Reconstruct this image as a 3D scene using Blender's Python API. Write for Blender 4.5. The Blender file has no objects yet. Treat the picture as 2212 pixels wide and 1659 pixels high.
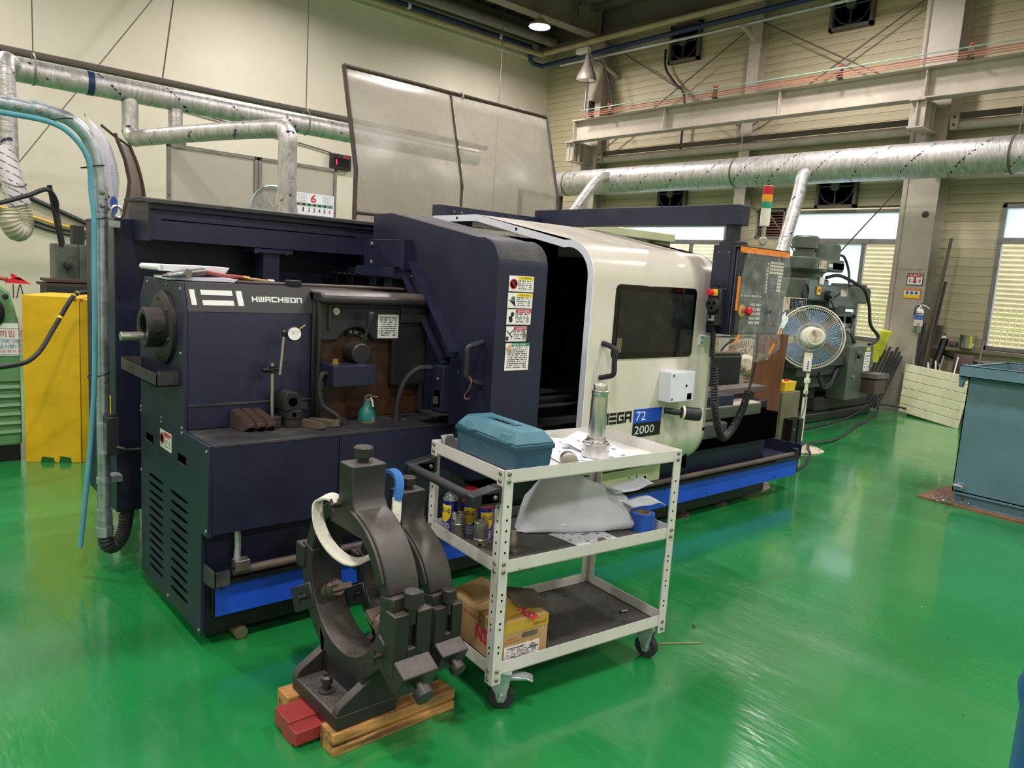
import bpy, bmesh, math, random
from mathutils import Vector, Matrix
R = math.radians
rnd = random.Random(11)
sc = bpy.context.scene
col = sc.collection

# ---------------------------------------------------------------- camera
cd = bpy.data.cameras.new('camera'); cam = bpy.data.objects.new('camera', cd); col.objects.link(cam)
cd.sensor_fit = 'HORIZONTAL'; cd.sensor_width = 36.0; cd.lens = 1630.762 / 2212 * 36.0
cd.clip_start = .05; cd.clip_end = 200
def aim(o, loc, yaw, pit, rol):
    fw = Vector((math.sin(yaw)*math.cos(pit), math.cos(yaw)*math.cos(pit), -math.sin(pit)))
    r = Vector((math.cos(yaw), -math.sin(yaw), 0)); u = r.cross(fw)
    r2 = math.cos(rol)*r + math.sin(rol)*u; u2 = -math.sin(rol)*r + math.cos(rol)*u
    m = Matrix((r2, u2, -fw)).transposed().to_4x4(); m.translation = loc; o.matrix_world = m
aim(cam, Vector((0, 0, 1.6)), R(41.5899), R(8.2006), R(3.7313))
sc.camera = cam

# ---------------------------------------------------------------- view, sky, lamps of the hall
sc.view_settings.view_transform = 'Standard'
try: sc.view_settings.look = 'None'
except Exception: pass
sc.view_settings.gamma = 1; sc.view_settings.use_curve_mapping = False
sc.view_settings.exposure = 0.0
w = bpy.data.worlds.new('sky'); sc.world = w; w.use_nodes = True
bg = w.node_tree.nodes['Background']; bg.inputs[0].default_value = (.80, .90, 1.0, 1); bg.inputs[1].default_value = 5.2
LAMP_W = 126
LAMP_XY = [(x, y) for x in (-4.5, .2, 4.9, 9.6) for y in (-4.6, .5, 5.6, 10.7)]

# ---------------------------------------------------------------- materials
def lin(c): 
    c = c/255.0
    return c/12.92 if c <= .04045 else ((c+.055)/1.055)**2.4
def rgb(c, k=1.0): return (lin(c[0])*k, lin(c[1])*k, lin(c[2])*k, 1)
MATS = {}
def newmat(name):
    m = bpy.data.materials.new(name); m.use_nodes = True
    nt = m.node_tree; b = nt.nodes['Principled BSDF']
    MATS[name] = m
    return m, nt, b
def nd(nt, t, **kw):
    n = nt.nodes.new(t)
    for k, v in kw.items(): setattr(n, k, v)
    return n
def lk(nt, a, b): nt.links.new(a, b)
def math_(nt, op, a, b=None, c=None):
    n = nd(nt, 'ShaderNodeMath', operation=op)
    for i, x in enumerate((a, b, c)):
        if x is None: continue
        if isinstance(x, (int, float)): n.inputs[i].default_value = x
        else: lk(nt, x, n.inputs[i])
    return n.outputs[0]
def noise(nt, scale, detail=3, rough=.55, vec=None, dist=0):
    n = nd(nt, 'ShaderNodeTexNoise'); n.inputs['Scale'].default_value = scale; n.inputs['Detail'].default_value = detail
    n.inputs['Roughness'].default_value = rough; n.inputs['Distortion'].default_value = dist
    if vec is not None: lk(nt, vec, n.inputs['Vector'])
    return n.outputs['Fac']
def ramp(nt, fac, a, b):
    n = nd(nt, 'ShaderNodeMapRange'); n.inputs['From Min'].default_value = a; n.inputs['From Max'].default_value = b
    lk(nt, fac, n.inputs['Value']); return n.outputs['Result']
def mixc(nt, fac, a, b):
    n = nd(nt, 'ShaderNodeMix', data_type='RGBA')
    if isinstance(fac, (int, float)): n.inputs['Factor'].default_value = fac
    else: lk(nt, fac, n.inputs['Factor'])
    for k, x in (('A', a), ('B', b)):
        i = [s for s in n.inputs if s.name == k and s.type == 'RGBA'][0]
        if isinstance(x, tuple): i.default_value = x
        else: lk(nt, x, i)
    return [s for s in n.outputs if s.type == 'RGBA'][0]
def objvec(nt, scale=(1, 1, 1), kind='Object', rot=(0, 0, 0)):
    tc = nd(nt, 'ShaderNodeTexCoord'); mp = nd(nt, 'ShaderNodeMapping')
    mp.inputs['Scale'].default_value = scale; mp.inputs['Rotation'].default_value = rot
    lk(nt, tc.outputs[kind], mp.inputs['Vector']); return mp.outputs['Vector']
def bump(nt, b, h, strength, dist=.01):
    n = nd(nt, 'ShaderNodeBump'); n.inputs['Strength'].default_value = strength; n.inputs['Distance'].default_value = dist
    lk(nt, h, n.inputs['Height']); lk(nt, n.outputs['Normal'], b.inputs['Normal'])
def M(name, c, rough=.5, metal=0.0, var=.12, vs=5.0, stretch=(1, 1, 1), dirt=None, ds=8, dthr=(.55, .7), bmp=0, bs=60, coat=0, trans=0, alpha=1, emit=None, es=1, spec=None, c2=None, rv=.08, dust=None, da=.6):
    """a painted / plain surface: colour with slow variation, optional dirt of its own shape and fine relief"""
    m, nt, b = newmat(name)
    v = objvec(nt, stretch)
    n1 = noise(nt, vs, 4, .6, v)
    hi = c2 if c2 else tuple(min(255, x*(1+var)+2) for x in c)
    lo = tuple(x*(1-var) for x in c) if not c2 else c
    cc = mixc(nt, ramp(nt, n1, .3, .7), rgb(lo), rgb(hi))
    if dirt:
        n2 = noise(nt, ds, 6, .68, v)
        cc = mixc(nt, ramp(nt, n2, *dthr), cc, rgb(dirt))
    if dust:   # settled dust on faces that look up
        g = nd(nt, 'ShaderNodeNewGeometry'); s_ = nd(nt, 'ShaderNodeSeparateXYZ'); lk(nt, g.outputs['Normal'], s_.inputs[0])
        cc = mixc(nt, math_(nt, 'MULTIPLY', math_(nt, 'MULTIPLY', ramp(nt, s_.outputs[2], .15, .9), da), ramp(nt, noise(nt, 7, 5, .65, v), .2, .6)), cc, rgb(dust))
    lk(nt, cc, b.inputs['Base Color'])
    if rv: lk(nt, ramp2(nt, n1, rough-rv, rough+rv), b.inputs['Roughness'])
    else: b.inputs['Roughness'].default_value = rough
    b.inputs['Metallic'].default_value = metal
    if coat: b.inputs['Coat Weight'].default_value = coat; b.inputs['Coat Roughness'].default_value = .12
    if trans: b.inputs['Transmission Weight'].default_value = trans
    if alpha < 1: b.inputs['Alpha'].default_value = alpha
    if spec is not None: b.inputs['Specular IOR Level'].default_value = spec
    if emit: b.inputs['Emission Color'].default_value = rgb(emit); b.inputs['Emission Strength'].default_value = es
    if bmp: bump(nt, b, noise(nt, bs, 4, .6, v), bmp)
    return m
def ramp2(nt, fac, lo, hi):
    n = nd(nt, 'ShaderNodeMapRange'); n.inputs['To Min'].default_value = max(0, lo); n.inputs['To Max'].default_value = hi
    n.inputs['From Min'].default_value = .3; n.inputs['From Max'].default_value = .7
    lk(nt, fac, n.inputs['Value']); return n.outputs['Result']
def FP(name, base, ink, rows=12, freq=26, head=None, headc=None, margin=.08, thr=.46):
    """flat print: rows of small illegible words on a plate (UV), with an optional coloured header band"""
    m, nt, b = newmat(name)
    tc = nd(nt, 'ShaderNodeTexCoord'); s = nd(nt, 'ShaderNodeSeparateXYZ'); lk(nt, tc.outputs['UV'], s.inputs[0])
    u, v = s.outputs[0], s.outputs[1]
    rv = math_(nt, 'MULTIPLY', v, rows); fr = math_(nt, 'FRACT', rv); row = math_(nt, 'FLOOR', rv)
    cb = nd(nt, 'ShaderNodeCombineXYZ'); lk(nt, math_(nt, 'MULTIPLY', u, freq), cb.inputs[0]); lk(nt, math_(nt, 'MULTIPLY', row, 7.31), cb.inputs[1])
    nz = noise(nt, 1.0, 2, .7, cb.outputs[0])
    ink_ = math_(nt, 'MULTIPLY', math_(nt, 'GREATER_THAN', nz, thr), math_(nt, 'LESS_THAN', math_(nt, 'ABSOLUTE', math_(nt, 'SUBTRACT', fr, .5)), .27))
    inside = math_(nt, 'MULTIPLY', math_(nt, 'LESS_THAN', math_(nt, 'ABSOLUTE', math_(nt, 'SUBTRACT', u, .5)), .5-margin),
                   math_(nt, 'LESS_THAN', math_(nt, 'ABSOLUTE', math_(nt, 'SUBTRACT', v, .5)), .5-margin))
    cc = mixc(nt, math_(nt, 'MULTIPLY', ink_, inside), rgb(base), rgb(ink))
    if head: cc = mixc(nt, math_(nt, 'GREATER_THAN', v, 1-head), cc, rgb(headc))
    lk(nt, cc, b.inputs['Base Color']); b.inputs['Roughness'].default_value = .5
    return m

# floor: glossy green epoxy, slightly wavy, with worn streaks
m, nt, b = newmat('green_epoxy')
v = objvec(nt); n1 = noise(nt, .55, 5, .6, v); n2 = noise(nt, 3.2, 5, .65, objvec(nt, (1, .35, 1), rot=(0, 0, .5))); n3 = noise(nt, 60, 3, .5, v)
cc = mixc(nt, ramp(nt, n1, .3, .7), rgb((20, 116, 52)), rgb((38, 138, 72)))
cc = mixc(nt, math_(nt, 'MULTIPLY', ramp(nt, n2, .56, .78), .35), cc, rgb((66, 146, 92)))
cc = mixc(nt, math_(nt, 'MULTIPLY', ramp(nt, n3, .70, .76), .5), cc, rgb((20, 60, 36)))
lk(nt, cc, b.inputs['Base Color'])
b.inputs['Roughness'].default_value = .30
lk(nt, ramp2(nt, n2, .14, .28), b.inputs['Roughness'])
b.inputs['Specular IOR Level'].default_value = .5
b.inputs['Coat Weight'].default_value = .6; b.inputs['Coat Roughness'].default_value = .09
bump(nt, b, math_(nt, 'ADD', noise(nt, 1.6, 2, .5, v), math_(nt, 'MULTIPLY', noise(nt, 12, 3, .6, objvec(nt, (1, .3, 1), rot=(0, 0, -.35))), .40)), .20, .05)

# plaster wall
m, nt, b = newmat('cream_plaster')
v = objvec(nt); n1 = noise(nt, .5, 5, .6, v); n2 = noise(nt, 22, 4, .7, v)
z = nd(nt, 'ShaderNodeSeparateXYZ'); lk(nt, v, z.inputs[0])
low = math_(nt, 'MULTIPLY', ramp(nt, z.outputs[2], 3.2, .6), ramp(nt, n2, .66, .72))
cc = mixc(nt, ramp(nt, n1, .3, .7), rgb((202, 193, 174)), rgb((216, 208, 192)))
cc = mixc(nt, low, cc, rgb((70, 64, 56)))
lk(nt, cc, b.inputs['Base Color']); b.inputs['Roughness'].default_value = .75
bump(nt, b, noise(nt, 30, 3, .6, v), .08)

# foil duct: crinkled silver with seams along its length axis given by index
def foil(name, axis, c=(200, 197, 193), marks=True):
    m, nt, b = newmat(name)
    tc = nd(nt, 'ShaderNodeTexCoord'); s = nd(nt, 'ShaderNodeSeparateXYZ'); lk(nt, tc.outputs['Object'], s.inputs[0])
    a = s.outputs[axis]
    v = objvec(nt, tuple(2.2 if i == axis else .6 for i in range(3)))
    n1 = noise(nt, 9, 5, .65, objvec(nt, tuple(3.0 if i == axis else .8 for i in range(3))))
    n2 = noise(nt, 55, 3, .6, v)
    cc = mixc(nt, ramp(nt, n1, .3, .75), rgb(tuple(x*.8 for x in c)), rgb(tuple(min(255, x*1.12) for x in c)))
    if marks:
        o = [i for i in range(3) if i != axis]
        d = math_(nt, 'ADD', math_(nt, 'MULTIPLY', a, 1.0), math_(nt, 'MULTIPLY', s.outputs[o[1]], 1.15))
        band = math_(nt, 'LESS_THAN', math_(nt, 'ABSOLUTE', math_(nt, 'SUBTRACT', math_(nt, 'FRACT', math_(nt, 'MULTIPLY', d, 1.55)), .5)), .03)
        pn = nd(nt, 'ShaderNodeTexVoronoi'); pn.inputs['Scale'].default_value = 24; lk(nt, tc.outputs['Object'], pn.inputs['Vector'])
        cc = mixc(nt, math_(nt, 'MULTIPLY', band, math_(nt, 'LESS_THAN', pn.outputs['Distance'], .42)), cc, rgb((66, 60, 84)))
    lk(nt, cc, b.inputs['Base Color']); b.inputs['Metallic'].default_value = .62; b.inputs['Roughness'].default_value = .42
    bump(nt, b, math_(nt, 'ADD', n1, math_(nt, 'MULTIPLY', n2, .25)), .38, .02)
    return m
for i, a in enumerate('xyz'): foil('foil_'+a, i)

M('siding', (186, 175, 145), .6, var=.05, vs=1.2, dirt=(150, 138, 110), ds=3, dthr=(.62, .85))
M('steel_cream', (178, 168, 155), .5, var=.06, vs=2, dirt=(120, 108, 94), ds=3, dthr=(.6, .85))
M('steel_dark', (92, 84, 76), .6, var=.08, vs=2)
M('steel_mid', (124, 114, 102), .55, var=.08, vs=2)
M('deck', (104, 95, 86), .6, var=.06)
M('navy', (30, 34, 56), .42, var=.10, vs=2.2, dirt=(60, 64, 82), ds=1.7, dthr=(.58, .9), bmp=.03, bs=350, spec=.45)
M('navy_dusty', (46, 46, 52), .6, var=.14, vs=3, dirt=(112, 104, 92), ds=2.6, dthr=(.5, .85), bmp=.08, bs=260)
M('charcoal_band', (58, 56, 58), .5, var=.06)
M('casting', (34, 33, 34), .46, var=.16, vs=4, dirt=(66, 60, 54), ds=5, dthr=(.6, .9), bmp=.05, bs=180, dust=(112, 104, 98), da=.62)
M('rust_oil', (58, 38, 22), .42, var=.25, vs=3, dirt=(96, 66, 34), ds=5, dthr=(.5, .8), bmp=.03)
M('black_gloss', (10, 10, 12), .12, var=.02)
M('black', (16, 16, 18), .45, var=.1)
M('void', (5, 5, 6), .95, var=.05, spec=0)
M('black_metal', (46, 44, 44), .42, metal=.3, var=.12, bmp=.03, dust=(110, 102, 96), da=.4)
M('dark_plastic', (34, 35, 40), .45, var=.06)
M('cream_paint', (222, 216, 202), .26, var=.03, vs=1.5, coat=.3)
M('cool_white', (226, 230, 240), .35, var=.02)
M('white_paint', (226, 224, 216), .35, var=.03)
M('signal_blue', (30, 82, 210), .4, var=.05, vs=3, dirt=(26, 60, 150), ds=30, dthr=(.66, .74))
M('brown_pipe', (92, 80, 74), .5, var=.12, vs=6)
M('steel', (192, 188, 182), .34, metal=.95, var=.03, vs=3, rv=.03)
M('steel_dull', (142, 138, 132), .42, metal=.8, var=.08, vs=5, rv=.04)
M('bright_steel', (214, 211, 206), .30, metal=1, var=.02, vs=3, rv=.02)
M('galv', (176, 184, 190), .36, metal=.75, var=.10, vs=20, dirt=(128, 132, 136), ds=30, dthr=(.6, .75))
M('copper', (158, 98, 78), .45, var=.1)
M('pale_green_bar', (128, 160, 140), .5)
M('pipe_blue', (28, 52, 96), .45, var=.08)
M('pipe_beige', (176, 160, 128), .5, var=.08)
M('pipe_grey', (112, 106, 104), .5, var=.08)
M('alu_frame', (128, 126, 124), .45, metal=.4, var=.1, vs=3)

M('brown_tube', (70, 50, 44), .45, var=.12, vs=8)
M('wood', (178, 132, 74), .7, var=.2, vs=7, stretch=(.6, 6, 6), dirt=(70, 54, 38), ds=5, dthr=(.48, .68), bmp=.2, bs=40)
M('cardboard', (186, 152, 104), .75, var=.07, vs=4, dirt=(140, 108, 70), ds=6, dthr=(.62, .85))
M('cardboard_dark', (104, 92, 78), .8, var=.12, vs=6)
M('tape_brown', (140, 108, 60), .35, var=.08)
M('tape_yellow', (196, 160, 62), .35, var=.08)
M('magenta_ink', (196, 30, 74), .6)
M('oxide_red', (150, 50, 46), .5, var=.12)
M('yellow_paint', (224, 178, 16), .42, var=.06, vs=3, dirt=(190, 146, 16), ds=5, dthr=(.6, .85))
M('green_paint', (20, 84, 30), .5, var=.2)
M('machine_green', (104, 150, 104), .42, var=.07, vs=3, dirt=(70, 84, 60), ds=6, dthr=(.62, .8))
M('mill_green', (78, 88, 76), .45, var=.1, vs=3, dirt=(44, 48, 42), ds=4, dthr=(.52, .8))
M('mill_dark', (38, 42, 40), .55, var=.2, vs=4)
M('dump_blue', (92, 126, 136), .55, var=.05, vs=2, dirt=(70, 92, 98), ds=2.5, dthr=(.58, .85))
M('trolley_paint', (214, 212, 206), .45, var=.04, vs=3, dirt=(120, 108, 92), ds=46, dthr=(.66, .74))
M('rubber', (40, 40, 44), .6, var=.1)
M('rubber_grey', (92, 94, 98), .5)
M('mat_grey', (92, 88, 84), .8, var=.14, vs=5, bmp=.15, bs=90)
M('mat_dark', (66, 62, 60), .85, var=.16, vs=6, dirt=(40, 38, 36), ds=14, dthr=(.6, .7), bmp=.2, bs=120)
M('teal_plastic', (30, 78, 97), .45, var=.06, vs=5, bmp=.03, bs=200)
M('teal_lid', (66, 116, 132), .5, var=.07, vs=6, dirt=(112, 146, 154), ds=9, dthr=(.58, .8), bmp=.05, bs=160)
M('foam', (226, 230, 238), .55, var=.03, bmp=.35, bs=160, coat=.15)
M('paper', (236, 236, 244), .7, var=.02)
M('blue_tape', (40, 92, 190), .5)
M('can_blue', (26, 24, 130), .3, var=.02, coat=.5)
M('can_red', (200, 24, 36), .35, var=.03)
M('can_yellow', (250, 214, 26), .35, var=.02)
M('ink_navy', (22, 24, 120), .5)
M('ink_black', (20, 20, 22), .5)
M('ink_red', (200, 40, 50), .5)
M('ink_blue', (52, 92, 170), .5)
M('ink_white', (240, 240, 238), .45, var=.01)
M('hose_cyan', (92, 160, 182), .35, var=.06)
M('hose_red', (150, 66, 56), .5)
M('brass', (176, 140, 76), .35, metal=.8)
M('zinc_green', (150, 176, 168), .4, metal=.3, var=.08)
M('orange_tape', (236, 132, 28), .55, var=.05)
M('key_cream', (212, 204, 188), .5)
M('key_dark', (70, 72, 76), .5)
M('screen_glass', (44, 52, 46), .15)
M('red_plastic', (206, 30, 52), .3)
M('yellow_plastic', (236, 186, 40), .4)
M('amber_plastic', (232, 160, 36), .3, emit=(232, 150, 30), es=.05)
M('green_plastic', (22, 150, 110), .3)
M('fan_blade', (74, 122, 158), .3, trans=.25)
M('fan_plastic', (226, 222, 204), .4, var=.04)
M('fan_dirty', (206, 192, 170), .6, var=.05, vs=4, stretch=(1, 1, 1), dirt=(96, 84, 74), ds=14, dthr=(.5, .66))
M('sling_white', (226, 222, 206), .85, var=.05, bmp=.5, bs=140)
M('sling_blue', (50, 110, 180), .85, var=.08, bmp=.3, bs=140)
M('oil_teal', (28, 112, 104), .4, var=.15, vs=9, dirt=(150, 150, 146), ds=7, dthr=(.58, .66))
M('dark_brown', (70, 54, 48), .6, var=.15, vs=7)
M('tool_olive', (120, 110, 92), .45, metal=.5, var=.1)
M('stained_wood', (112, 74, 46), .55, var=.16, vs=4, stretch=(5, 5, .6))
M('olive_board', (108, 104, 82), .6, var=.14, vs=5)
M('panel_cream', (206, 206, 170), .6, var=.04, vs=3, dirt=(92, 88, 70), ds=5, dthr=(.62, .82))
M('swarf', (150, 148, 144), .35, metal=1, var=.2, vs=40)
M('rust_brown', (124, 84, 60), .8, var=.15, vs=8)
M('fence_yellow', (222, 228, 120), .5)
M('shed_tan', (226, 206, 160), .6, var=.05)
M('asphalt', (150, 150, 146), .9)
M('purple_grey', (132, 128, 136), .5, var=.05)
M('duct_white', (214, 208, 206), .5, var=.04, vs=5, bmp=.25, bs=20)
M('vinyl_hose', (188, 182, 160), .45, var=.05)
M('sheet_white', (206, 204, 214), .4, var=.02)
M('dirty_sheet', (122, 108, 94), .5, var=.12, vs=4, stretch=(1, 1, .3), dirt=(190, 180, 166), ds=7, dthr=(.62, .74))
M('shade_grey', (160, 150, 142), .4, metal=.5, var=.08)
M('reflector', (220, 224, 232), .15, metal=1, var=.05)
M('cable_black', (34, 34, 36), .5, var=.06)
M('led_case', (24, 24, 26), .4)
M('led_red', (220, 20, 40), .4, emit=(255, 30, 50), es=1.6)
M('lamp_glow', (255, 250, 236), .5, emit=(255, 244, 222), es=60)
M('yellow_cloth', (206, 210, 60), .6, var=.12, vs=6)
M('shelf_wood', (120, 110, 92), .6, var=.1)

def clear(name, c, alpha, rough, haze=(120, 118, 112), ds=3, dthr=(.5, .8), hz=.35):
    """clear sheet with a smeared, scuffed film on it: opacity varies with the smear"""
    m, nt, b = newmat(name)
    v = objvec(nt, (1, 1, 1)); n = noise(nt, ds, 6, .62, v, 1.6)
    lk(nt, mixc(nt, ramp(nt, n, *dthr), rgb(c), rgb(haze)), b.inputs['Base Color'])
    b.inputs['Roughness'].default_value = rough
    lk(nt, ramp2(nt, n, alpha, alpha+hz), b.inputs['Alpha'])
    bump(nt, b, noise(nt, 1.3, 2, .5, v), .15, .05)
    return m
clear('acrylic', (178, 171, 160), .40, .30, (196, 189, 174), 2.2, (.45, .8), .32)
clear('acrylic_far', (190, 184, 174), .55, .2, (190, 184, 172), 1.2, (.4, .8), .1)
clear('film', (190, 194, 196), .10, .14, (225, 228, 228), 9, (.54, .72), .22)
clear('glass', (210, 220, 220), .10, .05, (200, 205, 200), 2, (.5, .9), .05)
clear('door_glass', (30, 32, 34), .88, .12, (58, 60, 62), 3, (.5, .8), .08)
FP('print_white', (238, 236, 230), (60, 60, 62), 13, 30)
FP('print_red', (238, 236, 230), (70, 66, 66), 8, 22)
FP('print_green', (236, 236, 228), (60, 60, 60), 14, 24)
FP('print_chart', (226, 226, 222), (70, 70, 74), 11, 12)
FP('print_drawing', (240, 240, 248), (120, 122, 140), 9, 7, thr=.56)
FP('print_yellow', (240, 196, 30), (80, 60, 10), 10, 14)
FP('print_label', (238, 232, 226), (60, 54, 56), 7, 16, thr=.5)
FP('print_label2', (238, 236, 234), (50, 50, 54), 10, 9, thr=.5)
FP('print_can', (26, 24, 130), (226, 228, 240), 9, 12, thr=.52)
FP('print_foil', (210, 206, 204), (70, 72, 116), 6, 8, thr=.5)
M('print_faint', (150, 164, 200), .5)
m, nt, b = newmat('print_foil_w')
v = objvec(nt, (1, 1, 1)); s_ = nd(nt, 'ShaderNodeSeparateXYZ'); lk(nt, v, s_.inputs[0])
st_ = math_(nt, 'LESS_THAN', math_(nt, 'FRACT', math_(nt, 'MULTIPLY', math_(nt, 'ADD', s_.outputs[2], math_(nt, 'MULTIPLY', s_.outputs[0], .5)), 14)), .16)
lk(nt, mixc(nt, math_(nt, 'MULTIPLY', st_, math_(nt, 'GREATER_THAN', noise(nt, 30, 2, .5, v), .45)), rgb((214, 208, 206)), rgb((74, 78, 128))), b.inputs['Base Color']); b.inputs['Roughness'].default_value = .5
bump(nt, b, noise(nt, 30, 3, .6, v), .4)
M('drum_blue', (40, 84, 150), .35, var=.06)
FP('print_keys', (24, 28, 40), (150, 160, 180), 7, 6, thr=.5)
# frosted pane: light passes, shapes do not
m, nt, b = newmat('frost')
tr = nd(nt, 'ShaderNodeBsdfTranslucent'); gl = nd(nt, 'ShaderNodeBsdfGlossy'); gl.inputs['Roughness'].default_value = .25; mx = nd(nt, 'ShaderNodeMixShader'); mx.inputs[0].default_value = .06
v = objvec(nt); lk(nt, mixc(nt, ramp(nt, noise(nt, 1.6, 5, .6, v), .45, .85), rgb((232, 242, 246)), rgb((196, 202, 186))), tr.inputs['Color'])
lk(nt, tr.outputs[0], mx.inputs[1]); lk(nt, gl.outputs[0], mx.inputs[2]); lk(nt, mx.outputs[0], nt.nodes['Material Output'].inputs['Surface'])
# ---------------------------------------------------------------- mesh helpers
WM = {}
def ortho(d):
    d = d.normalized(); a = Vector((0, 0, 1)) if abs(d.z) < .9 else Vector((1, 0, 0))
    u = d.cross(a).normalized(); return u, d.cross(u).normalized()
class MB:
    def __init__(s): s.v = []; s.f = []
    def add(s, vs, fs):
        o = len(s.v); s.v += [Vector(p) for p in vs]; s.f += [tuple(i+o for i in f) for f in fs]; return s
    def box(s, x0, x1, y0, y1, z0, z1):
        return s.add([(x0,y0,z0),(x1,y0,z0),(x1,y1,z0),(x0,y1,z0),(x0,y0,z1),(x1,y0,z1),(x1,y1,z1),(x0,y1,z1)],
                     [(3,2,1,0),(4,5,6,7),(0,1,5,4),(1,2,6,5),(2,3,7,6),(3,0,4,7)])
    def hexa(s, lo, hi):
        """eight corners: four below (in order), four above"""
        return s.add(list(lo)+list(hi), [(3,2,1,0),(4,5,6,7),(0,1,5,4),(1,2,6,5),(2,3,7,6),(3,0,4,7)])
    def prism(s, pts, ax, a, b):
        n = len(pts)
        def P(p, t): return {'X': (t, p[0], p[1]), 'Y': (p[0], t, p[1]), 'Z': (p[0], p[1], t)}[ax]
        return s.add([P(p, a) for p in pts]+[P(p, b) for p in pts],
                     [tuple(range(n))[::-1], tuple(range(n, 2*n))]+[(i, (i+1) % n, n+(i+1) % n, n+i) for i in range(n)])
    def cyl(s, p0, p1, r, r1=None, n=16, caps=True):
        p0 = Vector(p0); p1 = Vector(p1); r1 = r if r1 is None else r1; u, v = ortho(p1-p0)
        a = [2*math.pi*i/n for i in range(n)]
        vs = [p0+r*(math.cos(t)*u+math.sin(t)*v) for t in a]+[p1+r1*(math.cos(t)*u+math.sin(t)*v) for t in a]
        fs = [(i, (i+1) % n, n+(i+1) % n, n+i) for i in range(n)]
        if caps: fs += [tuple(range(n))[::-1], tuple(range(n, 2*n))]
        return s.add(vs, fs)
    def tube(s, pts, r, n=8, caps=True, closed=False):
        pts = [Vector(p) for p in pts]; k = len(pts); rs = r if isinstance(r, (list, tuple)) else [r]*k
        T = []
        for i in range(k):
            a = pts[(i-1) % k] if (closed or i) else pts[i]; b_ = pts[(i+1) % k] if (closed or i < k-1) else pts[i]
            T.append((b_-a).normalized())
        u, v = ortho(T[0]); vs = []
        for i in range(k):
            u = (u-T[i]*u.dot(T[i])).normalized(); v = T[i].cross(u)
            vs += [pts[i]+rs[i]*(math.cos(2*math.pi*j/n)*u+math.sin(2*math.pi*j/n)*v) for j in range(n)]
        fs = [(i*n+j, i*n+(j+1) % n, (i+1) % k*n+(j+1) % n, (i+1) % k*n+j) for i in range(k if closed else k-1) for j in range(n)]
        if caps and not closed: fs += [tuple(range(n))[::-1], tuple(range((k-1)*n, k*n))]
        return s.add(vs, fs)
    def rev(s, prof, o=(0, 0, 0), ax=(0, 0, 1), n=24, ref=None):
        """profile of (radius, height) revolved about ax through o"""
        o = Vector(o); ax = Vector(ax).normalized(); u, v = ortho(ax); vs = []; fs = []; k = len(prof)
        for r, h in prof: vs += [o+ax*h+max(r, 1e-5)*(math.cos(2*math.pi*j/n)*u+math.sin(2*math.pi*j/n)*v) for j in range(n)]
        fs = [(i*n+j, i*n+(j+1) % n, (i+1)*n+(j+1) % n, (i+1)*n+j) for i in range(k-1) for j in range(n)]
        fs += [tuple(range(n))[::-1], tuple(range((k-1)*n, k*n))]
        return s.add(vs, fs)
    def sweep(s, pts, prof, up=(0, 0, 1), closed_prof=True):
        """a flat profile [(a,b)] carried along a path; a along side, b along up"""
        pts = [Vector(p) for p in pts]; k = len(pts); n = len(prof); vs = []
        for i in range(k):
            t = (pts[min(i+1, k-1)]-pts[max(i-1, 0)]).normalized(); sd = t.cross(Vector(up)).normalized(); q = sd.cross(t).normalized()
            vs += [pts[i]+sd*a+q*b_ for a, b_ in prof]
        fs = [(i*n+j, i*n+(j+1) % n, (i+1)*n+(j+1) % n, (i+1)*n+j) for i in range(k-1) for j in range(n)]
        fs += [tuple(range(n))[::-1], tuple(range((k-1)*n, k*n))]
        return s.add(vs, fs)
    def grid(s, rows, thick=0, nrm=(0, 0, 1)):
        """a sheet of points rows[i][j]; thick gives it a back"""
        a, b_ = len(rows), len(rows[0]); vs = [Vector(p) for r_ in rows for p in r_]
        fs = [(i*b_+j, i*b_+j+1, (i+1)*b_+j+1, (i+1)*b_+j) for i in range(a-1) for j in range(b_-1)]
        if thick:
            m_ = len(vs); off = Vector(nrm).normalized()*thick; vs += [p-off for p in vs]
            fs += [tuple(m_+x for x in f[::-1]) for f in fs]
            rim = [(0, j) for j in range(b_)]+[(i, b_-1) for i in range(1, a)]+[(a-1, j) for j in range(b_-2, -1, -1)]+[(i, 0) for i in range(a-2, 0, -1)]
            rim = [i*b_+j for i, j in rim]
            fs += [(rim[i], rim[(i+1) % len(rim)], m_+rim[(i+1) % len(rim)], m_+rim[i]) for i in range(len(rim))]
        return s.add(vs, fs)
    def xf(s, m_): s.v = [m_ @ p for p in s.v]; return s
    def build(s, name, mat, par=None, bev=0, seg=2, ang=38, recalc=True, flat=False):
        me = bpy.data.meshes.new(name)
        inv = WM[par.name].inverted() if par is not None else Matrix()
        me.from_pydata([tuple(inv @ p) for p in s.v], [], s.f)
        if recalc:
            bm = bmesh.new(); bm.from_mesh(me); bmesh.ops.recalc_face_normals(bm, faces=bm.faces); bm.to_mesh(me); bm.free()
        me.materials.append(MATS[mat])
        if not flat:
            me.polygons.foreach_set('use_smooth', [True]*len(me.polygons)); me.set_sharp_from_angle(angle=R(ang))
        o = bpy.data.objects.new(name, me); col.objects.link(o)
        if par is not None: o.parent = par
        WM[o.name] = WM[par.name] if par is not None else Matrix()
        if bev:
            md = o.modifiers.new('bevel', 'BEVEL'); md.width = bev; md.segments = seg; md.limit_method = 'ANGLE'; md.angle_limit = R(40); md.harden_normals = False
        return o
def thing(name, label, cat, loc=(0, 0, 0), rz=0, group=None, kind=None):
    o = bpy.data.objects.new(name, None); col.objects.link(o); o.empty_display_size = .1
    o.location = loc; o.rotation_euler = (0, 0, rz)
    WM[o.name] = Matrix.Translation(Vector(loc)) @ Matrix.Rotation(rz, 4, 'Z')
    return tag(o, label, cat, group, kind)
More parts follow.
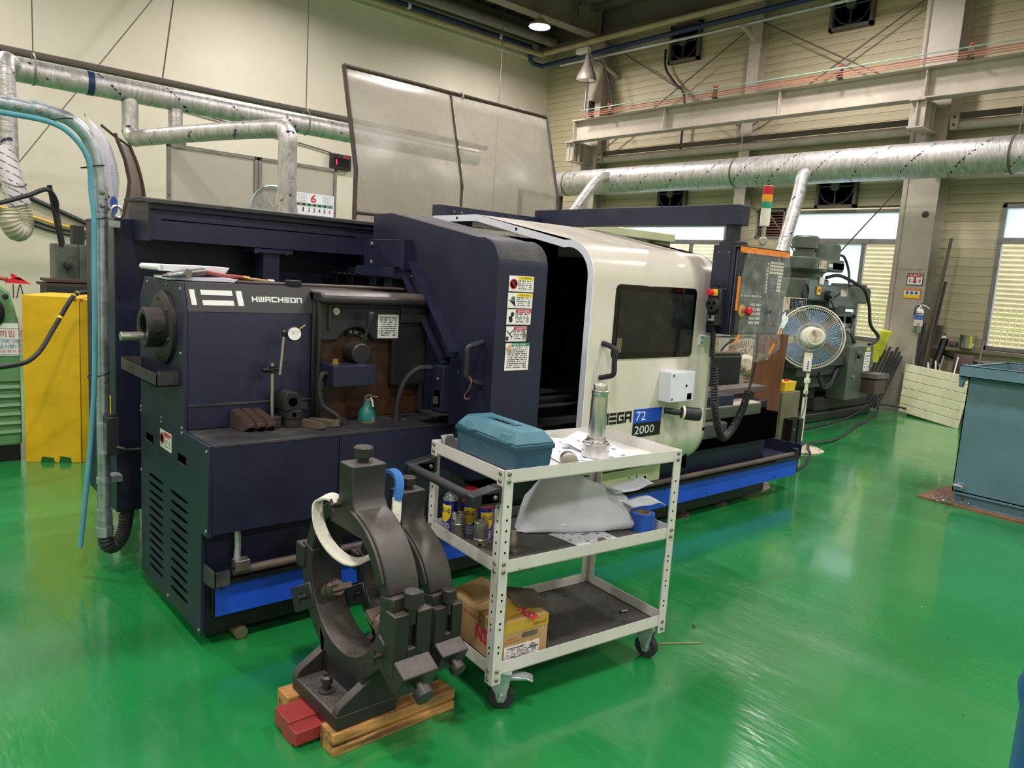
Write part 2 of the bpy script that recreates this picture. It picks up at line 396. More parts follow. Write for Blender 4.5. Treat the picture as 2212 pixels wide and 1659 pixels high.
def tag(o, label, cat, group=None, kind=None):
    o['label'] = label; o['category'] = cat
    if group: o['group'] = group
    if kind: o['kind'] = kind
    return o
def struct(o, label=None):
    o['kind'] = 'structure'
    if label: o['label'] = label
    return o
def dup(root, label=None):
    r = root.copy(); col.objects.link(r); WM[r.name] = WM[root.name].copy()
    if label: r['label'] = label
    for ch in list(root.children):
        c = ch.copy(); col.objects.link(c); c.parent = r
        for g in list(ch.children):
            d = g.copy(); col.objects.link(d); d.parent = c
    return r
def box(name, mat, par, x0, x1, y0, y1, z0, z1, bev=0, **k): return MB().box(x0, x1, y0, y1, z0, z1).build(name, mat, par, bev, **k)
def plate(name, mat, par, c, u, v, n, th=.001):
    """printed plate: c lower-left corner, u and v edge vectors, n outward normal; UV 0..1 on the face"""
    c, u, v, n = Vector(c), Vector(u), Vector(v), Vector(n).normalized()*th
    inv = WM[par.name].inverted() if par is not None else Matrix()
    vs = [c, c+u, c+u+v, c+v]; vs += [p+n for p in vs]; vs = [tuple(inv @ p) for p in vs]
    me = bpy.data.meshes.new(name); me.from_pydata(vs, [], [(4,5,6,7), (0,1,5,4), (1,2,6,5), (2,3,7,6), (3,0,4,7), (3,2,1,0)])
    uv = me.uv_layers.new(name='UVMap')
    for i, q in enumerate(((0, 0), (1, 0), (1, 1), (0, 1))): uv.data[i].uv = q
    for i in range(4, 24): uv.data[i].uv = (.01, .01)
    me.materials.append(MATS[mat])
    o = bpy.data.objects.new(name, me); col.objects.link(o)
    if par is not None: o.parent = par
    WM[o.name] = WM[par.name] if par is not None else Matrix()
    return o
FIT = []
def text(s, mat, par, c, u, v, width, height, name='lettering', ex=.0006, bold=0, flipx=False):
    """lettering with its lower-left corner at c, running along u, upright along v, fitted to width x height"""
    cu = bpy.data.curves.new(name, 'FONT'); cu.body = s; cu.size = 1; cu.extrude = 0; cu.offset = bold; cu.resolution_u = 3
    cu.materials.append(MATS[mat])
    o = bpy.data.objects.new(name, cu); col.objects.link(o); o.parent = par
    WM[o.name] = WM[par.name] if par is not None else Matrix()
    FIT.append((o, par, Vector(c), Vector(u).normalized(), Vector(v).normalized(), width, height, flipx))
    return o
def fit_text():
    """fit every lettering to its size and turn it into a mesh"""
    bpy.context.view_layer.update(); dg = bpy.context.evaluated_depsgraph_get(); done = []
    for o, par, c, u, v, wd, ht, fx in FIT:
        me = bpy.data.meshes.new_from_object(o.evaluated_get(dg))
        xs = [p.co.x for p in me.vertices] or [0, 1]; ys = [p.co.y for p in me.vertices] or [0, 1]
        x0, x1, y0, y1 = min(xs), max(xs), min(ys), max(ys)
        sx = wd/max(1e-4, x1-x0); sy = ht/max(1e-4, y1-y0); n = u.cross(v)
        m = Matrix((u*sx, v*sy, n*.001)).transposed().to_4x4(); m.translation = c-u*sx*x0-v*sy*y0
        inv = WM[par.name].inverted() if par is not None else Matrix()
        me.transform(inv @ m); done.append((o, me, par))
    for o, me, par in done:
        q = bpy.data.objects.new('lettering', me); col.objects.link(q); q.parent = par
        if not me.materials: me.materials.append(o.data.materials[0])
        bpy.data.objects.remove(o)
def arc(cy, cz, r, a0, a1, n=8): return [(cy+r*math.cos(R(a0+(a1-a0)*i/n)), cz+r*math.sin(R(a0+(a1-a0)*i/n))) for i in range(n+1)]
def rrect(x0, x1, z0, z1, r, n=5):
    return arc(x1-r, z0+r, r, -90, 0, n)+arc(x1-r, z1-r, r, 0, 90, n)+arc(x0+r, z1-r, r, 90, 180, n)+arc(x0+r, z0+r, r, 180, 270, n)
def smooth(pts, n=6):
    """Catmull-Rom through the points"""
    P = [Vector(p) for p in pts]; P = [2*P[0]-P[1]]+P+[2*P[-1]-P[-2]]; out = []
    for i in range(1, len(P)-2):
        a, b_, c, d = P[i-1:i+3]
        for k in range(n):
            t = k/n; out.append(.5*((2*b_)+(c-a)*t+(2*a-5*b_+4*c-d)*t*t+(3*b_-a-3*c+d)*t**3))
    return out+[P[-2]]
def coil(path, rc, turns, rw, n=5, per=10):
    """a coiled cord around a path"""
    P = [Vector(p) for p in path]; L = [0]
    for a, b_ in zip(P, P[1:]): L.append(L[-1]+(b_-a).length)
    N = turns*per; out = []; u, _ = ortho(P[1]-P[0]); j = 0
    for i in range(N+1):
        s = L[-1]*i/N
        while j < len(L)-2 and L[j+1] < s: j += 1
        t = (s-L[j])/max(1e-9, L[j+1]-L[j]); p = P[j].lerp(P[j+1], t); d = (P[j+1]-P[j]).normalized()
        u = (u-d*u.dot(d)).normalized(); v = d.cross(u); a = 2*math.pi*i/per
        out.append(p+rc*(math.cos(a)*u+math.sin(a)*v))
    return MB().tube(out, rw, n)
def ribbed(path, r, pitch, dr=.12, n=12):
    """a corrugated hose"""
    P = [Vector(p) for p in path]; out = []; rs = []; s = 0; L = 0
    tot = sum((b_-a).length for a, b_ in zip(P, P[1:])); k = max(4, int(tot/pitch*2)); acc = [0]
    for a, b_ in zip(P, P[1:]): acc.append(acc[-1]+(b_-a).length)
    j = 0
    for i in range(k+1):
        s = tot*i/k
        while j < len(acc)-2 and acc[j+1] < s: j += 1
        out.append(P[j].lerp(P[j+1], (s-acc[j])/max(1e-9, acc[j+1]-acc[j]))); rs.append(r*(1+dr*(.5 if i % 2 else -.5)))
    return MB().tube(out, rs, n)
SCREW = {}
def screw(par, p, d, r=.006, mat='steel_dull', name='screw', hex_=False):
    """a button-head screw; alike ones share their mesh"""
    key = (r, mat, hex_)
    if key not in SCREW:
        o = MB().rev([(r, -.001), (r, .25*r), (r*.8, .55*r), (r*.45, .7*r), (r*.4, .5*r)], n=6 if hex_ else 10).build(name, mat, None)
        SCREW[key] = o.data; bpy.data.objects.remove(o)
    o = bpy.data.objects.new(name, SCREW[key]); col.objects.link(o); o.parent = par
    inv = WM[par.name].inverted(); q = Vector(d).to_track_quat('Z', 'Y').to_matrix().to_4x4(); q.translation = Vector(p)
    o.matrix_local = inv @ q; WM[o.name] = WM[par.name] @ o.matrix_local
    return o
def cube_mesh(name, mat, ch=.0):
    o = MB().box(-.5, .5, -.5, .5, -.5, .5).build(name, mat, None); me = o.data; bpy.data.objects.remove(o); return me
def inst(me, name, par, loc, scale=(1, 1, 1), rot=(0, 0, 0)):
    o = bpy.data.objects.new(name, me); col.objects.link(o); o.parent = par
    m = Matrix.LocRotScale(Vector(loc), __import__('mathutils').Euler(rot), Vector(scale))
    o.matrix_local = (WM[par.name].inverted() if par is not None else Matrix()) @ m
    WM[o.name] = WM[par.name] if par is not None else Matrix()
    return o
def ibeam(mb, p0, p1, h, b_, t=.012, tw=.01, up=(0, 0, 1)):
    p0 = Vector(p0); p1 = Vector(p1); d = (p1-p0).normalized(); s = d.cross(Vector(up)).normalized(); u = s.cross(d)
    prof = [(-b_/2, 0), (b_/2, 0), (b_/2, t), (tw/2, t), (tw/2, h-t), (b_/2, h-t), (b_/2, h), (-b_/2, h), (-b_/2, h-t), (-tw/2, h-t), (-tw/2, t), (-b_/2, t)]
    n = len(prof); vs = [p0+s*a+u*c for a, c in prof]+[p1+s*a+u*c for a, c in prof]
    return mb.add(vs, [tuple(range(n))[::-1], tuple(range(n, 2*n))]+[(i, (i+1) % n, n+(i+1) % n, n+i) for i in range(n)])
# ================================================================ the hall
XW, YW, ZC = 11.85, 12.8, 6.85
struct(box('floor', 'green_epoxy', None, -7.2, XW+.1, -7.2, YW+.1, -.1, 0), 'glossy green epoxy floor of the workshop')
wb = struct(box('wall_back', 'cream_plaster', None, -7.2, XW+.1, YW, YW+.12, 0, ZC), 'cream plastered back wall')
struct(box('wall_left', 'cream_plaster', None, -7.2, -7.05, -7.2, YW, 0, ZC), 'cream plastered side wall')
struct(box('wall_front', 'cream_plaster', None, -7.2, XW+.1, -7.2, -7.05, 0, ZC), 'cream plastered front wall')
# right wall: horizontal siding boards between columns, windows left open
wr = struct(box('wall_right', 'siding', None, XW, XW+.08, -7.05, 1.0, 0, ZC), 'wall of pale yellow horizontal siding boards')
sid = MB().add([(-.5,-.5,-.5),(-.5,.5,-.5),(-.5,.5,.47),(-.5,-.5,.47),(-.34,-.5,.5),(-.34,.5,.5),(.5,-.5,.5),(.5,.5,.5),(.5,-.5,-.5),(.5,.5,-.5)],
               [(0,1,2,3),(3,2,5,4),(4,5,7,6),(6,7,9,8),(8,9,1,0),(0,3,4,6,8),(1,9,7,5,2)]).build('siding_board', 'siding', None)
sid_me = sid.data; bpy.data.objects.remove(sid)
WIN = [(1.2, 3.57, 1.0, 2.98), (4.75, 6.68, .95, 2.95), (6.76, 7.28, 2.5, 2.97), (7.85, 10.4, .95, 2.76)]
pit = .125; z = 0.0
while z < ZC-.01:
    zt = min(z+pit, ZC)
    cuts = sorted((a, b_) for a, b_, c, d in WIN if c < (z+zt)/2 < d); y = 1.0
    for a, b_ in cuts+[(YW, YW)]:
        if a-y > .02: inst(sid_me, 'siding_board', wr, (XW+.03, (y+a)/2, (z+zt)/2), (.06, a-y, zt-z-.0015))
        y = max(y, b_)
    z = zt
box('light_stop_sheet', 'steel_dark', wr, XW+.061, XW+.075, 1.0, 4.75, 2.98, ZC)  # unseen sheets added behind the boards to keep outside light from leaking in
box('light_stop_sheet', 'steel_dark', wr, XW+.061, XW+.075, 4.75, YW, 2.98, ZC)
for y0, y1 in ((1.0, 4.75), (6.68, 7.85), (10.4, YW)): box('light_stop_sheet', 'steel_dark', wr, XW+.061, XW+.075, y0, y1, 1.0 if y0 > 1 else 0, 2.98 if y0 != 6.68 else 2.5) if y0 != 1.0 else box('light_stop_sheet', 'steel_dark', wr, XW+.061, XW+.075, 3.57, 4.75, 0, 2.98)
box('light_stop_sheet', 'steel_dark', wr, XW+.061, XW+.075, 1.0, YW, 0, .95)
# windows
def window(n, y0, y1, z0, z1, bars_z, mull, panes, label):
    wn = struct(thing('window_%d' % n, label, 'window', (XW, (y0+y1)/2, z0))); del wn['category']
    f = .055
    for a in ((y0, y1, z0, z0+f), (y0, y1, z1-f, z1), (y0, y0+f, z0, z1), (y1-f, y1, z0, z1)): box('window_frame', 'alu_frame', wn, XW-.02, XW+.05, *a, bev=.004)
    for zb in bars_z: box('window_rail', 'alu_frame', wn, XW-.03, XW+.05, y0, y1, zb-.04, zb+.04, bev=.004)
    for ym, a, b_ in mull: box('mullion', 'alu_frame', wn, XW-.015, XW+.04, ym-.03, ym+.03, a, b_, bev=.004)
    for mt, a, b_, c, d in panes: box('pane', mt, wn, XW+.012, XW+.018, a, b_, c, d)
window(1, 4.75, 6.68, .95, 2.95, [2.46], [(5.39, .95, 2.46)], [('frost', 4.8, 6.62, 2.5, 2.9), ('frost', 5.42, 6.62, 1.0, 2.42), ('glass', 4.8, 5.36, 1.0, 2.42)], 'aluminium window with frosted band between the two columns')
window(2, 1.2, 3.57, 1.0, 2.98, [2.49], [(2.4, 1.0, 2.49)], [('frost', 1.25, 3.52, 2.53, 2.93), ('glass', 1.25, 2.37, 1.05, 2.45), ('glass', 2.43, 3.52, 1.05, 2.45)], 'aluminium window above the tool ledge, fence visible outside')
window(3, 7.85, 10.4, .95, 2.76, [2.42], [(8.6, .95, 2.42), (9.5, .95, 2.42)], [('frost', 7.9, 10.35, 2.46, 2.71), ('glass', 7.9, 8.57, 1.0, 2.38), ('glass', 8.63, 9.47, 1.0, 2.38), ('frost', 9.53, 10.35, 1.0, 2.38)], 'aluminium window behind the lathe control arm')
lv = struct(thing('window_4', 'dark louvred vent opening beside the frosted window', 'window', (XW, 7.02, 2.5))); del lv['category']
for a in ((6.76, 7.28, 2.5, 2.53), (6.76, 7.28, 2.94, 2.97), (6.76, 6.79, 2.5, 2.97), (7.25, 7.28, 2.5, 2.97)): box('louvre_frame', 'alu_frame', lv, XW-.02, XW+.05, *a)
for i in range(9):
    zz = 2.55+i*.046
    MB().hexa([(XW+.0, 6.79, zz), (XW+.004, 6.79, zz-.004), (XW+.004, 7.25, zz-.004), (XW, 7.25, zz)], [(XW+.045, 6.79, zz+.03), (XW+.049, 6.79, zz+.026), (XW+.049, 7.25, zz+.026), (XW+.045, 7.25, zz+.03)]).build('louvre_slat', 'rust_brown', lv)
box('louvre_back', 'void', lv, XW+.06, XW+.065, 6.77, 7.27, 2.5, 2.97)
# ledge under window 2 and kerb
lg = struct(box('trim_1', 'shelf_wood', None, XW-.14, XW+.02, 1.0, 4.26, .945, .995, bev=.004), 'narrow ledge along the siding wall')
struct(box('trim_2', 'asphalt', None, XW-.05, XW+.0, 1.0, YW, 0, .08), 'concrete kerb at the foot of the siding wall')
# columns
def hcol(n, y0, y1, x0, label, mat='steel_cream'):
    mb = MB(); t = .016; mb.box(x0, x0+t, y0, y1, 0, ZC-.1); mb.box(XW-.03, XW-.014, y0, y1, 0, ZC-.1); mb.box(x0+t, XW-.03, (y0+y1)/2-.008, (y0+y1)/2+.008, 0, ZC-.1)
    o = mb.build('column_%d' % n, mat, None); return struct(o, label)
c1 = hcol(1, 4.29, 4.70, 11.5, 'cream steel column carrying the extinguisher')
hcol(2, 7.43, 7.64, 11.62, 'slim cream steel stud between the window bays')
hcol(3, 10.85, 11.2, 11.5, 'cream steel column near the far corner')
box('splice_plate', 'steel_cream', c1, 11.488, 11.5, 4.31, 4.68, 2.05, 2.12)
# ceiling deck, rafter, eaves
ce = struct(box('ceiling', 'deck', None, -7.2, XW+.1, -7.2, YW+.1, ZC, ZC+.1), 'dim corrugated steel roof deck')
rib = cube_mesh('deck_rib', 'deck')
for i in range(22): inst(rib, 'deck_rib', ce, (3.2+i*.4, 9.4, ZC-.03), (.2, 6.8, .06))
ra = struct(ibeam(MB(), (-7, 10.95, 6.32), (11.5, 10.95, 6.32), .5, .26, .02, .014).build('beam_1', 'steel_mid', None), 'deep cream roof girder meeting the corner column')
for i in range(14):
    for s in (-1, 1): screw(ra, (10.2+.0*i if 0 else 9.9+.09*(i % 7), 10.95+s*.09, 6.319-.0), (0, 0, -1), .022, 'steel_mid', 'bolt', True) if i < 7 else screw(ra, (10.75, 10.93, 6.4+.06*(i-7)), (0, -1, 0), .02, 'steel_mid', 'bolt', True)
box('end_plate', 'steel_mid', ra, 10.62, 10.64, 10.82, 10.94, 6.34, 6.8)
box('end_plate', 'steel_mid', ra, 11.3, 11.32, 10.82, 10.94, 6.34, 6.8)
struct(ibeam(MB(), (11.42, -7, 6.38), (11.42, 12.7, 6.38), .42, .2, .016, .012).build('beam_2', 'steel_dark', None), 'dark eaves beam along the siding wall')
struct(box('beam_3', 'steel_dark', None, -7, 11.7, 12.25, 12.45, 6.5, 6.72), 'dark eaves channel along the back wall')
struct(box('trim_3', 'cream_plaster', None, -7, XW, 12.66, YW, 6.16, 6.5, bev=.01), 'plaster bulkhead along the top of the back wall')
# crane runway: girder, stiffeners, corbels, conductor rails
cg = struct(ibeam(MB(), (11.0, -2, 4.28), (11.0, 11.0, 4.28), .40, .22, .018, .012).build('beam_4', 'steel_cream', None), 'cream crane runway girder on corbels')
for y in (10.95, 8.75, 6.55, 4.42, 2.2): box('stiffener', 'steel_cream', cg, 10.9, 10.994, y-.008, y+.008, 4.3, 4.66)
def corbel(y):
    mb = MB(); mb.box(10.86, 11.5, y-.10, y+.10, 3.90, 3.915); mb.box(10.88, 11.5, y-.008, y+.008, 3.915, 4.27); mb.box(10.86, 11.5, y-.10, y+.10, 4.255, 4.275)
    for x in (10.92, 11.08, 11.22): mb.box(x, x+.012, y-.1, y+.1, 3.915, 4.26)
    mb.prism([(y-.008, 3.9), (y+.008, 3.9), (y+.008, 3.6), (y-.008, 3.6)], 'X', 11.25, 11.5)
    mb.box(11.49, 11.5, y-.19, y+.19, 3.6, 4.3)
    mb.build('corbel', 'steel_cream', cg)
corbel(4.48); corbel(11.02)
def runrail(name, mat, dz, dx, label):
    o = box(name, mat, None, 10.83-dx, 10.845-dx, -2, 10.6+dx, 4.70+dz, 4.713+dz); return tag(o, label, 'power rail', 'crane power rails on the runway girder')
runrail('power_rail', 'pale_green_bar', .10, .06, 'green insulated crane power rail, topmost on the girder')
for i in range(3): runrail('power_rail', 'copper', .062-.036*i, .02*(i-1)+.02, ['uppermost bare copper crane power rail, just under the green one', 'middle bare copper crane power rail between two others', 'lowest bare copper crane power rail, close above the girder flange'][i])
for y, lb_ in ((10.0, 'below the bell lamp'), (7.7, 'in front of the slim stud'), (5.6, 'between stud and extinguisher column'), (3.9, 'beyond the extinguisher column')):
    k = thing('rail_hanger', 'dark power rail bracket with red insulator '+lb_, 'bracket', (10.85, y, 4.68), group='power rail brackets')
    box('bracket_arm', 'steel_dark', k, 10.79, 11.0, y-.02, y+.02, 4.68, 4.70); box('insulator', 'ink_red', k, 10.78, 10.82, y-.05, y-.005, 4.83, 4.86, bev=.008); box('bracket_post', 'steel_dark', k, 10.86, 10.875, y-.04, y+.04, 4.68, 4.87)
# girts and pipe below the girder
for a, b_, zz in ((4.72, 10.83, 3.98), (1.0, 4.28, 4.0)):
    g = struct(MB().box(11.55, 11.78, a, b_, zz+.17, zz+.185).box(11.55, 11.565, a, b_, zz+.10, zz+.17).build('trim_4' if a > 4.5 else 'trim_5', 'steel_dark', None), 'steel girt under the crane girder')
    MB().cyl((11.62, a, zz+.03), (11.62, b_, zz+.03), .07, n=16).build('round_girt', 'steel_cream', g)
    for y in (a+.06, b_-.06): box('end_cleat', 'steel_cream', g, 11.5, 11.6, y-.05, y+.05, zz-.04, zz+.2); screw(g, (11.5, y, zz+.02), (-1, 0, 0), .02, 'steel_dark', 'bolt', True); screw(g, (11.5, y, zz+.12), (-1, 0, 0), .02, 'steel_dark', 'bolt', True)
# bracing rods
def rod(p0, p1, r, mat, name, label, cat='rod', group=None):
    o = MB().cyl(p0, p1, r, n=8).build(name, mat, None); return tag(o, label, cat, group)
for i, (a, b_) in enumerate((((11.66, 7.53, 6.06), (11.66, 4.5, 4.40)), ((11.69, 4.5, 6.06), (11.69, 7.53, 4.33)), ((11.66, 11.02, 6.35), (11.66, 7.54, 4.27)), ((11.69, 7.54, 6.07), (11.69, 11.02, 4.13)), ((11.66, 4.52, 3.68), (11.66, 7.51, .02)), ((11.69, 7.51, 3.53), (11.69, 4.52, .02)))):
    rod(a, b_, .011, 'steel_dark', 'brace_rod', ['thin wind brace falling from the slim stud towards the extinguisher column', 'thin wind brace falling from the extinguisher column towards the slim stud', 'thin wind brace falling from the corner column towards the slim stud', 'thin wind brace falling from the slim stud towards the corner column', 'thin wind brace crossing the frosted window from the extinguisher column', 'thin wind brace crossing the louvred vent from the slim stud'][i], 'rod', 'wind braces on the siding wall')
# pipes high on the walls
def pipe(name, mat, pts, r, label, cat='pipe', par=None, n=12, group=None):
    o = MB().tube(pts, r, n).build(name, mat, par); return tag(o, label, cat, group)
pipe('beige_pipe', 'pipe_beige', smooth([(-6, 12.5, 6.18), (6, 12.45, 6.2), (10.9, 12.42, 6.22), (11.24, 12.3, 6.24), (11.26, 11.8, 6.24), (11.26, 8, 6.25), (11.26, -4, 6.26)], 4), .05, 'beige painted pipe turning the hall corner under the eaves')
pipe('blue_pipe', 'pipe_blue', [(-6, 12.55, 6.36), (11.05, 12.55, 6.36), (11.1, 12.55, 6.30), (11.1, 12.6, 6.12), (11.2, 12.6, 6.07), (11.40, 12.55, 6.05), (11.43, 12.3, 6.06), (11.43, 7.2, 6.12), (11.43, -4, 6.2)], .045, 'dark blue water pipe dropping at the hall corner')
for i, p in enumerate(((8.0, 12.55, 6.36), (10.2, 12.55, 6.36))): tag(MB().cyl((p[0]-.03, p[1], p[2]), (p[0]+.03, p[1], p[2]), .056, n=12).build('pipe_sticker', 'ink_white', None), 'white band sticker around the dark blue water pipe', 'band', 'white bands on the blue pipe')
pipe('grey_drain_pipe', 'pipe_grey', [(-6, 12.1, 6.42), (11.3, 12.1, 6.42)], .095, 'thick grey drain pipe under the roof deck')
pipe('steel_conduit', 'galv', [(11.2, 11.75, 5.9), (11.2, 8.4, 5.87), (11.2, 2.0, 5.9)], .028, 'thin galvanised conduit below the beige pipe on brackets')
for y in (10.7, 7.5): 
    k = tag(MB().hexa([(11.15, y-.03, 5.82), (11.75, y-.03, 5.62), (11.75, y+.03, 5.62), (11.15, y+.03, 5.82)], [(11.15, y-.03, 5.86), (11.75, y-.03, 5.66), (11.75, y+.03, 5.66), (11.15, y+.03, 5.86)]).build('conduit_bracket', 'steel_cream', None), 'slanted angle bracket holding the galvanised conduit at the '+('corner column' if y > 9 else 'slim stud'), 'bracket', 'conduit brackets')
pipe('downspout', 'steel_cream', [(11.54, 4.748, .9), (11.54, 4.748, 6.38)], .045, 'round cream downpipe beside the extinguisher column')
# high-bay LED lamps
def led_lamp(x, y, z=6.05):
    k = thing('high_bay_lamp', 'round LED high-bay lamp hanging on a rod from the roof deck', 'lamp', (x, y, z), group='high-bay lamps')
    MB().rev([(.05, .14), (.09, .12), (.10, .05), (.19, .04), (.20, 0), (.19, -.005)], (x, y, z)).build('lamp_housing', 'shade_grey', k)
    MB().rev([(.185, 0), (.185, .01)], (x, y, z-.012)).build('diffuser', 'lamp_glow', k)
    MB().cyl((x, y, z+.14), (x, y, ZC), .008, n=6).build('hanging_rod', 'steel_dark', k)
    L = bpy.data.lights.new('lamp_light', 'AREA'); L.shape = 'DISK'; L.size = .5; L.energy = LAMP_W; L.color = (1.0, .935, .935); L.spread = R(170)
    o = bpy.data.objects.new('lamp_light', L); col.objects.link(o); o.location = (x, y, z-.03)
for x, y in LAMP_XY: led_lamp(x, y)
# old bell lamp on conduit
k = thing('bell_lamp', 'unlit bell shaped metal lamp hanging from the conduit near the corner', 'lamp', (11.0, 10.8, 5.42))
MB().rev([(.045, .5), (.06, .42), (.075, .33), (.13, .2), (.19, .08), (.20, .0), (.195, 0), (.185, .08), (.12, .19), (.0, .22)], (11.0, 10.8, 5.42), n=28).build('shade', 'shade_grey', k)
MB().rev([(.19, .012), (.17, .09), (.11, .18), (0, .2)], (11.0, 10.8, 5.42), n=28).build('reflector', 'reflector', k)
box('ballast_box', 'duct_white', k, 10.9, 11.02, 10.74, 11.05, 5.93, 6.03, bev=.01)
MB().tube(smooth([(11.0, 10.8, 5.9), (10.95, 10.75, 5.95), (11.05, 10.7, 5.8), (11.0, 10.8, 5.92)]), .01, 6).build('hook', 'steel_dull', k)
pipe('lamp_cord', 'cable_black', smooth([(11.05, 10.7, 5.82), (11.2, 10.55, 5.7), (11.3, 10.4, 5.2), (11.35, 10.3, 4.7)]), .014, 'black cord drooping from the bell lamp to the crane girder', 'cord')
pipe('thin_conduit', 'galv', [(11.83, 11.6, 6.0), (11.83, 11.6, 3.6)], .02, 'thin vertical conduit beside the corner column')
tag(box('cable_box', 'black', None, 11.38, 11.5, 11.0, 11.06, 4.85, 5.15), 'small black cable box clipped to the corner column above the rails', 'cable box')
# exhaust fans in the wall
def exhaust(y, z, s, label, g='wall exhaust fans'):
    k = thing('exhaust_fan', label, 'exhaust fan', (XW-.05, y, z-s), group=g)
    mb = MB(); f = .05
    for a in ((y-s, y+s, z-s, z-s+f), (y-s, y+s, z+s-f, z+s), (y-s, y-s+f, z-s, z+s), (y+s-f, y+s, z-s, z+s)): mb.box(XW-.09, XW-.005, *a)
    mb.build('fan_frame', 'steel_dark', k)
    box('fan_back', 'void', k, XW-.02, XW-.006, y-s+.02, y+s-.02, z-s+.02, z+s-.02)
    MB().rev([(s*.86, -.02), (s*.86, .02), (s*.8, .02), (s*.8, -.02)], (XW-.06, y, z), (1, 0, 0)).build('fan_ring', 'mill_dark', k)
    MB().cyl((XW-.14, y, z), (XW-.05, y, z), s*.22, n=16).build('fan_motor', 'mill_green', k)
    for i in range(4):
        a = R(90*i+25); c, q = math.cos(a), math.sin(a)
        MB().hexa([(XW-.05, y+c*s*.2-q*.05, z+q*s*.2+c*.05), (XW-.04, y+c*s*.2+q*.05, z+q*s*.2-c*.05), (XW-.04, y+c*s*.76+q*.1, z+q*s*.76-c*.1), (XW-.06, y+c*s*.76-q*.1, z+q*s*.76+c*.1)],
                  [(XW-.046, y+c*s*.2-q*.05, z+q*s*.2+c*.05), (XW-.036, y+c*s*.2+q*.05, z+q*s*.2-c*.05), (XW-.036, y+c*s*.76+q*.1, z+q*s*.76-c*.1), (XW-.056, y+c*s*.76-q*.1, z+q*s*.76+c*.1)]).build('fan_blade', 'rust_brown', k)
    MB().tube([(XW-.1, y-s*.8, z), (XW-.1, y+s*.8, z)], .01, 6).build('fan_strut', 'steel_dark', k); MB().tube([(XW-.1, y, z-s*.8), (XW-.1, y, z+s*.8)], .01, 6).build('fan_strut', 'steel_dark', k)
exhaust(6.0, 6.02, .34, 'square wall exhaust fan above the extinguisher column bay, under the eaves')
exhaust(9.12, 6.02, .34, 'square wall exhaust fan with black cable below the blue pipe')
exhaust(5.9, 3.3, .33, 'square wall exhaust fan half hidden behind the big foil duct above the mill')
exhaust(9.1, 3.3, .33, 'square wall exhaust fan half hidden behind the big foil duct, above the control arm')
pipe('fan_cable', 'cable_black', smooth([(11.72, 9.5, 5.95), (11.71, 9.45, 5.6), (11.7, 9.2, 5.3), (11.7, 8.95, 5.0), (11.7, 8.93, 4.1)]), .022, 'thick black cable hanging down from the exhaust fan', 'cable')
# big foil duct
k = thing('foil_duct', 'big foil wrapped ventilation duct hung below the crane girder', 'duct', (10.88, 4, 3.46))
DX, DZ, DR = 10.88, 3.46, .234
MB().cyl((DX, -3, DZ), (DX, 11.2, DZ), DR, n=40).build('duct_body', 'foil_y', k)
for y in (10.75, 9.15, 6.65, 4.75, 3.05, 1.4): MB().cyl((DX, y-.05, DZ), (DX, y+.05, DZ), DR+.003, n=40).build('tape_band', 'foil_z', k)
for y in (7.13, 10.93, 3.24): MB().cyl((DX, y-.014, DZ), (DX, y+.014, DZ), DR+.006, n=40).build('strap', 'steel_dark', k); MB().cyl((DX+.03, y, DZ+.23), (DX+.03, y, 4.29), .006, n=6).build('hanging_rod', 'steel_dull', k)
MB().tube(smooth([(10.83, 9.73, 3.51), (10.6, 9.78, 3.49), (10.4, 9.82, 3.34), (10.0, 9.9, 2.8), (9.36, 10.0, 1.93), (8.9, 10.05, 1.2)], 5), .095, 16).build('branch', 'foil_z', k)
MB().tube(smooth([(10.77, 5.85, 3.38), (10.6, 5.85, 3.28), (10.51, 5.83, 3.01), (10.12, 5.79, 2.09), (9.95, 5.77, 1.7)], 5), .092, 16).build('branch', 'foil_z', k)
# ================================================================ the lathe
LT = thing('lathe', 'large navy lathe with a cream sliding door and blue apron strip', 'lathe', (1.04, 3.2, 0))
NX, NY, NZ = (-1, 0, 0), (0, -1, 0), (0, 0, 1)
XE = 1.04
end_prof = [(3.81, .05), (2.98, .05), (2.98, .49), (2.907, .49), (2.907, .866), (3.203, .866), (3.203, 1.366), (3.25, 1.485), (3.74, 1.485), (3.81, 1.40)]
ep = MB().prism(end_prof, 'X', XE-.012, XE+.006).build('end_panel', 'navy', LT, bev=.003)
slot = MB().prism(rrect(-.5, .5, -.5, .5, .45, 3), 'X', -.5, .5).build('louvre_slot', 'void', None); slot_me = slot.data; bpy.data.objects.remove(slot)
for i in range(12): inst(slot_me, 'louvre_slot', ep, (XE-.0125, 3.572, .572-i*.0398), (.004, .205, .0105))
for i in range(11): inst(slot_me, 'louvre_slot', ep, (XE-.0125, 3.25, .572-i*.0437), (.004, .215, .0115))
for y in (3.665, 3.215):
    box('grip_pocket', 'void', ep, XE-.0135, XE-.010, y-.05, y+.05, .728, .762); box('pocket_lip', 'navy_dusty', ep, XE-.016, XE-.0125, y-.05, y+.05, .722, .73)
for y, z in ((3.80, .87), (3.80, .85), (3.49, .873), (3.49, .853), (3.215, .878), (3.215, .858), (2.925, .84), (2.925, .515), (3.80, .56), (3.40, .07), (3.0, .07), (3.69, 1.463), (3.42, 1.463), (3.245, 1.455), (3.79, 1.24), (3.235, 1.19)): screw(ep, (XE-.012, y, z), NX, .0075)
plate('danger_sticker', 'print_red', ep, (XE-.013, 3.505, .74), (0, -.155, 0), (0, 0, .082), NX)
plate('sticker_header', 'ink_red', ep, (XE-.0145, 3.445, .802), (0, -.088, 0), (0, 0, .014), NX)
MB().rev([(.024, 0), (.024, .001), (.018, .001), (.018, 0)], (XE-.0145, 3.478, .782), NX, 16).build('prohibition_ring', 'ink_red', ep)
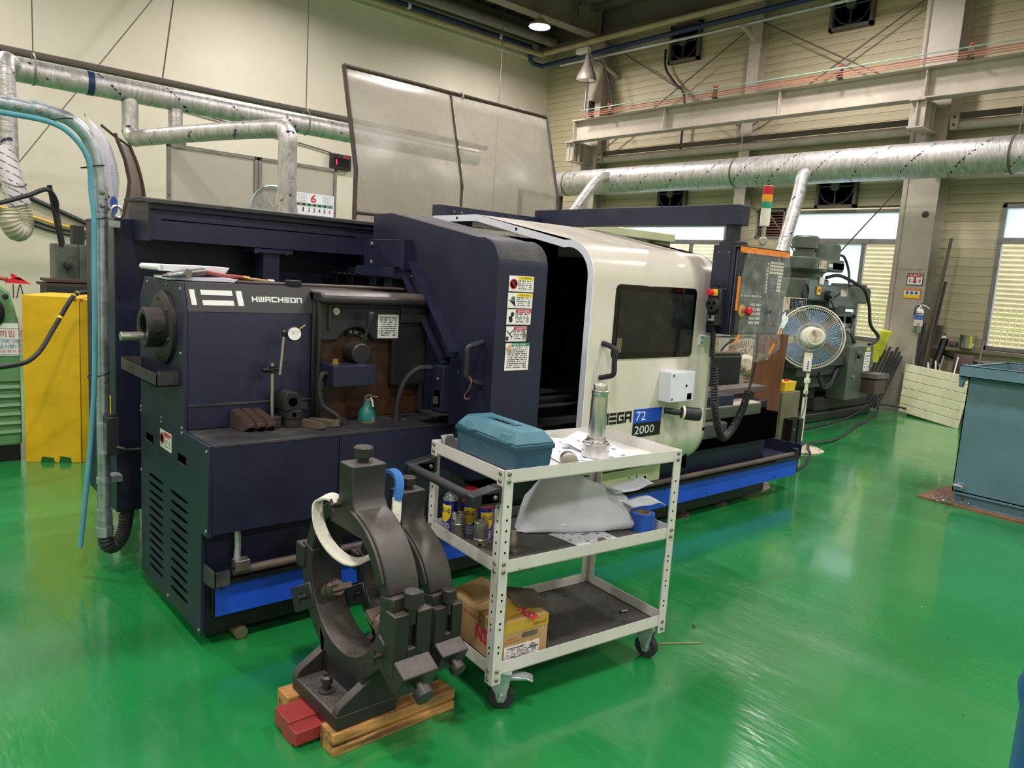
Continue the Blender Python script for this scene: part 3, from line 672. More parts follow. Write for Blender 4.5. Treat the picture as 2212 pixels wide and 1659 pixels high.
plate('bearing_sticker', 'print_white', ep, (XE-.013, 3.72, 1.235), (0, -.115, 0), (0, 0, .085), NX)
plate('sticker_picture', 'ink_black', ep, (XE-.0145, 3.705, 1.255), (0, -.03, 0), (0, 0, .045), NX)
# spindle flange
SP = (XE-.012, 3.445, 1.28)
MB().rev([(.158, 0), (.158, .014), (.15, .02), (.085, .02)], SP, NX, 40).build('spindle_flange', 'black_metal', LT)
hubm = MB().rev([(.086, .015), (.086, .085), (.082, .09), (.060, .09), (.056, .085), (.056, .02)], SP, NX, 36).build('spindle_hub', 'black_metal', LT)
box('bore_shadow', 'void', hubm, SP[0]-.024, SP[0]-.018, SP[1]-.04, SP[1]+.04, SP[2]-.04, SP[2]+.04)
MB().cyl((SP[0]-.17, 3.475, 1.238), (SP[0]-.02, 3.475, 1.238), .019, n=20).build('bar_end', 'steel', LT, bev=.003)
for i in range(6):
    a = R(60*i+20); screw(LT, (SP[0]-.02, SP[1]+.125*math.cos(a), SP[2]+.125*math.sin(a)), NX, .008, 'black_metal')
screw(hubm, (SP[0]-.05, SP[1]-.086, SP[2]-.01), (0, -1, 0), .009, 'black')
# perforated tray under the spindle
mb = MB(); y0, y1, z0, z1 = 3.26, 3.80, 1.05, 1.115
mb.box(XE-.10, XE-.096, y0, y1, z0, z1-.012); mb.box(XE-.10, XE-.012, y0, y0+.004, z0, z1-.006); mb.box(XE-.10, XE-.012, y1-.004, y1, z0, z1-.006); mb.box(XE-.10, XE-.012, y0, y1, z0, z0+.004)
tr = mb.build('drip_tray', 'navy_dusty', LT)
for i in range(22): box('tray_tooth', 'navy_dusty', tr, XE-.096+i*.0038, XE-.0943+i*.0038, y0+.001, y0+.005, z1-.006, z1-.001)
# headstock cover
hs = MB().prism([(3.81, .87), (3.209, .87), (3.209, 1.364), (3.25, 1.484), (3.81, 1.484)], 'X', XE+.006, 1.596).build('headstock_cover', 'navy', LT, bev=.003)
nb = Vector((0, -.12, .041)).normalized()
plate('logo_band', 'charcoal_band', hs, (XE+.008, 3.2085, 1.366), (.585-.03, 0, 0), (0, .0405, .1175), nb, .0015)
box('ledge_strip', 'navy_dusty', hs, XE+.006, 1.6, 3.198, 3.212, .969, .976)
box('lower_panel', 'navy', hs, XE+.008, 1.598, 3.203, 3.211, .87, .969, bev=.002)
bu = Vector((0, .041, .12)).normalized()
def band_pt(x, h): return Vector((x, 3.2085, 1.366))+bu*h+nb*.0018
def bar_on_band(x0, x1, h0, h1, name='emblem_bar', mat='ink_white', sl=.006): 
    p = [band_pt(x0+sl*0, h0), band_pt(x1, h0), band_pt(x1-sl, h1), band_pt(x0-sl, h1)]
    MB().hexa(p, [q+nb*.0012 for q in p]).build(name, mat, hs)
bar_on_band(1.066, 1.087, .028, .094); bar_on_band(1.26, 1.285, .028, .094)
bar_on_band(1.112, 1.243, .028, .050, sl=.003); bar_on_band(1.108, 1.24, .072, .094, sl=.003)
# maker's name in square strokes
GL = {'H': [(0,0,.2,1),(.8,0,1,1),(.2,.4,.8,.6)], 'W': [(0,0,.18,1),(.41,0,.59,1),(.82,0,1,1),(.18,0,.82,.2)], 'A': [(0,0,.2,.8),(.8,0,1,1),(0,.8,.8,1),(.2,.34,.8,.52)],
      'C': [(0,0,.2,1),(.2,0,1,.2),(.2,.8,1,1)], 'E': [(0,0,1,.2),(.0,.4,1,.6),(0,.8,1,1)], 'O': [(0,0,.2,1),(.8,0,1,1),(.2,0,.8,.2),(.2,.8,.8,1)], 'N': [(0,0,.2,1),(.8,0,1,1),(.2,.8,.8,1)],
      'G': [(0,0,.2,1),(.2,0,1,.2),(.2,.8,1,1),(.8,.2,1,.55),(.5,.42,.8,.58)], 'M': [(0,0,.18,1),(.41,0,.59,1),(.82,0,1,1),(.18,.8,.82,1)]}
GL = {c_: [(max(0, a-.035), max(0, b_-.03), min(1, c+.035), min(1, d+.03)) for a, b_, c, d in q] for c_, q in GL.items()}
x = 1.322
for ch in 'HWACHEON':
    mb = MB(); wd = .0255
    for a, b_, c, d in GL[ch]:
        p = [band_pt(x+a*wd, .048+b_*.024), band_pt(x+c*wd, .048+b_*.024), band_pt(x+c*wd, .048+d*.024), band_pt(x+a*wd, .048+d*.024)]
        mb.hexa(p, [q+nb*.001 for q in p])
    mb.build('letter_'+ch.lower(), 'ink_white', hs); x += .0295
# base cabinet under the shelf
XG = 2.2
box('front_panel', 'navy', LT, XE+.006, 1.593, 2.907, 2.93, .50, .862, bev=.003)
box('front_panel', 'navy', LT, 1.597, 2.3, 2.907, 2.93, .50, .862, bev=.003)
box('shelf_top', 'navy_dusty', LT, XE+.006, 2.3, 2.905, 3.22, .855, .867, bev=.002)
box('base_body', 'navy', LT, XE+.006, 2.35, 2.985, 3.8, .24, .86); box('base_body', 'navy', LT, 2.35, 5.3, 2.985, 3.8, .24, .56)
box('kick_plate', 'black', LT, XE+.006, 5.35, 2.98, 3.7, .05, .24)
# chip tray, rail and blue strip
tr = MB().box(XE+.02, 5.74, 2.90, 2.915, .285, .30).box(XE+.02, 5.74, 2.94, 2.95, .15, .30).box(XE+.02, 5.74, 2.95, 3.3, .24, .25).build('chip_tray', 'black', LT)
MB().hexa([(XE-.005, 2.86, .30), (XE+.005, 2.86, .30), (XE+.005, 3.06, .27), (XE-.005, 3.06, .27)], [(XE-.005, 2.86, .36), (XE+.005, 2.86, .36), (XE+.005, 3.06, .36), (XE-.005, 3.06, .36)]).build('tray_end', 'navy_dusty', LT)
MB().box(XE, 1.1, 2.86, 2.868, .30, .36).build('tray_lip', 'navy_dusty', LT)
MB().box(5.36, 5.74, 2.9, 3.75, .30, .31).box(5.73, 5.74, 2.9, 3.75, .30, .40).box(4.0, 5.74, 3.22, 3.24, .28, .43).build('tray_extension', 'navy', LT)
MB().cyl((1.14, 2.925, .325), (5.7, 2.925, .325), .018, n=12).build('tray_rail', 'brown_pipe', LT)
box('rail_stop', 'black_metal', LT, 5.66, 5.70, 2.9, 2.94, .33, .37)
bs = MB().prism([(2.932, .145), (2.926, .145), (2.926, .285), (2.932, .285)], 'X', 1.068, 5.735).build('blue_strip', 'signal_blue', LT, bev=.001)
for x_ in (1.09, 4.0, 4.55, 5.2): screw(bs, (x_, 2.926, .268), NY, .007, 'black_metal')
for x_ in (4.5, 5.4): screw(bs, (x_, 2.926, .17), NY, .007, 'black_metal')
box('rail_block', 'steel_dull', LT, 1.14, 1.20, 2.90, 2.95, .33, .375, bev=.003)
ribbed(smooth([(1.16, 2.945, .36), (1.165, 2.95, .44), (1.16, 2.955, .52)]), .014, .012).build('flexible_conduit', 'galv', LT)
MB().cyl((1.19, 2.96, .03), (1.19, 3.2, .03), .028, n=18).build('support_bar', 'tool_olive', LT)
for x_, y_ in ((4.36, 3.03), (4.86, 3.05), (3.4, 3.1), (2.3, 3.1)): MB().rev([(.06, 0), (.06, .02), (.03, .03), (.02, .055)], (x_, y_, 0), n=20).build('levelling_foot', 'dark_brown', LT)
box('base_skirt', 'black', LT, 3.3, 5.3, 3.0, 3.6, .05, .2)
# gear casting with its rust-stained recess
box('gear_casting', 'casting', LT, 1.6, XG, 3.2, 3.8, .87, 1.47, bev=.01)
MB().prism([(1.618, .87), (1.618, 1.26), (2.18, 1.26), (2.18, .87)], 'Y', 3.188, 3.2).build('stained_recess', 'rust_oil', LT)
face = [(1.602, .872), (1.602, 1.455), (2.2, 1.455), (2.2, .872), (2.172, .872), (2.172, 1.018), (2.0, 1.018), (2.0, 1.245), (1.905, 1.245)]+arc(1.795, 1.20, .105, 22, 158, 10)+[(1.685, 1.245), (1.625, 1.245), (1.625, .872)]
MB().prism(face, 'Y', 3.150, 3.19).build('casting_face', 'casting', LT, bev=.010, seg=3)
MB().prism([(1.66, 1.30), (1.66, 1.40), (2.035, 1.40), (2.035, 1.33), (2.185, 1.33), (2.185, 1.42), (1.645, 1.42), (1.645, 1.30)], 'Y', 3.135, 3.16).build('casting_ridge', 'casting', LT, bev=.010, seg=3)
MB().prism([(3.105, 1.418), (3.105, 1.45), (3.14, 1.474), (3.3, 1.474), (3.3, 1.418)], 'X', 1.6, XG).build('casting_cornice', 'casting', LT, bev=.012, seg=3)
MB().cyl((1.685, 3.155, 1.383), (1.685, 3.138, 1.383), .017, n=16).build('filler_plug', 'fan_dirty', LT, bev=.003)
kb = MB().rev([(.048, 0), (.05, .012), (.05, .095), (.044, .10)], (1.79, 3.18, 1.19), NY, 32).build('selector_knob', 'black_metal', LT)
MB().tube([(1.80, 3.10, 1.235), (1.815, 3.085, 1.295), (1.822, 3.08, 1.315)], .009, 10).build('selector_lever', 'black_metal', LT)
MB().rev([(.011, 0), (.014, .03), (.018, .065), (.014, .075), (.002, .078)], (1.822, 3.08, 1.312), (.12, -.05, 1), 16).build('lever_grip', 'dark_plastic', LT)
da = MB(); 
for i in range(12):
    a0, a1 = R(20+i*7.5), R(20+(i+1)*7.5); P = lambda a, r: (1.795+r*math.cos(a), 3.185, 1.20+r*math.sin(a))
    q = [P(a0, .072), P(a1, .072), P(a1, .098), P(a0, .098)]; da.hexa(q, [(p[0], 3.182, p[2]) for p in q])
dl = da.build('selector_dial', 'ink_black', LT)
for s, a, hh in (('H', 95, .016), ('901-1500', 78, .012), ('L', 30, .016), ('20-250', 50, .010)):
    c = Vector((1.795+.078*math.cos(R(a)), 3.1815, 1.20+.078*math.sin(R(a)))); t = Vector((math.sin(R(a)), 0, -math.cos(R(a)))); text(s, 'ink_white', dl, c-t*.008, t, Vector((math.cos(R(a)), 0, math.sin(R(a)))), .016 if len(s) > 2 else .009, hh)
plate('speed_chart', 'print_chart', LT, (1.91, 3.149, 1.257), (.116, 0, 0), (0, 0, .115), NY)
sb = box('switch_box', 'navy', LT, 1.62, 1.845, 3.03, 3.155, 1.05, 1.147, bev=.003)
MB().rev([(.018, 0), (.018, .008), (.016, .008), (.016, .022)], (1.665, 3.1, 1.147), n=18).build('box_cap', 'brass', sb)
MB().tube(smooth([(1.62, 3.09, 1.105), (1.595, 3.09, 1.10), (1.585, 3.088, 1.06), (1.585, 3.08, 1.0), (1.60, 3.075, .955), (1.655, 3.06, .915), (1.69, 3.05, .87)]), .012, 10).build('box_hose', 'rubber', sb)
MB().cyl((1.585, 3.088, 1.035), (1.585, 3.088, 1.065), .018, n=10).build('hose_nut', 'rubber', sb)
MB().cyl((1.69, 3.05, .867), (1.69, 3.05, .90), .016, n=10).build('hose_nut', 'rubber', sb)
pk = box('shelf_plate', 'steel_dull', LT, 1.95, 2.04, 3.05, 3.13, .867, .8685)
MB().rev([(.019, 0), (.021, .005), (.021, .02), (.017, .023)], (1.995, 3.09, .868), n=18).build('shelf_knob', 'black', pk)
# headstock top details: guide rods and black latch blocks
for y in (3.32, 3.36): MB().cyl((1.3, y, 1.492), (2.4, y, 1.492), .006, n=8).build('top_rod', 'brown_pipe', LT)
box('latch_block', 'black', LT, 1.50, 1.56, 3.24, 3.29, 1.486, 1.512, bev=.003)
# rear electrical cabinet and rear beam
cb = box('electrical_cabinet', 'navy', LT, 1.0, 2.55, 4.14, 4.72, .25, 1.755, bev=.004)
plate('yellow_sticker', 'print_yellow', cb, (.999, 4.32, .75), (0, -.09, 0), (0, 0, .10), NX)
bm = MB().prism([(3.90, 1.655), (3.90, 1.80), (3.885, 1.80), (3.885, 1.835), (4.2, 1.845), (4.2, 1.655)], 'X', 1.09, 2.35).build('rear_beam', 'navy', LT, bev=.003)
box('beam_slot', 'void', bm, 1.15, 2.2, 3.8985, 3.90, 1.752, 1.757)
box('beam_end', 'navy', bm, 1.082, 1.092, 3.87, 4.2, 1.65, 1.838)
MB().prism([(3.86, 1.828), (3.86, 1.846), (3.9, 1.852), (4.2, 1.852), (4.2, 1.84)], 'X', 1.06, 2.4).build('beam_cap', 'navy_dusty', bm, bev=.002)
box('beam_post', 'navy', LT, 1.665, 1.755, 3.92, 4.02, 1.48, 1.64); box('post_plate', 'navy', LT, 1.61, 1.82, 3.9, 4.06, 1.632, 1.652)
for x_ in (1.63, 1.80): screw(LT, (x_, 3.93, 1.632), (0, 0, -1), .012, 'steel_dull', 'bolt', True)
MB().tube([(1.04+.025*math.cos(t*.5236), 4.25, 1.785+.03*math.sin(t*.5236)) for t in range(12)], .008, 8, closed=True).build('eye_bolt', 'steel', cb)
# fixed navy guard
def guard_prof(f, top, knee, back, r, zlow, dy=0):
    """side outline: roof, knee, rounded nose, front, rounded chin"""
    sl = math.atan2(knee[1]-1.757+dy, knee[0]-2.738)
    return [back, knee]
gp = [(3.711, 1.0), (3.711, 1.883), (3.535, 1.885), (2.775, 1.762)]+arc(2.745, 1.637, .125, 75, 180, 8)+[(2.618, .78)]+arc(2.768, .76, .15, 180, 262, 7)+[(3.1, .64), (3.3, .70)]
gd = MB().prism(gp, 'X', XG, 2.505).build('fixed_guard', 'navy', LT, bev=.004)
roof = [(3.535, 1.885), (2.775, 1.762)]+arc(2.745, 1.637, .125, 75, 165, 8)
MB().prism(roof+[(p[0]+.001, p[1]+.0015) for p in roof[::-1]], 'X', XG+.006, 2.499).build('dusty_roof', 'navy_dusty', gd)
def grip(x0, y, za, zb, axis, par, r=.0125, out=.05, mat='dark_plastic'):
    d = Vector(axis); a = Vector((x0, y, za)); b_ = Vector((x0, y, zb)); 
    MB().tube(smooth([a, a+d*out*.55+Vector((0, 0, (zb-za)*.06)), a+d*out+Vector((0, 0, (zb-za)*.16)), (a+b_)/2+d*out, b_+d*out-Vector((0, 0, (zb-za)*.16)), b_+d*out*.55-Vector((0, 0, (zb-za)*.06)), b_], 5), r, 10).build('door_handle', mat, par)
grip(XG, 2.695, 1.09, 1.285, (-1, .25, 0), gd, .014, .075)
tag(MB().tube(smooth([(2.13, 2.70, 1.13), (2.125, 2.675, 1.11), (2.125, 2.69, 1.07), (2.125, 2.72, 1.035), (2.125, 2.705, 1.02), (2.125, 2.68, 1.03)]), .0025, 6).build('wire_hook', 'copper', None), 'bent copper wire hook hanging on the guard handle', 'hook')
# guard bracket plates
mt = MB().box(XG-.012, XG, 3.34, 3.745, 1.60, 1.745)
gb = mt.build('bracket_plate', 'navy', gd, bev=.002)
MB().prism([(3.318, 1.59), (3.318, 1.745), (3.345, 1.745), (3.345, 1.605), (3.36, 1.59)], 'X', XG-.05, XG).build('bracket_flange', 'navy', gd)
MB().prism([(3.74, 1.745), (3.78, 1.72), (3.78, 1.60), (3.80, 1.585), (4.05, 1.585), (4.07, 1.565), (4.07, 1.545), (3.74, 1.545)], 'X', XG-.014, XG-.006).build('bracket_flange', 'navy', gd)
MB().prism([(3.33, 1.545), (3.33, 1.585), (3.345, 1.60), (3.70, 1.60), (3.72, 1.585), (3.72, 1.545)], 'X', XG-.10, XG-.092).build('bracket_flange', 'navy', gd)
box('bracket_floor', 'navy', gd, XG-.10, XG, 3.33, 4.07, 1.543, 1.549)
for y, z in ((3.70, 1.72), (3.38, 1.72), (3.70, 1.62), (3.38, 1.62)): screw(gd, (XG-.012, y, z), NX, .013, 'steel_dull', 'bolt', True)
for y in (3.98, 3.80, 3.55, 3.40): 
    box('stand_off', 'black', gd, XG-.09, XG-.03, y-.035, y+.035, 1.485, 1.543, bev=.002)
for i in range(5): screw(gd, (XG-.06, 4.03-i*.06, 1.549), NZ, .008, 'black_metal')
# diagonal channel on the guard side
ch = [(XG-.0, 3.30, 1.60), (XG-.0, 2.915, 1.185), (XG-.0, 2.905, .87)]
mb = MB()
for (a, b_) in zip(ch, ch[1:]):
    a = Vector(a); b_ = Vector(b_); d = (b_-a).normalized(); s = Vector((1, 0, 0)).cross(d).normalized()*.045
    for off, hgt in ((-1, .055), (1, .055)):
        p0, p1 = a+s*off, b_+s*off; q = s.normalized()*.004*off
        mb.hexa([p0, p0+q, p1+q, p1], [p+Vector((-hgt, 0, 0)) for p in (p0, p0+q, p1+q, p1)])
    mb.hexa([a-s, a+s, b_+s, b_-s], [p+Vector((-.006, 0, 0)) for p in (a-s, a+s, b_+s, b_-s)])
cn = mb.build('cable_channel', 'navy', gd)
for p in ((3.30, 1.56), (3.10, 1.41), (2.87, 1.12), (2.87, .93)): screw(cn, (XG-.006, p[0], p[1]), NX, .008)
sw = box('limit_switch_box', 'navy', gd, 2.11, 2.155, 2.87, 2.96, .93, 1.15, bev=.002); box('switch_opening', 'void', sw, 2.108, 2.111, 2.89, 2.94, .95, 1.03); box('switch_latch', 'steel_dull', sw, 2.10, 2.109, 2.90, 2.93, .965, 1.0); screw(sw, (2.11, 2.915, 1.085), NX, .008)
box('switch_shelf', 'navy_dusty', gd, 2.06, 2.2, 2.86, 2.99, .915, .925)
MB().tube(smooth([(2.12, 2.98, 1.13), (2.05, 3.0, 1.125), (1.99, 3.02, 1.06), (1.965, 3.03, .96), (1.96, 3.03, .885)]), .014, 10).build('guard_hose', 'rubber', gd)
MB().cyl((1.96, 3.03, .866), (1.96, 3.03, .905), .019, n=10).build('hose_nut', 'rubber', gd)
# stickers on the guard front
def sticker(pts, par, name, mat, th=.0008):
    MB().hexa([(x_, 2.6175, z_) for x_, z_ in pts], [(x_, 2.6175-th, z_) for x_, z_ in pts]).build(name, mat, par)
def warning(x0, x1, z0, z1, mat, headm, head, pict, par=gd):
    s = plate('warning_sticker', mat, par, (x0, 2.6170, z0), (x1-x0, 0, 0), (0, 0, z1-z0), NY, .0012)
    hx = x0+(x1-x0)*.36; plate('sticker_header', headm, s, (hx, 2.6158, z1-.017), (x1-hx-.002, 0, 0), (0, 0, .015), NY, .0006)
    text(head, 'ink_black' if headm == 'can_yellow' else 'ink_white', s, (hx+.012, 2.6150, z1-.0145), (1, 0, 0), NZ, (x1-hx)*.75, .010)
    plate('picture_field', 'ink_white', s, (x0+.002, 2.6158, z0+.006), (hx-x0-.004, 0, 0), (0, 0, z1-z0-.012), NY, .0006)
    cx, cz = (x0+hx)/2, (z0+z1)/2
    if pict == 'no':
        MB().rev([(.024, 0), (.024, .0008), (.019, .0008), (.019, 0)], (cx, 2.615, cz-.002), NY, 20).build('prohibition_ring', 'ink_red', s)
        MB().prism([(cx-.005, cz-.016), (cx+.008, cz-.012), (cx+.014, cz+.012), (cx, cz+.018), (cx-.008, cz+.004)], 'Y', 2.6146, 2.6152).build('pictogram', 'ink_black', s)
        MB().prism([(cx-.018, cz+.012), (cx-.014, cz+.016), (cx+.018, cz-.016), (cx+.014, cz-.02)], 'Y', 2.6138, 2.6145).build('prohibition_bar', 'ink_red', s)
    elif pict == 'hand':
        mb = MB().prism([(cx-.006, cz-.004), (cx+.016, cz-.004), (cx+.022, cz-.028), (cx+.004, cz-.018), (cx-.02, cz+.0), (cx-.016, cz+.004)], 'Y', 2.6146, 2.6152)
        for i in range(4): mb.box(cx-.006+i*.0058, cx-.002+i*.0058, 2.6146, 2.6152, cz-.004, cz+.016+.004*math.sin(i))
        mb.build('pictogram', 'ink_black', s)
    elif pict == 'gear':
        mb = MB()
        for gx, gz, gr in ((cx+.006, cz+.012, .012), (cx-.002, cz-.014, .013)):
            mb.prism([(gx+(gr if i % 2 else gr*.75)*math.cos(i*math.pi/10), gz+(gr if i % 2 else gr*.75)*math.sin(i*math.pi/10)) for i in range(20)], 'Y', 2.6146, 2.6152)
        mb.prism([(cx-.02, cz-.004), (cx-.004, cz+.006), (cx+.008, cz-.002), (cx-.008, cz-.01)], 'Y', 2.614, 2.6145); mb.build('pictogram', 'ink_black', s)
    elif pict == 'fall':
        mb = MB().box(cx-.022, cx-.008, 2.6146, 2.6152, cz-.03, cz-.012)
        for q in (((-.02, .016), (-.004, .0)), ((-.004, .0), (.014, .012)), ((-.004, 0), (.016, -.014)), ((.006, .006), (.02, .02)), ((.006, -.006), (.01, -.026))):
            a, b_ = Vector((cx+q[0][0], 2.6149, cz+q[0][1])), Vector((cx+q[1][0], 2.6149, cz+q[1][1])); mb.tube([a, b_], .0022, 5)
        mb.build('pictogram', 'ink_black', s)
warning(2.264, 2.417, 1.526, 1.598, 'print_red', 'can_yellow', 'WARNING', 'no')
warning(2.263, 2.415, 1.450, 1.520, 'print_red', 'can_yellow', 'WARNING', 'hand')
warning(2.263, 2.412, 1.374, 1.445, 'print_red', 'ink_red', 'DANGER', 'gear')
warning(2.265, 2.392, 1.296, 1.366, 'print_red', 'magenta_ink', 'DANGER', 'fall')
MB().add([(2.37, 2.616, 1.366), (2.407, 2.616, 1.296), (2.385, 2.600, 1.31), (2.368, 2.606, 1.35)], [(0, 1, 2, 3)]).build('peeled_corner', 'cardboard', gd)
s5 = plate('precautions_sticker', 'print_green', gd, (2.268, 2.6170, 1.16), (.148, 0, 0), (0, 0, .128), NY)
plate('sticker_header', 'green_plastic', s5, (2.305, 2.6158, 1.275), (.11, 0, 0), (0, 0, .013), NY, .0006); text('PRECAUTIONS', 'ink_white', s5, (2.31, 2.615, 1.277), (1, 0, 0), NZ, .08, .009)
MB().add([(2.268, 2.616, 1.262), (2.30, 2.616, 1.288), (2.298, 2.602, 1.27), (2.275, 2.602, 1.258)], [(0, 1, 2, 3)]).build('peeled_corner', 'cardboard', s5)
# working bay seen through the open door
box('bay_back', 'void', LT, 2.45, 3.98, 3.95, 4.1, .5, 1.86); box('bay_floor', 'void', LT, 2.4, 5.3, 2.9, 4.0, .5, .7); box('bay_end_dark', 'void', LT, 3.815, 3.83, 2.66, 4.0, .5, 1.75)  # the end sheet is added in black so the bay's far side looks unlit
for y0, y1, z0, z1, mt in ((3.44, 3.56, .70, .872, 'steel_dull'), (3.26, 3.40, .66, .822, 'steel_dull'), (3.0, 3.16, .62, .775, 'navy_dusty')):
    box('bed_way', 'black', LT, 2.45, 5.3, y0, y1, z0, z1-.012); box('way_surface', mt, LT, 2.45, 5.3, y0, y1, z1-.012, z1, bev=.003)
box('apron_ledge', 'navy_dusty', LT, 2.45, 4.5, 2.82, 3.0, .60, .70, bev=.01)
MB().cyl((2.6, 3.6, 1.56), (2.85, 3.6, 1.56), .018, n=14).cyl((2.72, 3.6, 1.56), (2.74, 3.6, 1.56), .026, n=14).build('coolant_pipe', 'galv', LT)
box('turret_post', 'black_metal', LT, 3.35, 3.40, 3.60, 3.66, .9, 1.5, bev=.004); MB().cyl((3.3, 3.5, .87), (3.3, 3.5, .96), .04, n=16).build('bay_fixture', 'black_metal', LT); MB().cyl((3.05, 3.35, .83), (3.5, 3.35, .83), .035, n=16).build('bay_shaft', 'black_metal', LT)
# cream sliding door: a shell open to the bay
def offset_in(p, d):
    out = []
    for i, q in enumerate(p):
        a = Vector(p[max(0, i-1)]); b_ = Vector(p[min(len(p)-1, i+1)]); t = (b_-a).normalized(); out.append((q[0]-t.y*d, q[1]+t.x*d))
    return out
dp = [(4.0, 1.937), (3.563, 1.938), (2.815, 1.797)]+arc(2.785, 1.610, .19, 80, 180, 12)+[(2.596, .76)]+arc(2.816, .74, .22, 180, 268, 9)+[(2.95, .515)]
di = offset_in(dp, .038)
sd = MB().prism(dp+di[::-1], 'X', 2.804, 3.892).build('sliding_door', 'cream_paint', LT, ang=30)
MB().prism(dp+di[::-1], 'X', 2.797, 2.804).build('door_edge', 'cool_white', sd)
lin_ = offset_in(dp, .041)[8:-1]; MB().prism(lin_+offset_in(dp, .044)[8:-1][::-1], 'X', 2.81, 3.81).build('door_dark_liner', 'void', sd)  # black sheet added inside the door, shade of the bay put into its colour
for y, z in ((3.75, 1.92), (3.2, 1.853)): MB().cyl((2.798, y, z), (2.795, y, z), .008, n=10).build('edge_hole', 'void', sd)
MB().prism(dp+[(3.2, .56), (4.0, 1.2)], 'X', 3.866, 3.892).build('door_side', 'cream_paint', sd)
box('door_skirt', 'panel_cream', sd, 2.95, 3.85, 2.865, 2.88, .37, .475, bev=.003)
for x_ in (3.55, 3.62): screw(sd, (x_, 2.865, .42), NY, .006, 'black'); 
MB().cyl((3.70, 2.866, .40), (3.70, 2.862, .40), .012, n=12).build('skirt_hole', 'void', sd)
YD = 2.596
win = MB().prism(rrect(2.975, 3.675, 1.198, 1.59, .03), 'Y', YD-.006, YD).build('window_surround', 'black', sd, bev=.003)
win.data.materials[0] = MATS['black_gloss'] if 'black_gloss' in MATS else MATS['black']
MB().prism(rrect(3.005, 3.645, 1.232, 1.555, .012), 'Y', YD-.0085, YD-.006).build('window_pane', 'door_glass', sd)
plate('pane_sticker', 'tool_olive', sd, (3.005, YD-.0095, 1.235), (.04, 0, 0), (0, 0, .075), NY, .0006)
grip(2.905, YD, 1.105, 1.285, (.35, -1, 0), sd, .014, .07)
MB().prism([(2.865, 1.09), (2.875, 1.09), (2.875, 1.30), (2.865, 1.30)], 'Y', YD-.003, YD).build('handle_plate', 'cool_white', sd)
lb = box('latch_cover', 'cool_white', sd, 3.40, 3.62, YD-.085, YD, .955, 1.125, bev=.004)
box('latch_opening', 'void', lb, 3.56, 3.60, YD-.0865, YD-.085, .965, 1.0); MB().cyl((3.545, YD-.087, 1.045), (3.545, YD-.084, 1.045), .008, n=10).build('latch_hole', 'void', lb)
screw(lb, (3.42, YD-.085, 1.108), NY, .008); screw(lb, (3.42, YD-.085, .975), NY, .008)
plate('caution_label', 'print_label', sd, (3.655, YD-.001, .99), (.07, 0, 0), (0, 0, .10), NY); plate('caution_header', 'can_yellow', sd, (3.655, YD-.0022, 1.075), (.07, 0, 0), (0, 0, .018), NY)
hw = MB().rev([(.018, 0), (.018, .09), (.036, .10), (.038, .11), (.038, .20), (.034, .205)], (3.44, YD-.03, .90), (.72, -.55, -.06), 20).build('crank_grip', 'dark_plastic', sd)
MB().rev([(.038, 0), (.041, 0), (.041, .012), (.038, .012)], Vector((3.44, YD-.03, .90))+Vector((.72, -.55, -.06)).normalized()*.098, (.72, -.55, -.06), 20).build('grip_ring', 'fan_plastic', hw)
# model lettering
x = 2.945
for ch in 'MEGA':
    mb = MB()
    for a, b_, c, d in GL[ch]: mb.box(x+a*.056, x+c*.056, YD-.0018, YD-.0002, .848+b_*.062, .848+d*.062)
    mb.build('letter_'+ch.lower(), 'ink_black', sd); x += .0625
plate('model_plate', 'signal_blue', sd, (3.205, YD-.0015, .838), (.245, 0, 0), (0, 0, .078), NY); text('72', 'ink_white', sd, (3.225, YD-.0028, .851), (1, 0, 0), NZ, .085, .052)
plate('model_plate', 'ink_black', sd, (3.205, YD-.0015, .757), (.245, 0, 0), (0, 0, .081), NY); text('2000', 'ink_white', sd, (3.222, YD-.0028, .775), (1, 0, 0), NZ, .17, .046)
text('CAPACITY', 'ink_black', sd, (3.02, YD-.0015, .768), (1, 0, 0), NZ, .16, .014)
box('pendant_bracket', 'cool_white', sd, 3.735, 3.79, YD-.008, YD, 1.265, 1.325, bev=.004); box('bracket_tongue', 'cool_white', sd, 3.745, 3.90, YD-.16, YD-.0, 1.318, 1.326)
for z in (1.28, 1.31): screw(sd, (3.762, YD-.008, z), NY, .008, 'steel_dull', 'bolt', True)
# back rail and pendant arm
box('rear_rail', 'navy', LT, 2.87, 3.86, 4.03, 4.12, 1.945, 2.016, bev=.003)
for x_ in (2.98, 3.04): screw(LT, (x_, 4.03, 1.98), NY, .01, 'steel_dull', 'bolt', True)
MB().box(3.0, 3.15, 4.05, 4.3, .3, 1.95).build('rear_column', 'navy', LT)
ar = box('pendant_arm', 'navy', LT, 3.75, 3.86, 2.42, 4.1, 1.958, 2.070, bev=.004)
MB().cyl((3.814, 2.485, 1.855), (3.814, 2.485, 1.96), .042, n=28).build('arm_pipe', 'dark_plastic', LT)
MB().rev([(.078, 0), (.078, .02), (.072, .026)], (3.814, 2.477, 1.844), n=32).build('swivel_flange', 'dark_plastic', LT)
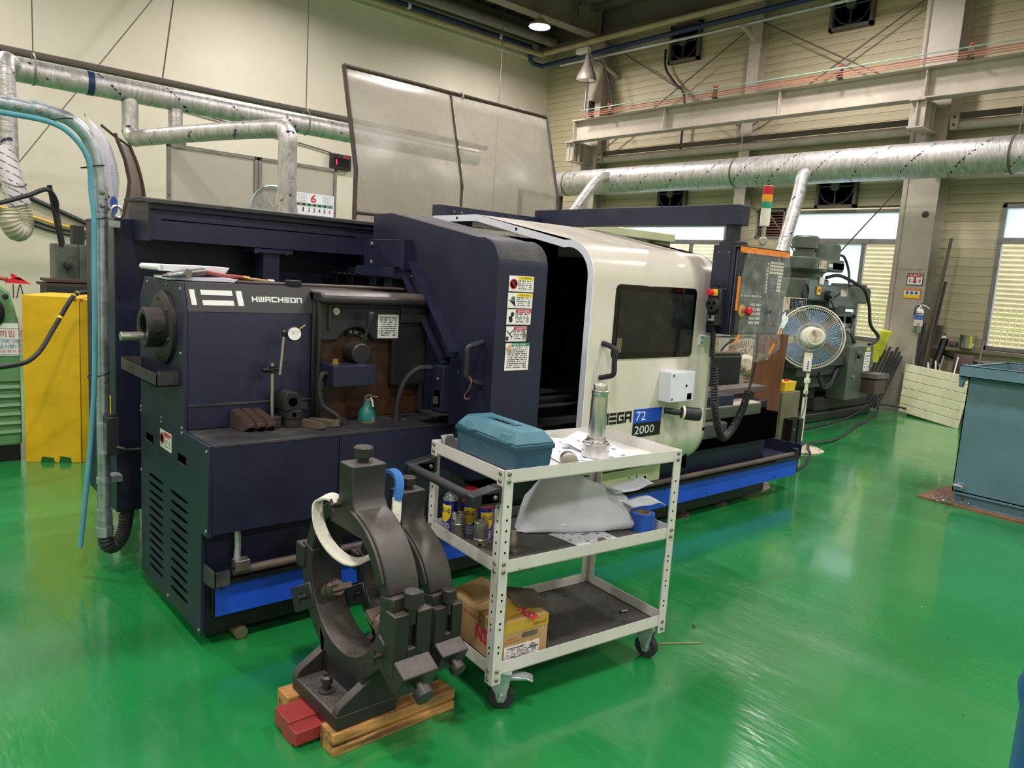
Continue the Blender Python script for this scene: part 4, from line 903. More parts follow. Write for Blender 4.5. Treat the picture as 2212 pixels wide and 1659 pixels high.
# control pendant
PX0, PX1, PY, PZ0, PZ1 = 4.0, 4.575, 2.58, 1.325, 1.862
cp = box('control_pendant', 'navy', LT, PX0, PX1, PY, PY+.155, PZ0, PZ1, bev=.004)
box('side_cover', 'navy', cp, PX0-.004, PX0, PY+.025, PY+.125, PZ0+.03, PZ1-.03, bev=.002)
for y in (PY+.04, PY+.11):
    for z in (PZ0+.05, PZ1-.045, 1.6): screw(cp, (PX0-.004, y, z), NX, .006)
box('fascia', 'key_dark', cp, PX0+.012, PX1-.008, PY-.012, PY, PZ0+.01, PZ1-.012, bev=.006)
box('hood', 'dark_plastic', cp, PX0, PX1+.005, PY-.03, PY, PZ1-.012, PZ1+.002, bev=.003)
MB().prism([(PX0+.014, 1.33), (PX0+.014, PZ1-.03), (PX0+.05, PZ1-.05), (PX0+.035, 1.6), (PX0+.03, 1.33)], 'Y', PY-.035, PY-.012).build('side_grip', 'dark_plastic', cp, bev=.004)
box('screen', 'screen_glass', cp, PX0+.13, PX0+.33, PY-.0145, PY-.012, 1.60, 1.775, bev=.002)
kc = MB(); kd = MB()
for r_ in range(4):
    for c in range(8): kc.box(PX0+.385+c*.0205, PX0+.401+c*.0205, PY-.0155, PY-.012, 1.775-r_*.021, 1.79-r_*.021)
for r_ in range(5):
    for c in range(3): kc.box(PX0+.49+c*.017, PX0+.503+c*.017, PY-.0155, PY-.012, 1.69-r_*.022, 1.706-r_*.022); kd.box(PX0+.40+c*.017, PX0+.413+c*.017, PY-.0155, PY-.012, 1.69-r_*.022, 1.706-r_*.022)
for i in range(9): kc.box(PX0+.355, PX0+.367, PY-.0155, PY-.012, 1.765-i*.022, 1.78-i*.022)
for i in range(8): kc.box(PX0+.09+i*.03, PX0+.105+i*.03, PY-.0155, PY-.012, 1.56, 1.572)
for r_ in range(5):
    for g in range(2):
        for c in range(3): kc.box(PX0+.20+g*.07+c*.019, PX0+.215+g*.07+c*.019, PY-.0155, PY-.012, 1.505-r_*.028, 1.522-r_*.028)
kc.build('keypad', 'key_cream', cp); kd.build('soft_keys', 'steel_dull', cp)
for x_ in (.46, .53):
    box('start_key', 'green_plastic', cp, PX0+x_, PX0+x_+.014, PY-.0155, PY-.012, 1.39, 1.405); box('stop_key', 'red_plastic', cp, PX0+x_-.018, PX0+x_-.004, PY-.0155, PY-.012, 1.39, 1.405)
for x_ in (.40, .47): MB().rev([(.024, 0), (.022, .012), (.012, .014), (.01, .03)], (PX0+x_, PY-.012, 1.475), NY, 18).build('rotary_knob', 'dark_plastic', cp)
MB().rev([(.038, 0), (.038, .004)], (PX0+.115, PY-.012, 1.475), NY, 24).build('stop_disc', 'yellow_plastic', cp)
MB().rev([(.013, 0), (.015, .03), (.025, .035), (.026, .05), (.02, .058)], (PX0+.12, PY-.016, 1.475), NY, 24).build('stop_button', 'red_plastic', cp)
# orange tape and film
box('orange_tape', 'orange_tape', cp, PX0+.005, PX1+.006, PY-.0315, PY-.0305, PZ1-.04, PZ1-.006)
box('orange_tape', 'orange_tape', cp, PX0+.004, PX0+.03, PY-.037, PY-.0355, 1.475, 1.68)
rows = []
for z_, a, b_ in ((1.835, .05, .565), (1.80, .05, .568), (1.74, .06, .57), (1.68, .05, .57), (1.62, .035, .57), (1.56, .045, .568), (1.50, .05, .565), (1.44, .06, .565), (1.38, .07, .565), (1.33, .06, .57), (1.29, .02, .57), (1.26, .03, .56), (1.23, .07, .54), (1.20, .12, .49), (1.175, .17, .40), (1.16, .22, .34)):
    row = []
    for j in range(15):
        t = j/14; x_ = PX0+a+(b_-a)*t
        row.append((x_, PY-.04-.012*math.sin(x_*41+z_*9)-.008*math.sin(x_*90-z_*30)-.02*math.sin(math.pi*t)*(1.85-z_)/.6, z_+.006*math.sin(x_*60)))
    rows.append(row)
MB().grid(rows).build('plastic_film', 'film', cp, ang=80)
for (x_, z_, an, l) in ((PX0+.03, 1.305, 50, .06), (PX0+.44, 1.24, 55, .085), (PX0+.52, 1.345, 70, .03)):
    m_ = Matrix.Translation((x_, PY-.055, z_)) @ Matrix.Rotation(-R(an), 4, 'Y'); MB().box(-l/2, l/2, -.001, .001, -.011, .011).xf(m_).build('orange_tape', 'orange_tape', cp)
# handwheel box on the pendant side
m_ = Matrix.Translation((PX0-.03, PY+.075, 1.50)) @ Matrix.Rotation(R(-3), 4, 'X')
pend = MB().box(-.026, .026, -.045, .045, -.125, .10).xf(m_).build('handwheel_box', 'dark_plastic', cp, bev=.008)
MB().box(-.03, -.026, -.025, .042, .055, .094).xf(m_).build('stop_plate', 'yellow_plastic', cp, bev=.002)
MB().rev([(.012, 0), (.014, .015), (.021, .018), (.021, .034), (.016, .04)], m_ @ Vector((-.028, .012, .075)), NX, 20).build('stop_button', 'red_plastic', cp)
wh = MB().rev([(.043, 0), (.045, .004), (.045, .018), (.040, .022), (.02, .022)], m_ @ Vector((-.026, .0, .0)), NX, 28).build('pulse_wheel', 'rubber', cp)
for i in range(3): MB().cyl(m_ @ Vector((-.0475, .018*math.cos(i*2.09+.5), .018*math.sin(i*2.09+.5))), m_ @ Vector((-.0495, .018*math.cos(i*2.09+.5), .018*math.sin(i*2.09+.5))), .009, n=12).build('wheel_dimple', 'void', cp)
for y_, z_ in ((.018, -.072), (.022, -.108)): MB().rev([(.010, 0), (.009, .012)], m_ @ Vector((-.026, y_, z_)), NX, 14).build('selector_knob', 'black', cp)
for i in range(3): MB().box(-.028, -.026, -.035, -.012, -.075-.022*i, -.058-.022*i).xf(m_).build('push_button', 'key_dark', cp)
for i in range(3): MB().box(-.0275, -.026, -.008, .036, -.094+.012*i, -.088+.012*i).xf(m_).build('button_marking', 'ink_white', cp)
MB().tube([m_ @ Vector(p) for p in ((0, -.03, .1), (0, -.03, .125), (0, .03, .125), (0, .03, .1))], .006, 6).build('carry_loop', 'dark_plastic', cp)
# coiled cord
up = smooth([(PX0-.03, PY+.08, 1.38), (PX0-.032, PY+.07, 1.25), (PX0-.03, PY+.07, 1.18)]); coil(up, .014, 16, .005).build('coiled_cord', 'cable_black', cp)
MB().tube([(PX0-.03, PY+.07, 1.19), (PX0-.038, PY+.06, 1.12)], .006, 8).build('cord_straight', 'cable_black', cp)
lo = smooth([(PX0-.025, PY+.05, 1.125), (PX0-.015, PY+.04, 1.0), (PX0+.0, PY+.03, .88), (PX0+.06, PY+.03, .74), (PX0+.18, PY+.06, .66), (PX0+.34, PY+.1, .70), (PX0+.47, PY+.12, .82), (PX0+.53, PY+.13, .93)], 8)
coil(lo, .020, 62, .0065).build('coiled_cord', 'cable_black', cp)
MB().tube(smooth([lo[-1], (PX0+.56, PY+.13, 1.02), (PX0+.6, PY+.14, 1.15), (PX0+.57, PY+.13, 1.34)]), .008, 8).build('cord_straight', 'cable_black', cp)
# signal tower on the pendant
tx, ty, tz = 4.42, 2.66, PZ1
st = MB().rev([(.03, 0), (.03, .006), (.014, .01), (.014, .05), (.0, .055)], (tx, ty, tz), n=20).build('signal_tower', 'steel', LT)
MB().cyl((tx-.025, ty-.02, tz+.055), (tx+.025, ty+.02, tz+.055), .026, n=18).build('swivel_joint', 'steel', st, bev=.004)
MB().cyl((tx, ty, tz+.05), (tx, ty, tz+.15), .014, n=16).build('tower_pole', 'steel', st)
for z0, z1, mt, nm, r_ in ((.15, .26, 'fan_plastic', 'tower_base', .03), (.26, .30, 'green_plastic', 'green_lens', .031), (.30, .345, 'amber_plastic', 'amber_lens', .031), (.345, .395, 'red_plastic', 'red_lens', .031), (.395, .40, 'fan_plastic', 'tower_cap', .028)):
    MB().rev([(r_, z0), (r_*1.04, (z0+z1)/2), (r_, z1)], (tx, ty, tz), n=24).build(nm, mt, st)
# the pendant hangs in front of the door plane: brought to its place and size
ctr = Vector((-1.04, -3.2, 1.6)); PM = Matrix.Translation(ctr) @ Matrix.Scale(.930, 4) @ Matrix.Translation(-ctr)
cp.matrix_local = PM; st.matrix_local = PM
# tailstock end beyond the door
box('motor_housing', 'black', LT, 4.75, 5.38, 3.3, 3.75, .80, 1.09, bev=.02)
MB().cyl((4.3, 3.32, 1.115), (5.4, 3.32, 1.10), .014, n=10).build('guide_pipe', 'brown_pipe', LT)
box('housing_slot', 'void', LT, 4.86, 4.94, 3.296, 3.3, .88, .99)
box('cross_rail', 'brown_pipe', LT, 4.3, 5.36, 3.06, 3.2, .83, .875, bev=.004); box('rail_web', 'mill_dark', LT, 4.3, 5.3, 3.12, 3.18, .74, .83); box('slide_block', 'navy', LT, 4.4, 4.72, 2.93, 3.05, .782, .86, bev=.004)
box('slide_plate', 'steel_cream', LT, 4.2, 5.09, 2.93, 3.25, .775, .785, bev=.003); box('slide_front', 'mill_green', LT, 4.2, 5.09, 2.925, 3.24, .68, .775, bev=.003); box('slide_under', 'navy', LT, 4.9, 5.08, 2.94, 3.2, .61, .68)
box('tail_base', 'black', LT, 3.95, 5.3, 3.0, 3.7, .25, .72)
# ================================================================ things lying on the lathe
ZS = .8675
# three serrated chuck jaws
def jaw(x, y, rz, label):
    k = thing('chuck_jaw', label, 'chuck jaw', group='serrated chuck jaws on the lathe shelf')
    L = .125; wd = .040
    MB().prism([(-L/2, .0), (L/2-.03, 0), (L/2, .018), (L/2, .035), (-L/2+.005, .075), (-L/2, .07)], 'Y', -wd/2, wd/2).build('jaw_body', 'dark_brown', k, bev=.002)
    for i in range(11):
        t = i/11; x0 = -L/2+.008+t*(L-.012); z0 = .0755-t*.042
        MB().prism([(x0, z0-.006), (x0+.008, z0-.008), (x0+.0065, z0+.008), (x0+.003, z0+.009)], 'Y', -wd/2+.001, wd/2-.001).build('serration', 'dark_brown', k)
    box('jaw_slot', 'void', k, L/2-.02, L/2+.0005, -.008, .008, .0, .02)
    k.location = (x, y, ZS); k.rotation_euler = (0, 0, rz); return k
for i in range(3): jaw(1.253+.044*i, 3.135-.004*i, R(-76), ['dark brown serrated chuck jaw at the open end of the row of three', 'dark brown serrated chuck jaw between its two neighbours', 'dark brown serrated chuck jaw touching the magnetic gauge base'][i])
# magnetic stand with dial gauge
XG_ = .03
k = thing('dial_gauge_stand', 'magnetic base stand holding a white faced dial gauge', 'gauge stand', (1.385, 3.13, ZS))
bx = box('magnet_base', 'black_metal', k, 1.36, 1.412, 3.10, 3.16, ZS, ZS+.052, bev=.003)
MB().rev([(.015, 0), (.015, .008)], (1.386, 3.10, ZS+.028), NY, 16).build('magnet_switch', 'dark_plastic', bx)
MB().cyl((1.386, 3.14, ZS+.05), (1.383, 3.14, ZS+.285), .0085, n=14).build('post', 'steel', k)
MB().cyl((1.355, 3.138, ZS+.255), (1.415, 3.138, ZS+.258), .008, n=10).cyl((1.384, 3.14, ZS+.24), (1.384, 3.14, ZS+.272), .013, n=12).build('clamp', 'black', k)
MB().rev([(.011, 0), (.013, .012), (.009, .022)], (1.36, 3.138, ZS+.256), NX, 10).build('clamp_knob', 'black', k)
MB().cyl((1.413, 3.128, ZS+.235), (1.43, 3.128, ZS+.43), .007, n=12).build('swing_arm', 'steel', k)
MB().box(1.42, 1.442, 3.118, 3.138, ZS+.402, ZS+.425).build('gauge_clamp', 'black', k, bev=.003)
dg = MB().rev([(.030, 0), (.032, .004), (.032, .016), (.029, .019)], (1.468, 3.118, ZS+.415), (-.25, -1, .1), 32).build('gauge_body', 'black_metal', k)
MB().rev([(.028, 0), (.028, .001)], Vector((1.468, 3.118, ZS+.415))+Vector((-.25, -1, .1)).normalized()*.0195, (-.25, -1, .1), 32).build('gauge_face', 'ink_white', dg)
text('0 10 20', 'ink_black', dg, Vector((1.457, 3.094, ZS+.425)), (.97, -.24, 0), NZ, .022, .005); MB().tube([(1.462, 3.0955, ZS+.417), (1.447, 3.0985, ZS+.43)], .0007, 4).build('gauge_needle', 'ink_black', dg)
MB().cyl((1.49, 3.11, ZS+.435), (1.515, 3.105, ZS+.455), .003, n=8).build('gauge_stem', 'brass', k)
# round boring head with bored block on top
k = thing('tool_holder', 'black round holder carrying a chamfered block with a bore', 'tool holder', (1.475, 3.13, ZS))
MB().rev([(.052, 0), (.054, .002), (.054, .038), (.058, .042), (.058, .075), (.052, .08)], (1.475, 3.14, ZS), n=36).build('holder_base', 'black_metal', k)
MB().cyl((1.463, 3.083, ZS+.06), (1.463, 3.081, ZS+.06), .010, n=14).build('side_hole', 'void', k)
hb = MB().prism([(1.415, .08), (1.415, .135), (1.432, .158), (1.478, .158), (1.498, .135), (1.498, .118), (1.525, .108), (1.525, .08)], 'Y', 3.085, 3.18).xf(Matrix.Translation((0, 0, ZS))).build('bored_block', 'black_metal', k, bev=.002)
MB().cyl((1.457, 3.0848, ZS+.117), (1.457, 3.083, ZS+.117), .020, n=24).build('bore', 'void', k)
# two square cutting tools
for i, (x, y, rz) in enumerate(((1.535, 3.06, -68), (1.60, 3.07, -48))):
    k = thing('cutting_tool', ['short square shank cutting tool beside the round holder', 'square shank cutting tool with brass clamp, next to the hose end'][i], 'cutting tool', group='cutting tools on the lathe shelf')
    box('shank', 'tool_olive', k, -.065, .05, -.016, .016, 0, .034, bev=.002)
    MB().prism([(.05, 0), (.075, .006), (.075, .034), (.05, .034)], 'Y', -.016, .016).build('tool_head', 'steel_dull', k, bev=.002)
    box('insert', 'brass', k, .058, .077, -.017, .004, .0345, .039)
    k.location = (x, y, ZS); k.rotation_euler = (0, 0, R(rz))
# oil can
k = thing('oil_can', 'worn teal pump oil can standing on the lathe shelf', 'oil can', (1.83, 3.085, ZS))
MB().rev([(.042, 0), (.043, .004), (.043, .02), (.040, .045), (.030, .065), (.022, .075), (.020, .10)], (1.83, 3.085, ZS), n=28).build('can_body', 'oil_teal', k)
MB().rev([(.044, 0), (.044, .005)], (1.83, 3.085, ZS), n=28).build('can_rim', 'brass', k)
MB().rev([(.0205, .098), (.0215, .104), (.0205, .112), (.012, .118)], (1.83, 3.085, ZS), n=20).build('can_cap', 'steel_dull', k)
MB().tube(smooth([(1.815, 3.085, ZS+.115), (1.83, 3.08, ZS+.128), (1.85, 3.075, ZS+.122), (1.875, 3.07, ZS+.118)]), .004, 8).build('thumb_lever', 'steel_dull', k)
MB().tube(smooth([(1.838, 3.067, ZS+.118), (1.842, 3.06, ZS+.10), (1.845, 3.055, ZS+.075)]), .0045, 8).build('trigger', 'sling_white', k)
# papers and air gun on the headstock
ZT = 1.486
def booklet(x0, x1, y0, y1, z0, z1, rz, label, fan=0):
    k = thing('booklet', label, 'booklet', group='booklets on the headstock')
    cx, cy = (x0+x1)/2, (y0+y1)/2
    n = 5
    for i in range(n):
        a = z0+(z1-z0)*i/n; b_ = z0+(z1-z0)*(i+1)/n-.0004
        MB().hexa([(x0-cx, y0-cy, a), (x1-cx+.004*i, y0-cy, a+fan*i*.3), (x1-cx+.004*i, y1-cy, a+fan*i*.3), (x0-cx, y1-cy, a)], [(x0-cx, y0-cy, b_), (x1-cx+.004*i, y0-cy, b_+fan*i*.5), (x1-cx+.004*i, y1-cy, b_+fan*i*.5), (x0-cx, y1-cy, b_)]).build('page_block', 'paper', k)
    MB().tube([(x0-cx, y0-cy, (z0+z1)/2), (x0-cx, y1-cy, (z0+z1)/2)], (z1-z0)*.52, 10).build('spine', 'paper', k)
    k.location = (cx, cy, 0); k.rotation_euler = (0, 0, rz)
booklet(1.02, 1.30, 3.36, 3.56, ZT+.002, ZT+.016, R(-3), 'thin white booklet lying flat on the headstock cover')
booklet(.99, 1.27, 3.40, 3.62, ZT+.037, ZT+.062, R(3), 'thick white manual with curled pages, topmost on the headstock', .0012)
k = thing('air_gun', 'metal air blow gun with red hose lying on the booklets', 'air gun', (1.05, 3.36, ZT))
MB().tube([(.985, 3.33, ZT+.018), (1.01, 3.335, ZT+.020)], [.006, .008], 8).build('nozzle', 'steel_dull', k)
MB().tube([(1.005, 3.335, ZT+.02), (1.04, 3.345, ZT+.026), (1.10, 3.36, ZT+.034)], [.010, .014, .015], 10).build('gun_body', 'galv', k)
MB().cyl((1.09, 3.335, ZT+.034), (1.09, 3.385, ZT+.034), .017, n=16).build('gun_valve', 'steel_dull', k)
MB().tube([(1.10, 3.36, ZT+.034), (1.17, 3.375, ZT+.043)], [.014, .015], 12).build('gun_handle', 'steel_dull', k)
MB().tube(smooth([(1.17, 3.375, ZT+.042), (1.25, 3.39, ZT+.03), (1.32, 3.40, ZT+.026), (1.36, 3.40, ZT+.023)]), .009, 10).build('air_hose', 'hose_red', k)
MB().tube([(1.35, 3.40, ZT+.024), (1.38, 3.40, ZT+.02)], .010, 8).build('hose_clamp', 'brass', k); MB().tube([(1.38, 3.40, ZT+.02), (1.48, 3.41, ZT+.012)], .006, 8).build('hose_tail', 'cardboard', k); MB().cyl((1.47, 3.41, ZT+.013), (1.50, 3.412, ZT+.011), .010, n=10).build('coupling', 'galv', k)

# ================================================================ steady rests
def steady(name, label, loc, sc_):
    k = thing(name, label, 'steady rest', group='steady rests on wooden blocks')
    T = .122; ri = .240
    def ring(a0, a1, r0, r1, x0, x1, n):
        mb = MB()
        ang = [a0+(a1-a0)*i/n for i in range(n+1)]
        prof = [(r1*math.cos(R(a)), r1*math.sin(R(a))) for a in ang]+[(r0*math.cos(R(a)), r0*math.sin(R(a))) for a in ang[::-1]]
        N = len(prof); m_ = n+1
        vs = [(x0, p[0], p[1]) for p in prof]+[(x1, p[0], p[1]) for p in prof]
        fs = []
        for i in range(n):
            j = 2*m_-1-i
            fs += [(i, i+1, j-1, j), (N+i, N+j, N+j-1, N+i+1), (i, N+i, N+i+1, i+1), (j, j-1, N+j-1, N+j)]
        fs += [(0, 2*m_-1, N+2*m_-1, N), (n, N+n, N+m_, m_)]
        return mb.add(vs, fs)
    # cast yoke: lower half ring with feet, upper half ring with crown
    ring(168, 372, ri, .318, 0, T, 30).build('lower_ring', 'casting', k, bev=.006)
    ring(12, 168, ri, .292, 0, T, 24).build('upper_ring', 'casting', k, bev=.006)
    MB().prism([(-.047, .43), (.047, .43), (.047, .30), (.12, .235), (.10, .20), (-.10, .20), (-.16, .235), (-.075, .275), (-.047, .315)], 'X', -.004, T+.004).build('crown', 'casting', k, bev=.006)
    # web pocket in the upper ring
    ring(100, 160, ri+.004, .285, -.012, .0, 12).build('ring_web', 'casting', k, bev=.003)
    def quill(an, r0, r1, wd, nm):
        m_ = Matrix.Rotation(R(an), 4, 'X')
        MB().box(-.006, T+.006, r0, r1, -wd/2, wd/2).xf(m_).build(nm, 'casting', k, bev=.006)
        kn = MB().rev([(.016, 0), (.016, .022), (.032, .024), (.032, .052), (.029, .055)], m_ @ Vector((T/2, r1, 0)), m_ @ Vector((0, 1, 0)), 24).build('quill_knob', 'black_metal', k)
        q = MB().rev([(.036, -.03), (.036, .035), (.034, .038), (.036, .041), (.036, .066), (.028, .078)], m_ @ Vector((T/2, ri+.002, 0)), m_ @ Vector((0, -1, 0)), 20).build('roller_quill', 'steel_rusty', k)
        MB().box(T/2-.038, T/2+.038, ri-.112, ri-.062, -.010, .010).xf(m_).build('roller_tip', 'steel_rusty', k)
        p = m_ @ Vector((0, r0+.05, 0)); MB().cyl(p, p+Vector((-.035, 0, 0)), .009, n=10).build('lock_screw', 'black_metal', k)
        MB().cyl(p+Vector((-.028, .0, -.028)), p+Vector((-.028, 0, .028)), .004, n=8).build('lock_handle', 'black_metal', k)
    quill(-28, .25, .425, .095, 'quill_housing'); quill(208, .25, .435, .095, 'quill_housing')
    kn = MB().rev([(.020, 0), (.020, .018), (.034, .02), (.034, .05), (.030, .054)], (T/2, 0, .43), NZ, 28).build('quill_knob', 'black_metal', k)
    MB().rev([(.036, -.02), (.036, .035), (.028, .05)], (T/2, 0, .235), (0, 0, -1), 20).build('roller_quill', 'steel_rusty', k)
    p = Vector((-.004, .03, .28)); MB().cyl(p, p+Vector((-.04, 0, 0)), .009, n=10).build('lock_screw', 'black_metal', k); MB().cyl(p+Vector((-.03, -.012, -.02)), p+Vector((-.03, .012, .02)), .005, n=8).build('lock_handle', 'black_metal', k)
    # clamp block with slot and knurled nut at the parting line
    mb = MB()
    mb.box(-.008, .046, -.345, -.285, -.19, .02); mb.box(.076, T+.008, -.345, -.285, -.19, .02); mb.box(.046, .076, -.325, -.285, -.19, .02); mb.box(.046, .076, -.345, -.285, -.19, -.10)
    mb.build('clamp_block', 'casting', k, bev=.004)
    MB().rev([(.016, -.02), (.016, .03), (.020, .032), (.027, .036), (.027, .085), (.024, .088)], (.061, -.33, .0), NZ, 24).build('knurled_nut', 'black_metal', k)
    MB().box(-.008, T+.008, .285, .355, -.04, .05).build('hinge_block', 'casting', k, bev=.006)
    # foot
    zb = -.427
    MB().box(-.10, T+.01, -.165, .165, zb, zb+.052).build('foot', 'casting', k, bev=.006)
    for s in (-1, 1):
        y0, y1 = sorted((s*.165, s*.128))
        MB().hexa([(-.10, y0, zb+.05), (T, y0, zb+.05), (T, y1, zb+.05), (-.10, y1, zb+.05)], [(-.088, y0, zb+.08), (T, y0, -.22), (T, y1, -.22), (-.088, y1, zb+.08)]).build('foot_rib', 'casting', k, bev=.004)
        MB().hexa([(-.004, y0, zb+.05), (T, y0, zb+.05), (T, y1, zb+.05), (-.004, y1, zb+.05)], [(-.002, s*.16, -.20), (T, s*.16, -.20), (T, s*.12, -.24), (-.002, s*.12, -.24)]).build('foot_web', 'casting', k, bev=.004)
    MB().box(.006, T-.006, -.13, .13, zb+.05, -.27).build('foot_web', 'casting', k, bev=.004)
    bl = MB().rev([(.03, 0), (.03, .006), (.013, .007), (.013, .035)], (-.05, .0, zb+.052), n=20).build('foot_bolt', 'black_metal', k); MB().rev([(.02, .03), (.02, .05), (.012, .056), (.012, .05)], (-.05, 0, zb+.052), n=6).build('foot_nut', 'black_metal', k)
    # swarf crumbs on the foot and in the ring
    mb = MB(); r_ = random.Random(len(label))
    for i in range(420):
        if i < 260: p = Vector((r_.uniform(-.095, -.005), r_.uniform(-.12, .12), zb+.053))
        else:
            a = r_.gauss(270, 22); p = Vector((r_.uniform(.005, T-.005), (ri-.0005)*math.cos(R(a)), (ri-.0005)*math.sin(R(a))))
        d = Vector((r_.gauss(0, 1), r_.gauss(0, 1), abs(r_.gauss(0, .5)))).normalized()*r_.uniform(.001, .0035); u, v = ortho(d); q = r_.uniform(.0005, .0014)
        mb.add([p-d+u*q, p-d-u*q, p+d+v*q, p+d-v*q+Vector((0, 0, q))], [(0, 1, 2), (0, 2, 3), (1, 3, 2), (0, 3, 1)])
    sw = mb.build('swarf', 'mat_dark', k, flat=True); sw['kind'] = 'stuff'
    k.location = loc; k.scale = (sc_,)*3
    return k
M('steel_rusty', (112, 98, 88), .4, metal=.75, var=.2, vs=14)
steady('steady_rest', 'big black cast steady rest with three quills, swarf on its foot', (1.24, 2.205, .507), 1)
steady('steady_rest', 'smaller black steady rest hung with the blue ended sling', (1.468, 2.25, .08+.427*.84), .84)
for nm, x0, x1, y0, y1, lb in (('wood_block', 1.125, 1.62, 2.03, 2.12, 'long notched timber bearer under the bolted feet of the steady rests'), ('wood_block', 1.10, 1.64, 2.315, 2.40, 'timber bearer behind the red block, under the steady rests')):
    MBk = MB().prism([(y0, 0), (y0, .03), (y0+.02, .036), (y0, .042), (y0, .079), (y1, .079), (y1, 0)] if y0 < 2.2 else [(y0, 0), (y0, .079), (y1, .079), (y1, 0)], 'X', x0, x1)
    tag(MBk.build(nm, 'wood', None, bev=.003), lb, 'timber')
k = thing('red_block', 'oxide red machined block wedged between the timber bearers', 'block', (1.13, 2.21, 0))
MB().prism([(2.135, .014), (2.135, .06), (2.19, .06), (2.19, .072), (2.30, .072), (2.30, .014), (2.24, .014), (2.24, 0), (2.16, 0), (2.16, .014)], 'X', 1.045, 1.30).build('block_body', 'oxide_red', k, bev=.003)
# slings
def strap(name, mat, pts, wd, th, par, up=(1, 0, 0)): return MB().sweep(pts, [(-th/2, -wd/2), (th/2, -wd/2), (th/2, wd/2), (-th/2, wd/2)], up).build(name, mat, par)
k = thing('lifting_sling', 'white webbing sling with blue eye draped over the steady rests', 'sling', (1.3, 2.2, .8))
strap('sling_leg', 'sling_white', smooth([(1.25, 2.265, .79), (1.225, 2.30, .80), (1.205, 2.335, .775), (1.20, 2.32, .71), (1.205, 2.27, .655), (1.225, 2.21, .615), (1.26, 2.165, .60), (1.32, 2.14, .62)], 6), .045, .007, k, (.9, .3, .2))
strap('sling_leg', 'sling_white', smooth([(1.36, 2.135, .60), (1.385, 2.14, .66), (1.41, 2.155, .72), (1.425, 2.175, .80)], 6), .04, .007, k, (1, .2, 0))
strap('sling_eye', 'sling_blue', smooth([(1.423, 2.173, .79), (1.435, 2.18, .84), (1.445, 2.21, .868), (1.445, 2.25, .876), (1.44, 2.285, .86), (1.43, 2.31, .82), (1.42, 2.315, .79)], 6), .032, .014, k, (1, 0, 0))
# ================================================================ the trolley
TN = Vector((1.69, 1.913, 0)); TA = R(-5.65); TM = Matrix.Translation(TN) @ Matrix.Rotation(TA, 4, 'Z')
TW, TD, TT = .906, .513, .925
def tp(x, y, z): return TM @ Vector((x, y, z))
k = thing('tool_trolley', 'white slotted angle trolley with three trays and black push handle', 'trolley')
def angle_post(cx, cy, sx, sy):
    mb = MB(); w_, t = .042, .003
    x0, x1 = sorted((cx, cx+sx*w_)); y0, y1 = sorted((cy, cy+sy*t)); mb.box(x0, x1, y0, y1, .12, TT)
    x0, x1 = sorted((cx, cx+sx*t)); y0, y1 = sorted((cy, cy+sy*w_)); mb.box(x0, x1, y0, y1, .12, TT)
    p = mb.build('post', 'trolley_paint', k)
    hb = MB()
    for z in [.24, .262, .33, .352, .40, .44, .462, .53+.09, .66, .70, .74, .79]:
        a = cx+sx*.024; hb.box(a-.0035, a+.0035, cy-sy*.0008, cy+sy*.0004, z, z+.0075)
        b_ = cy+sy*.024; hb.box(cx-sx*.0008, cx+sx*.0004, b_-.0035, b_+.0035, z-.006, z+.0015)
    hb.build('slot_holes', 'void', p)['kind'] = 'stuff'
    for z in (.14, .172, .552, .582, .885, .912):
        screw(p, (cx+sx*.022, cy-sy*.001, z), (0, -sy, 0), .0085, 'steel_dull', 'bolt'); screw(p, (cx-sx*.001, cy+sy*.022, z), (-sx, 0, 0), .0085, 'steel_dull', 'bolt')
for cx, sx in ((0, 1), (TW, -1)):
    for cy, sy in ((0, 1), (TD, -1)): angle_post(cx, cy, sx, sy)
for z0, z1, zf, mt in ((.876, .925, .882, 'trolley_paint'), (.543, .592, .549, 'mat_grey'), (.152, .202, .158, 'mat_dark')):
    t = .0025; mb = MB(); e = .004
    mb.box(e, TW-e, e, e+t, z0, z1); mb.box(e, TW-e, TD-e-t, TD-e, z0, z1); mb.box(e, e+t, e, TD-e, z0, z1); mb.box(TW-e-t, TW-e, e, TD-e, z0, z1); mb.box(e, TW-e, e, TD-e, z0, zf-.002)
    tr = mb.build('tray', 'trolley_paint', k)
    if mt != 'trolley_paint': box('tray_mat', mt, tr, e+t+.004, TW-e-t-.004, e+t+.004, TD-e-t-.004, zf-.002, zf+.002)
hd = MB().tube([(-.105, .045, .832), (-.105, TD-.03, .832)], .0165, 16).build('handle_bar', 'rubber', k)
for y in (.03, TD-.03):
    MB().prism([(-.125, .817), (-.12, .802), (.0, .804), (.0, .870), (-.09, .854), (-.125, .847)], 'Y', y-.026, y+.026).build('handle_bracket', 'dark_plastic', k, bev=.006)
    screw(k, (-.03, y-.026, .832), NY, .009); box('bracket_recess', 'void', k, -.085, -.015, y-.0268, y-.0262, .814, .847)
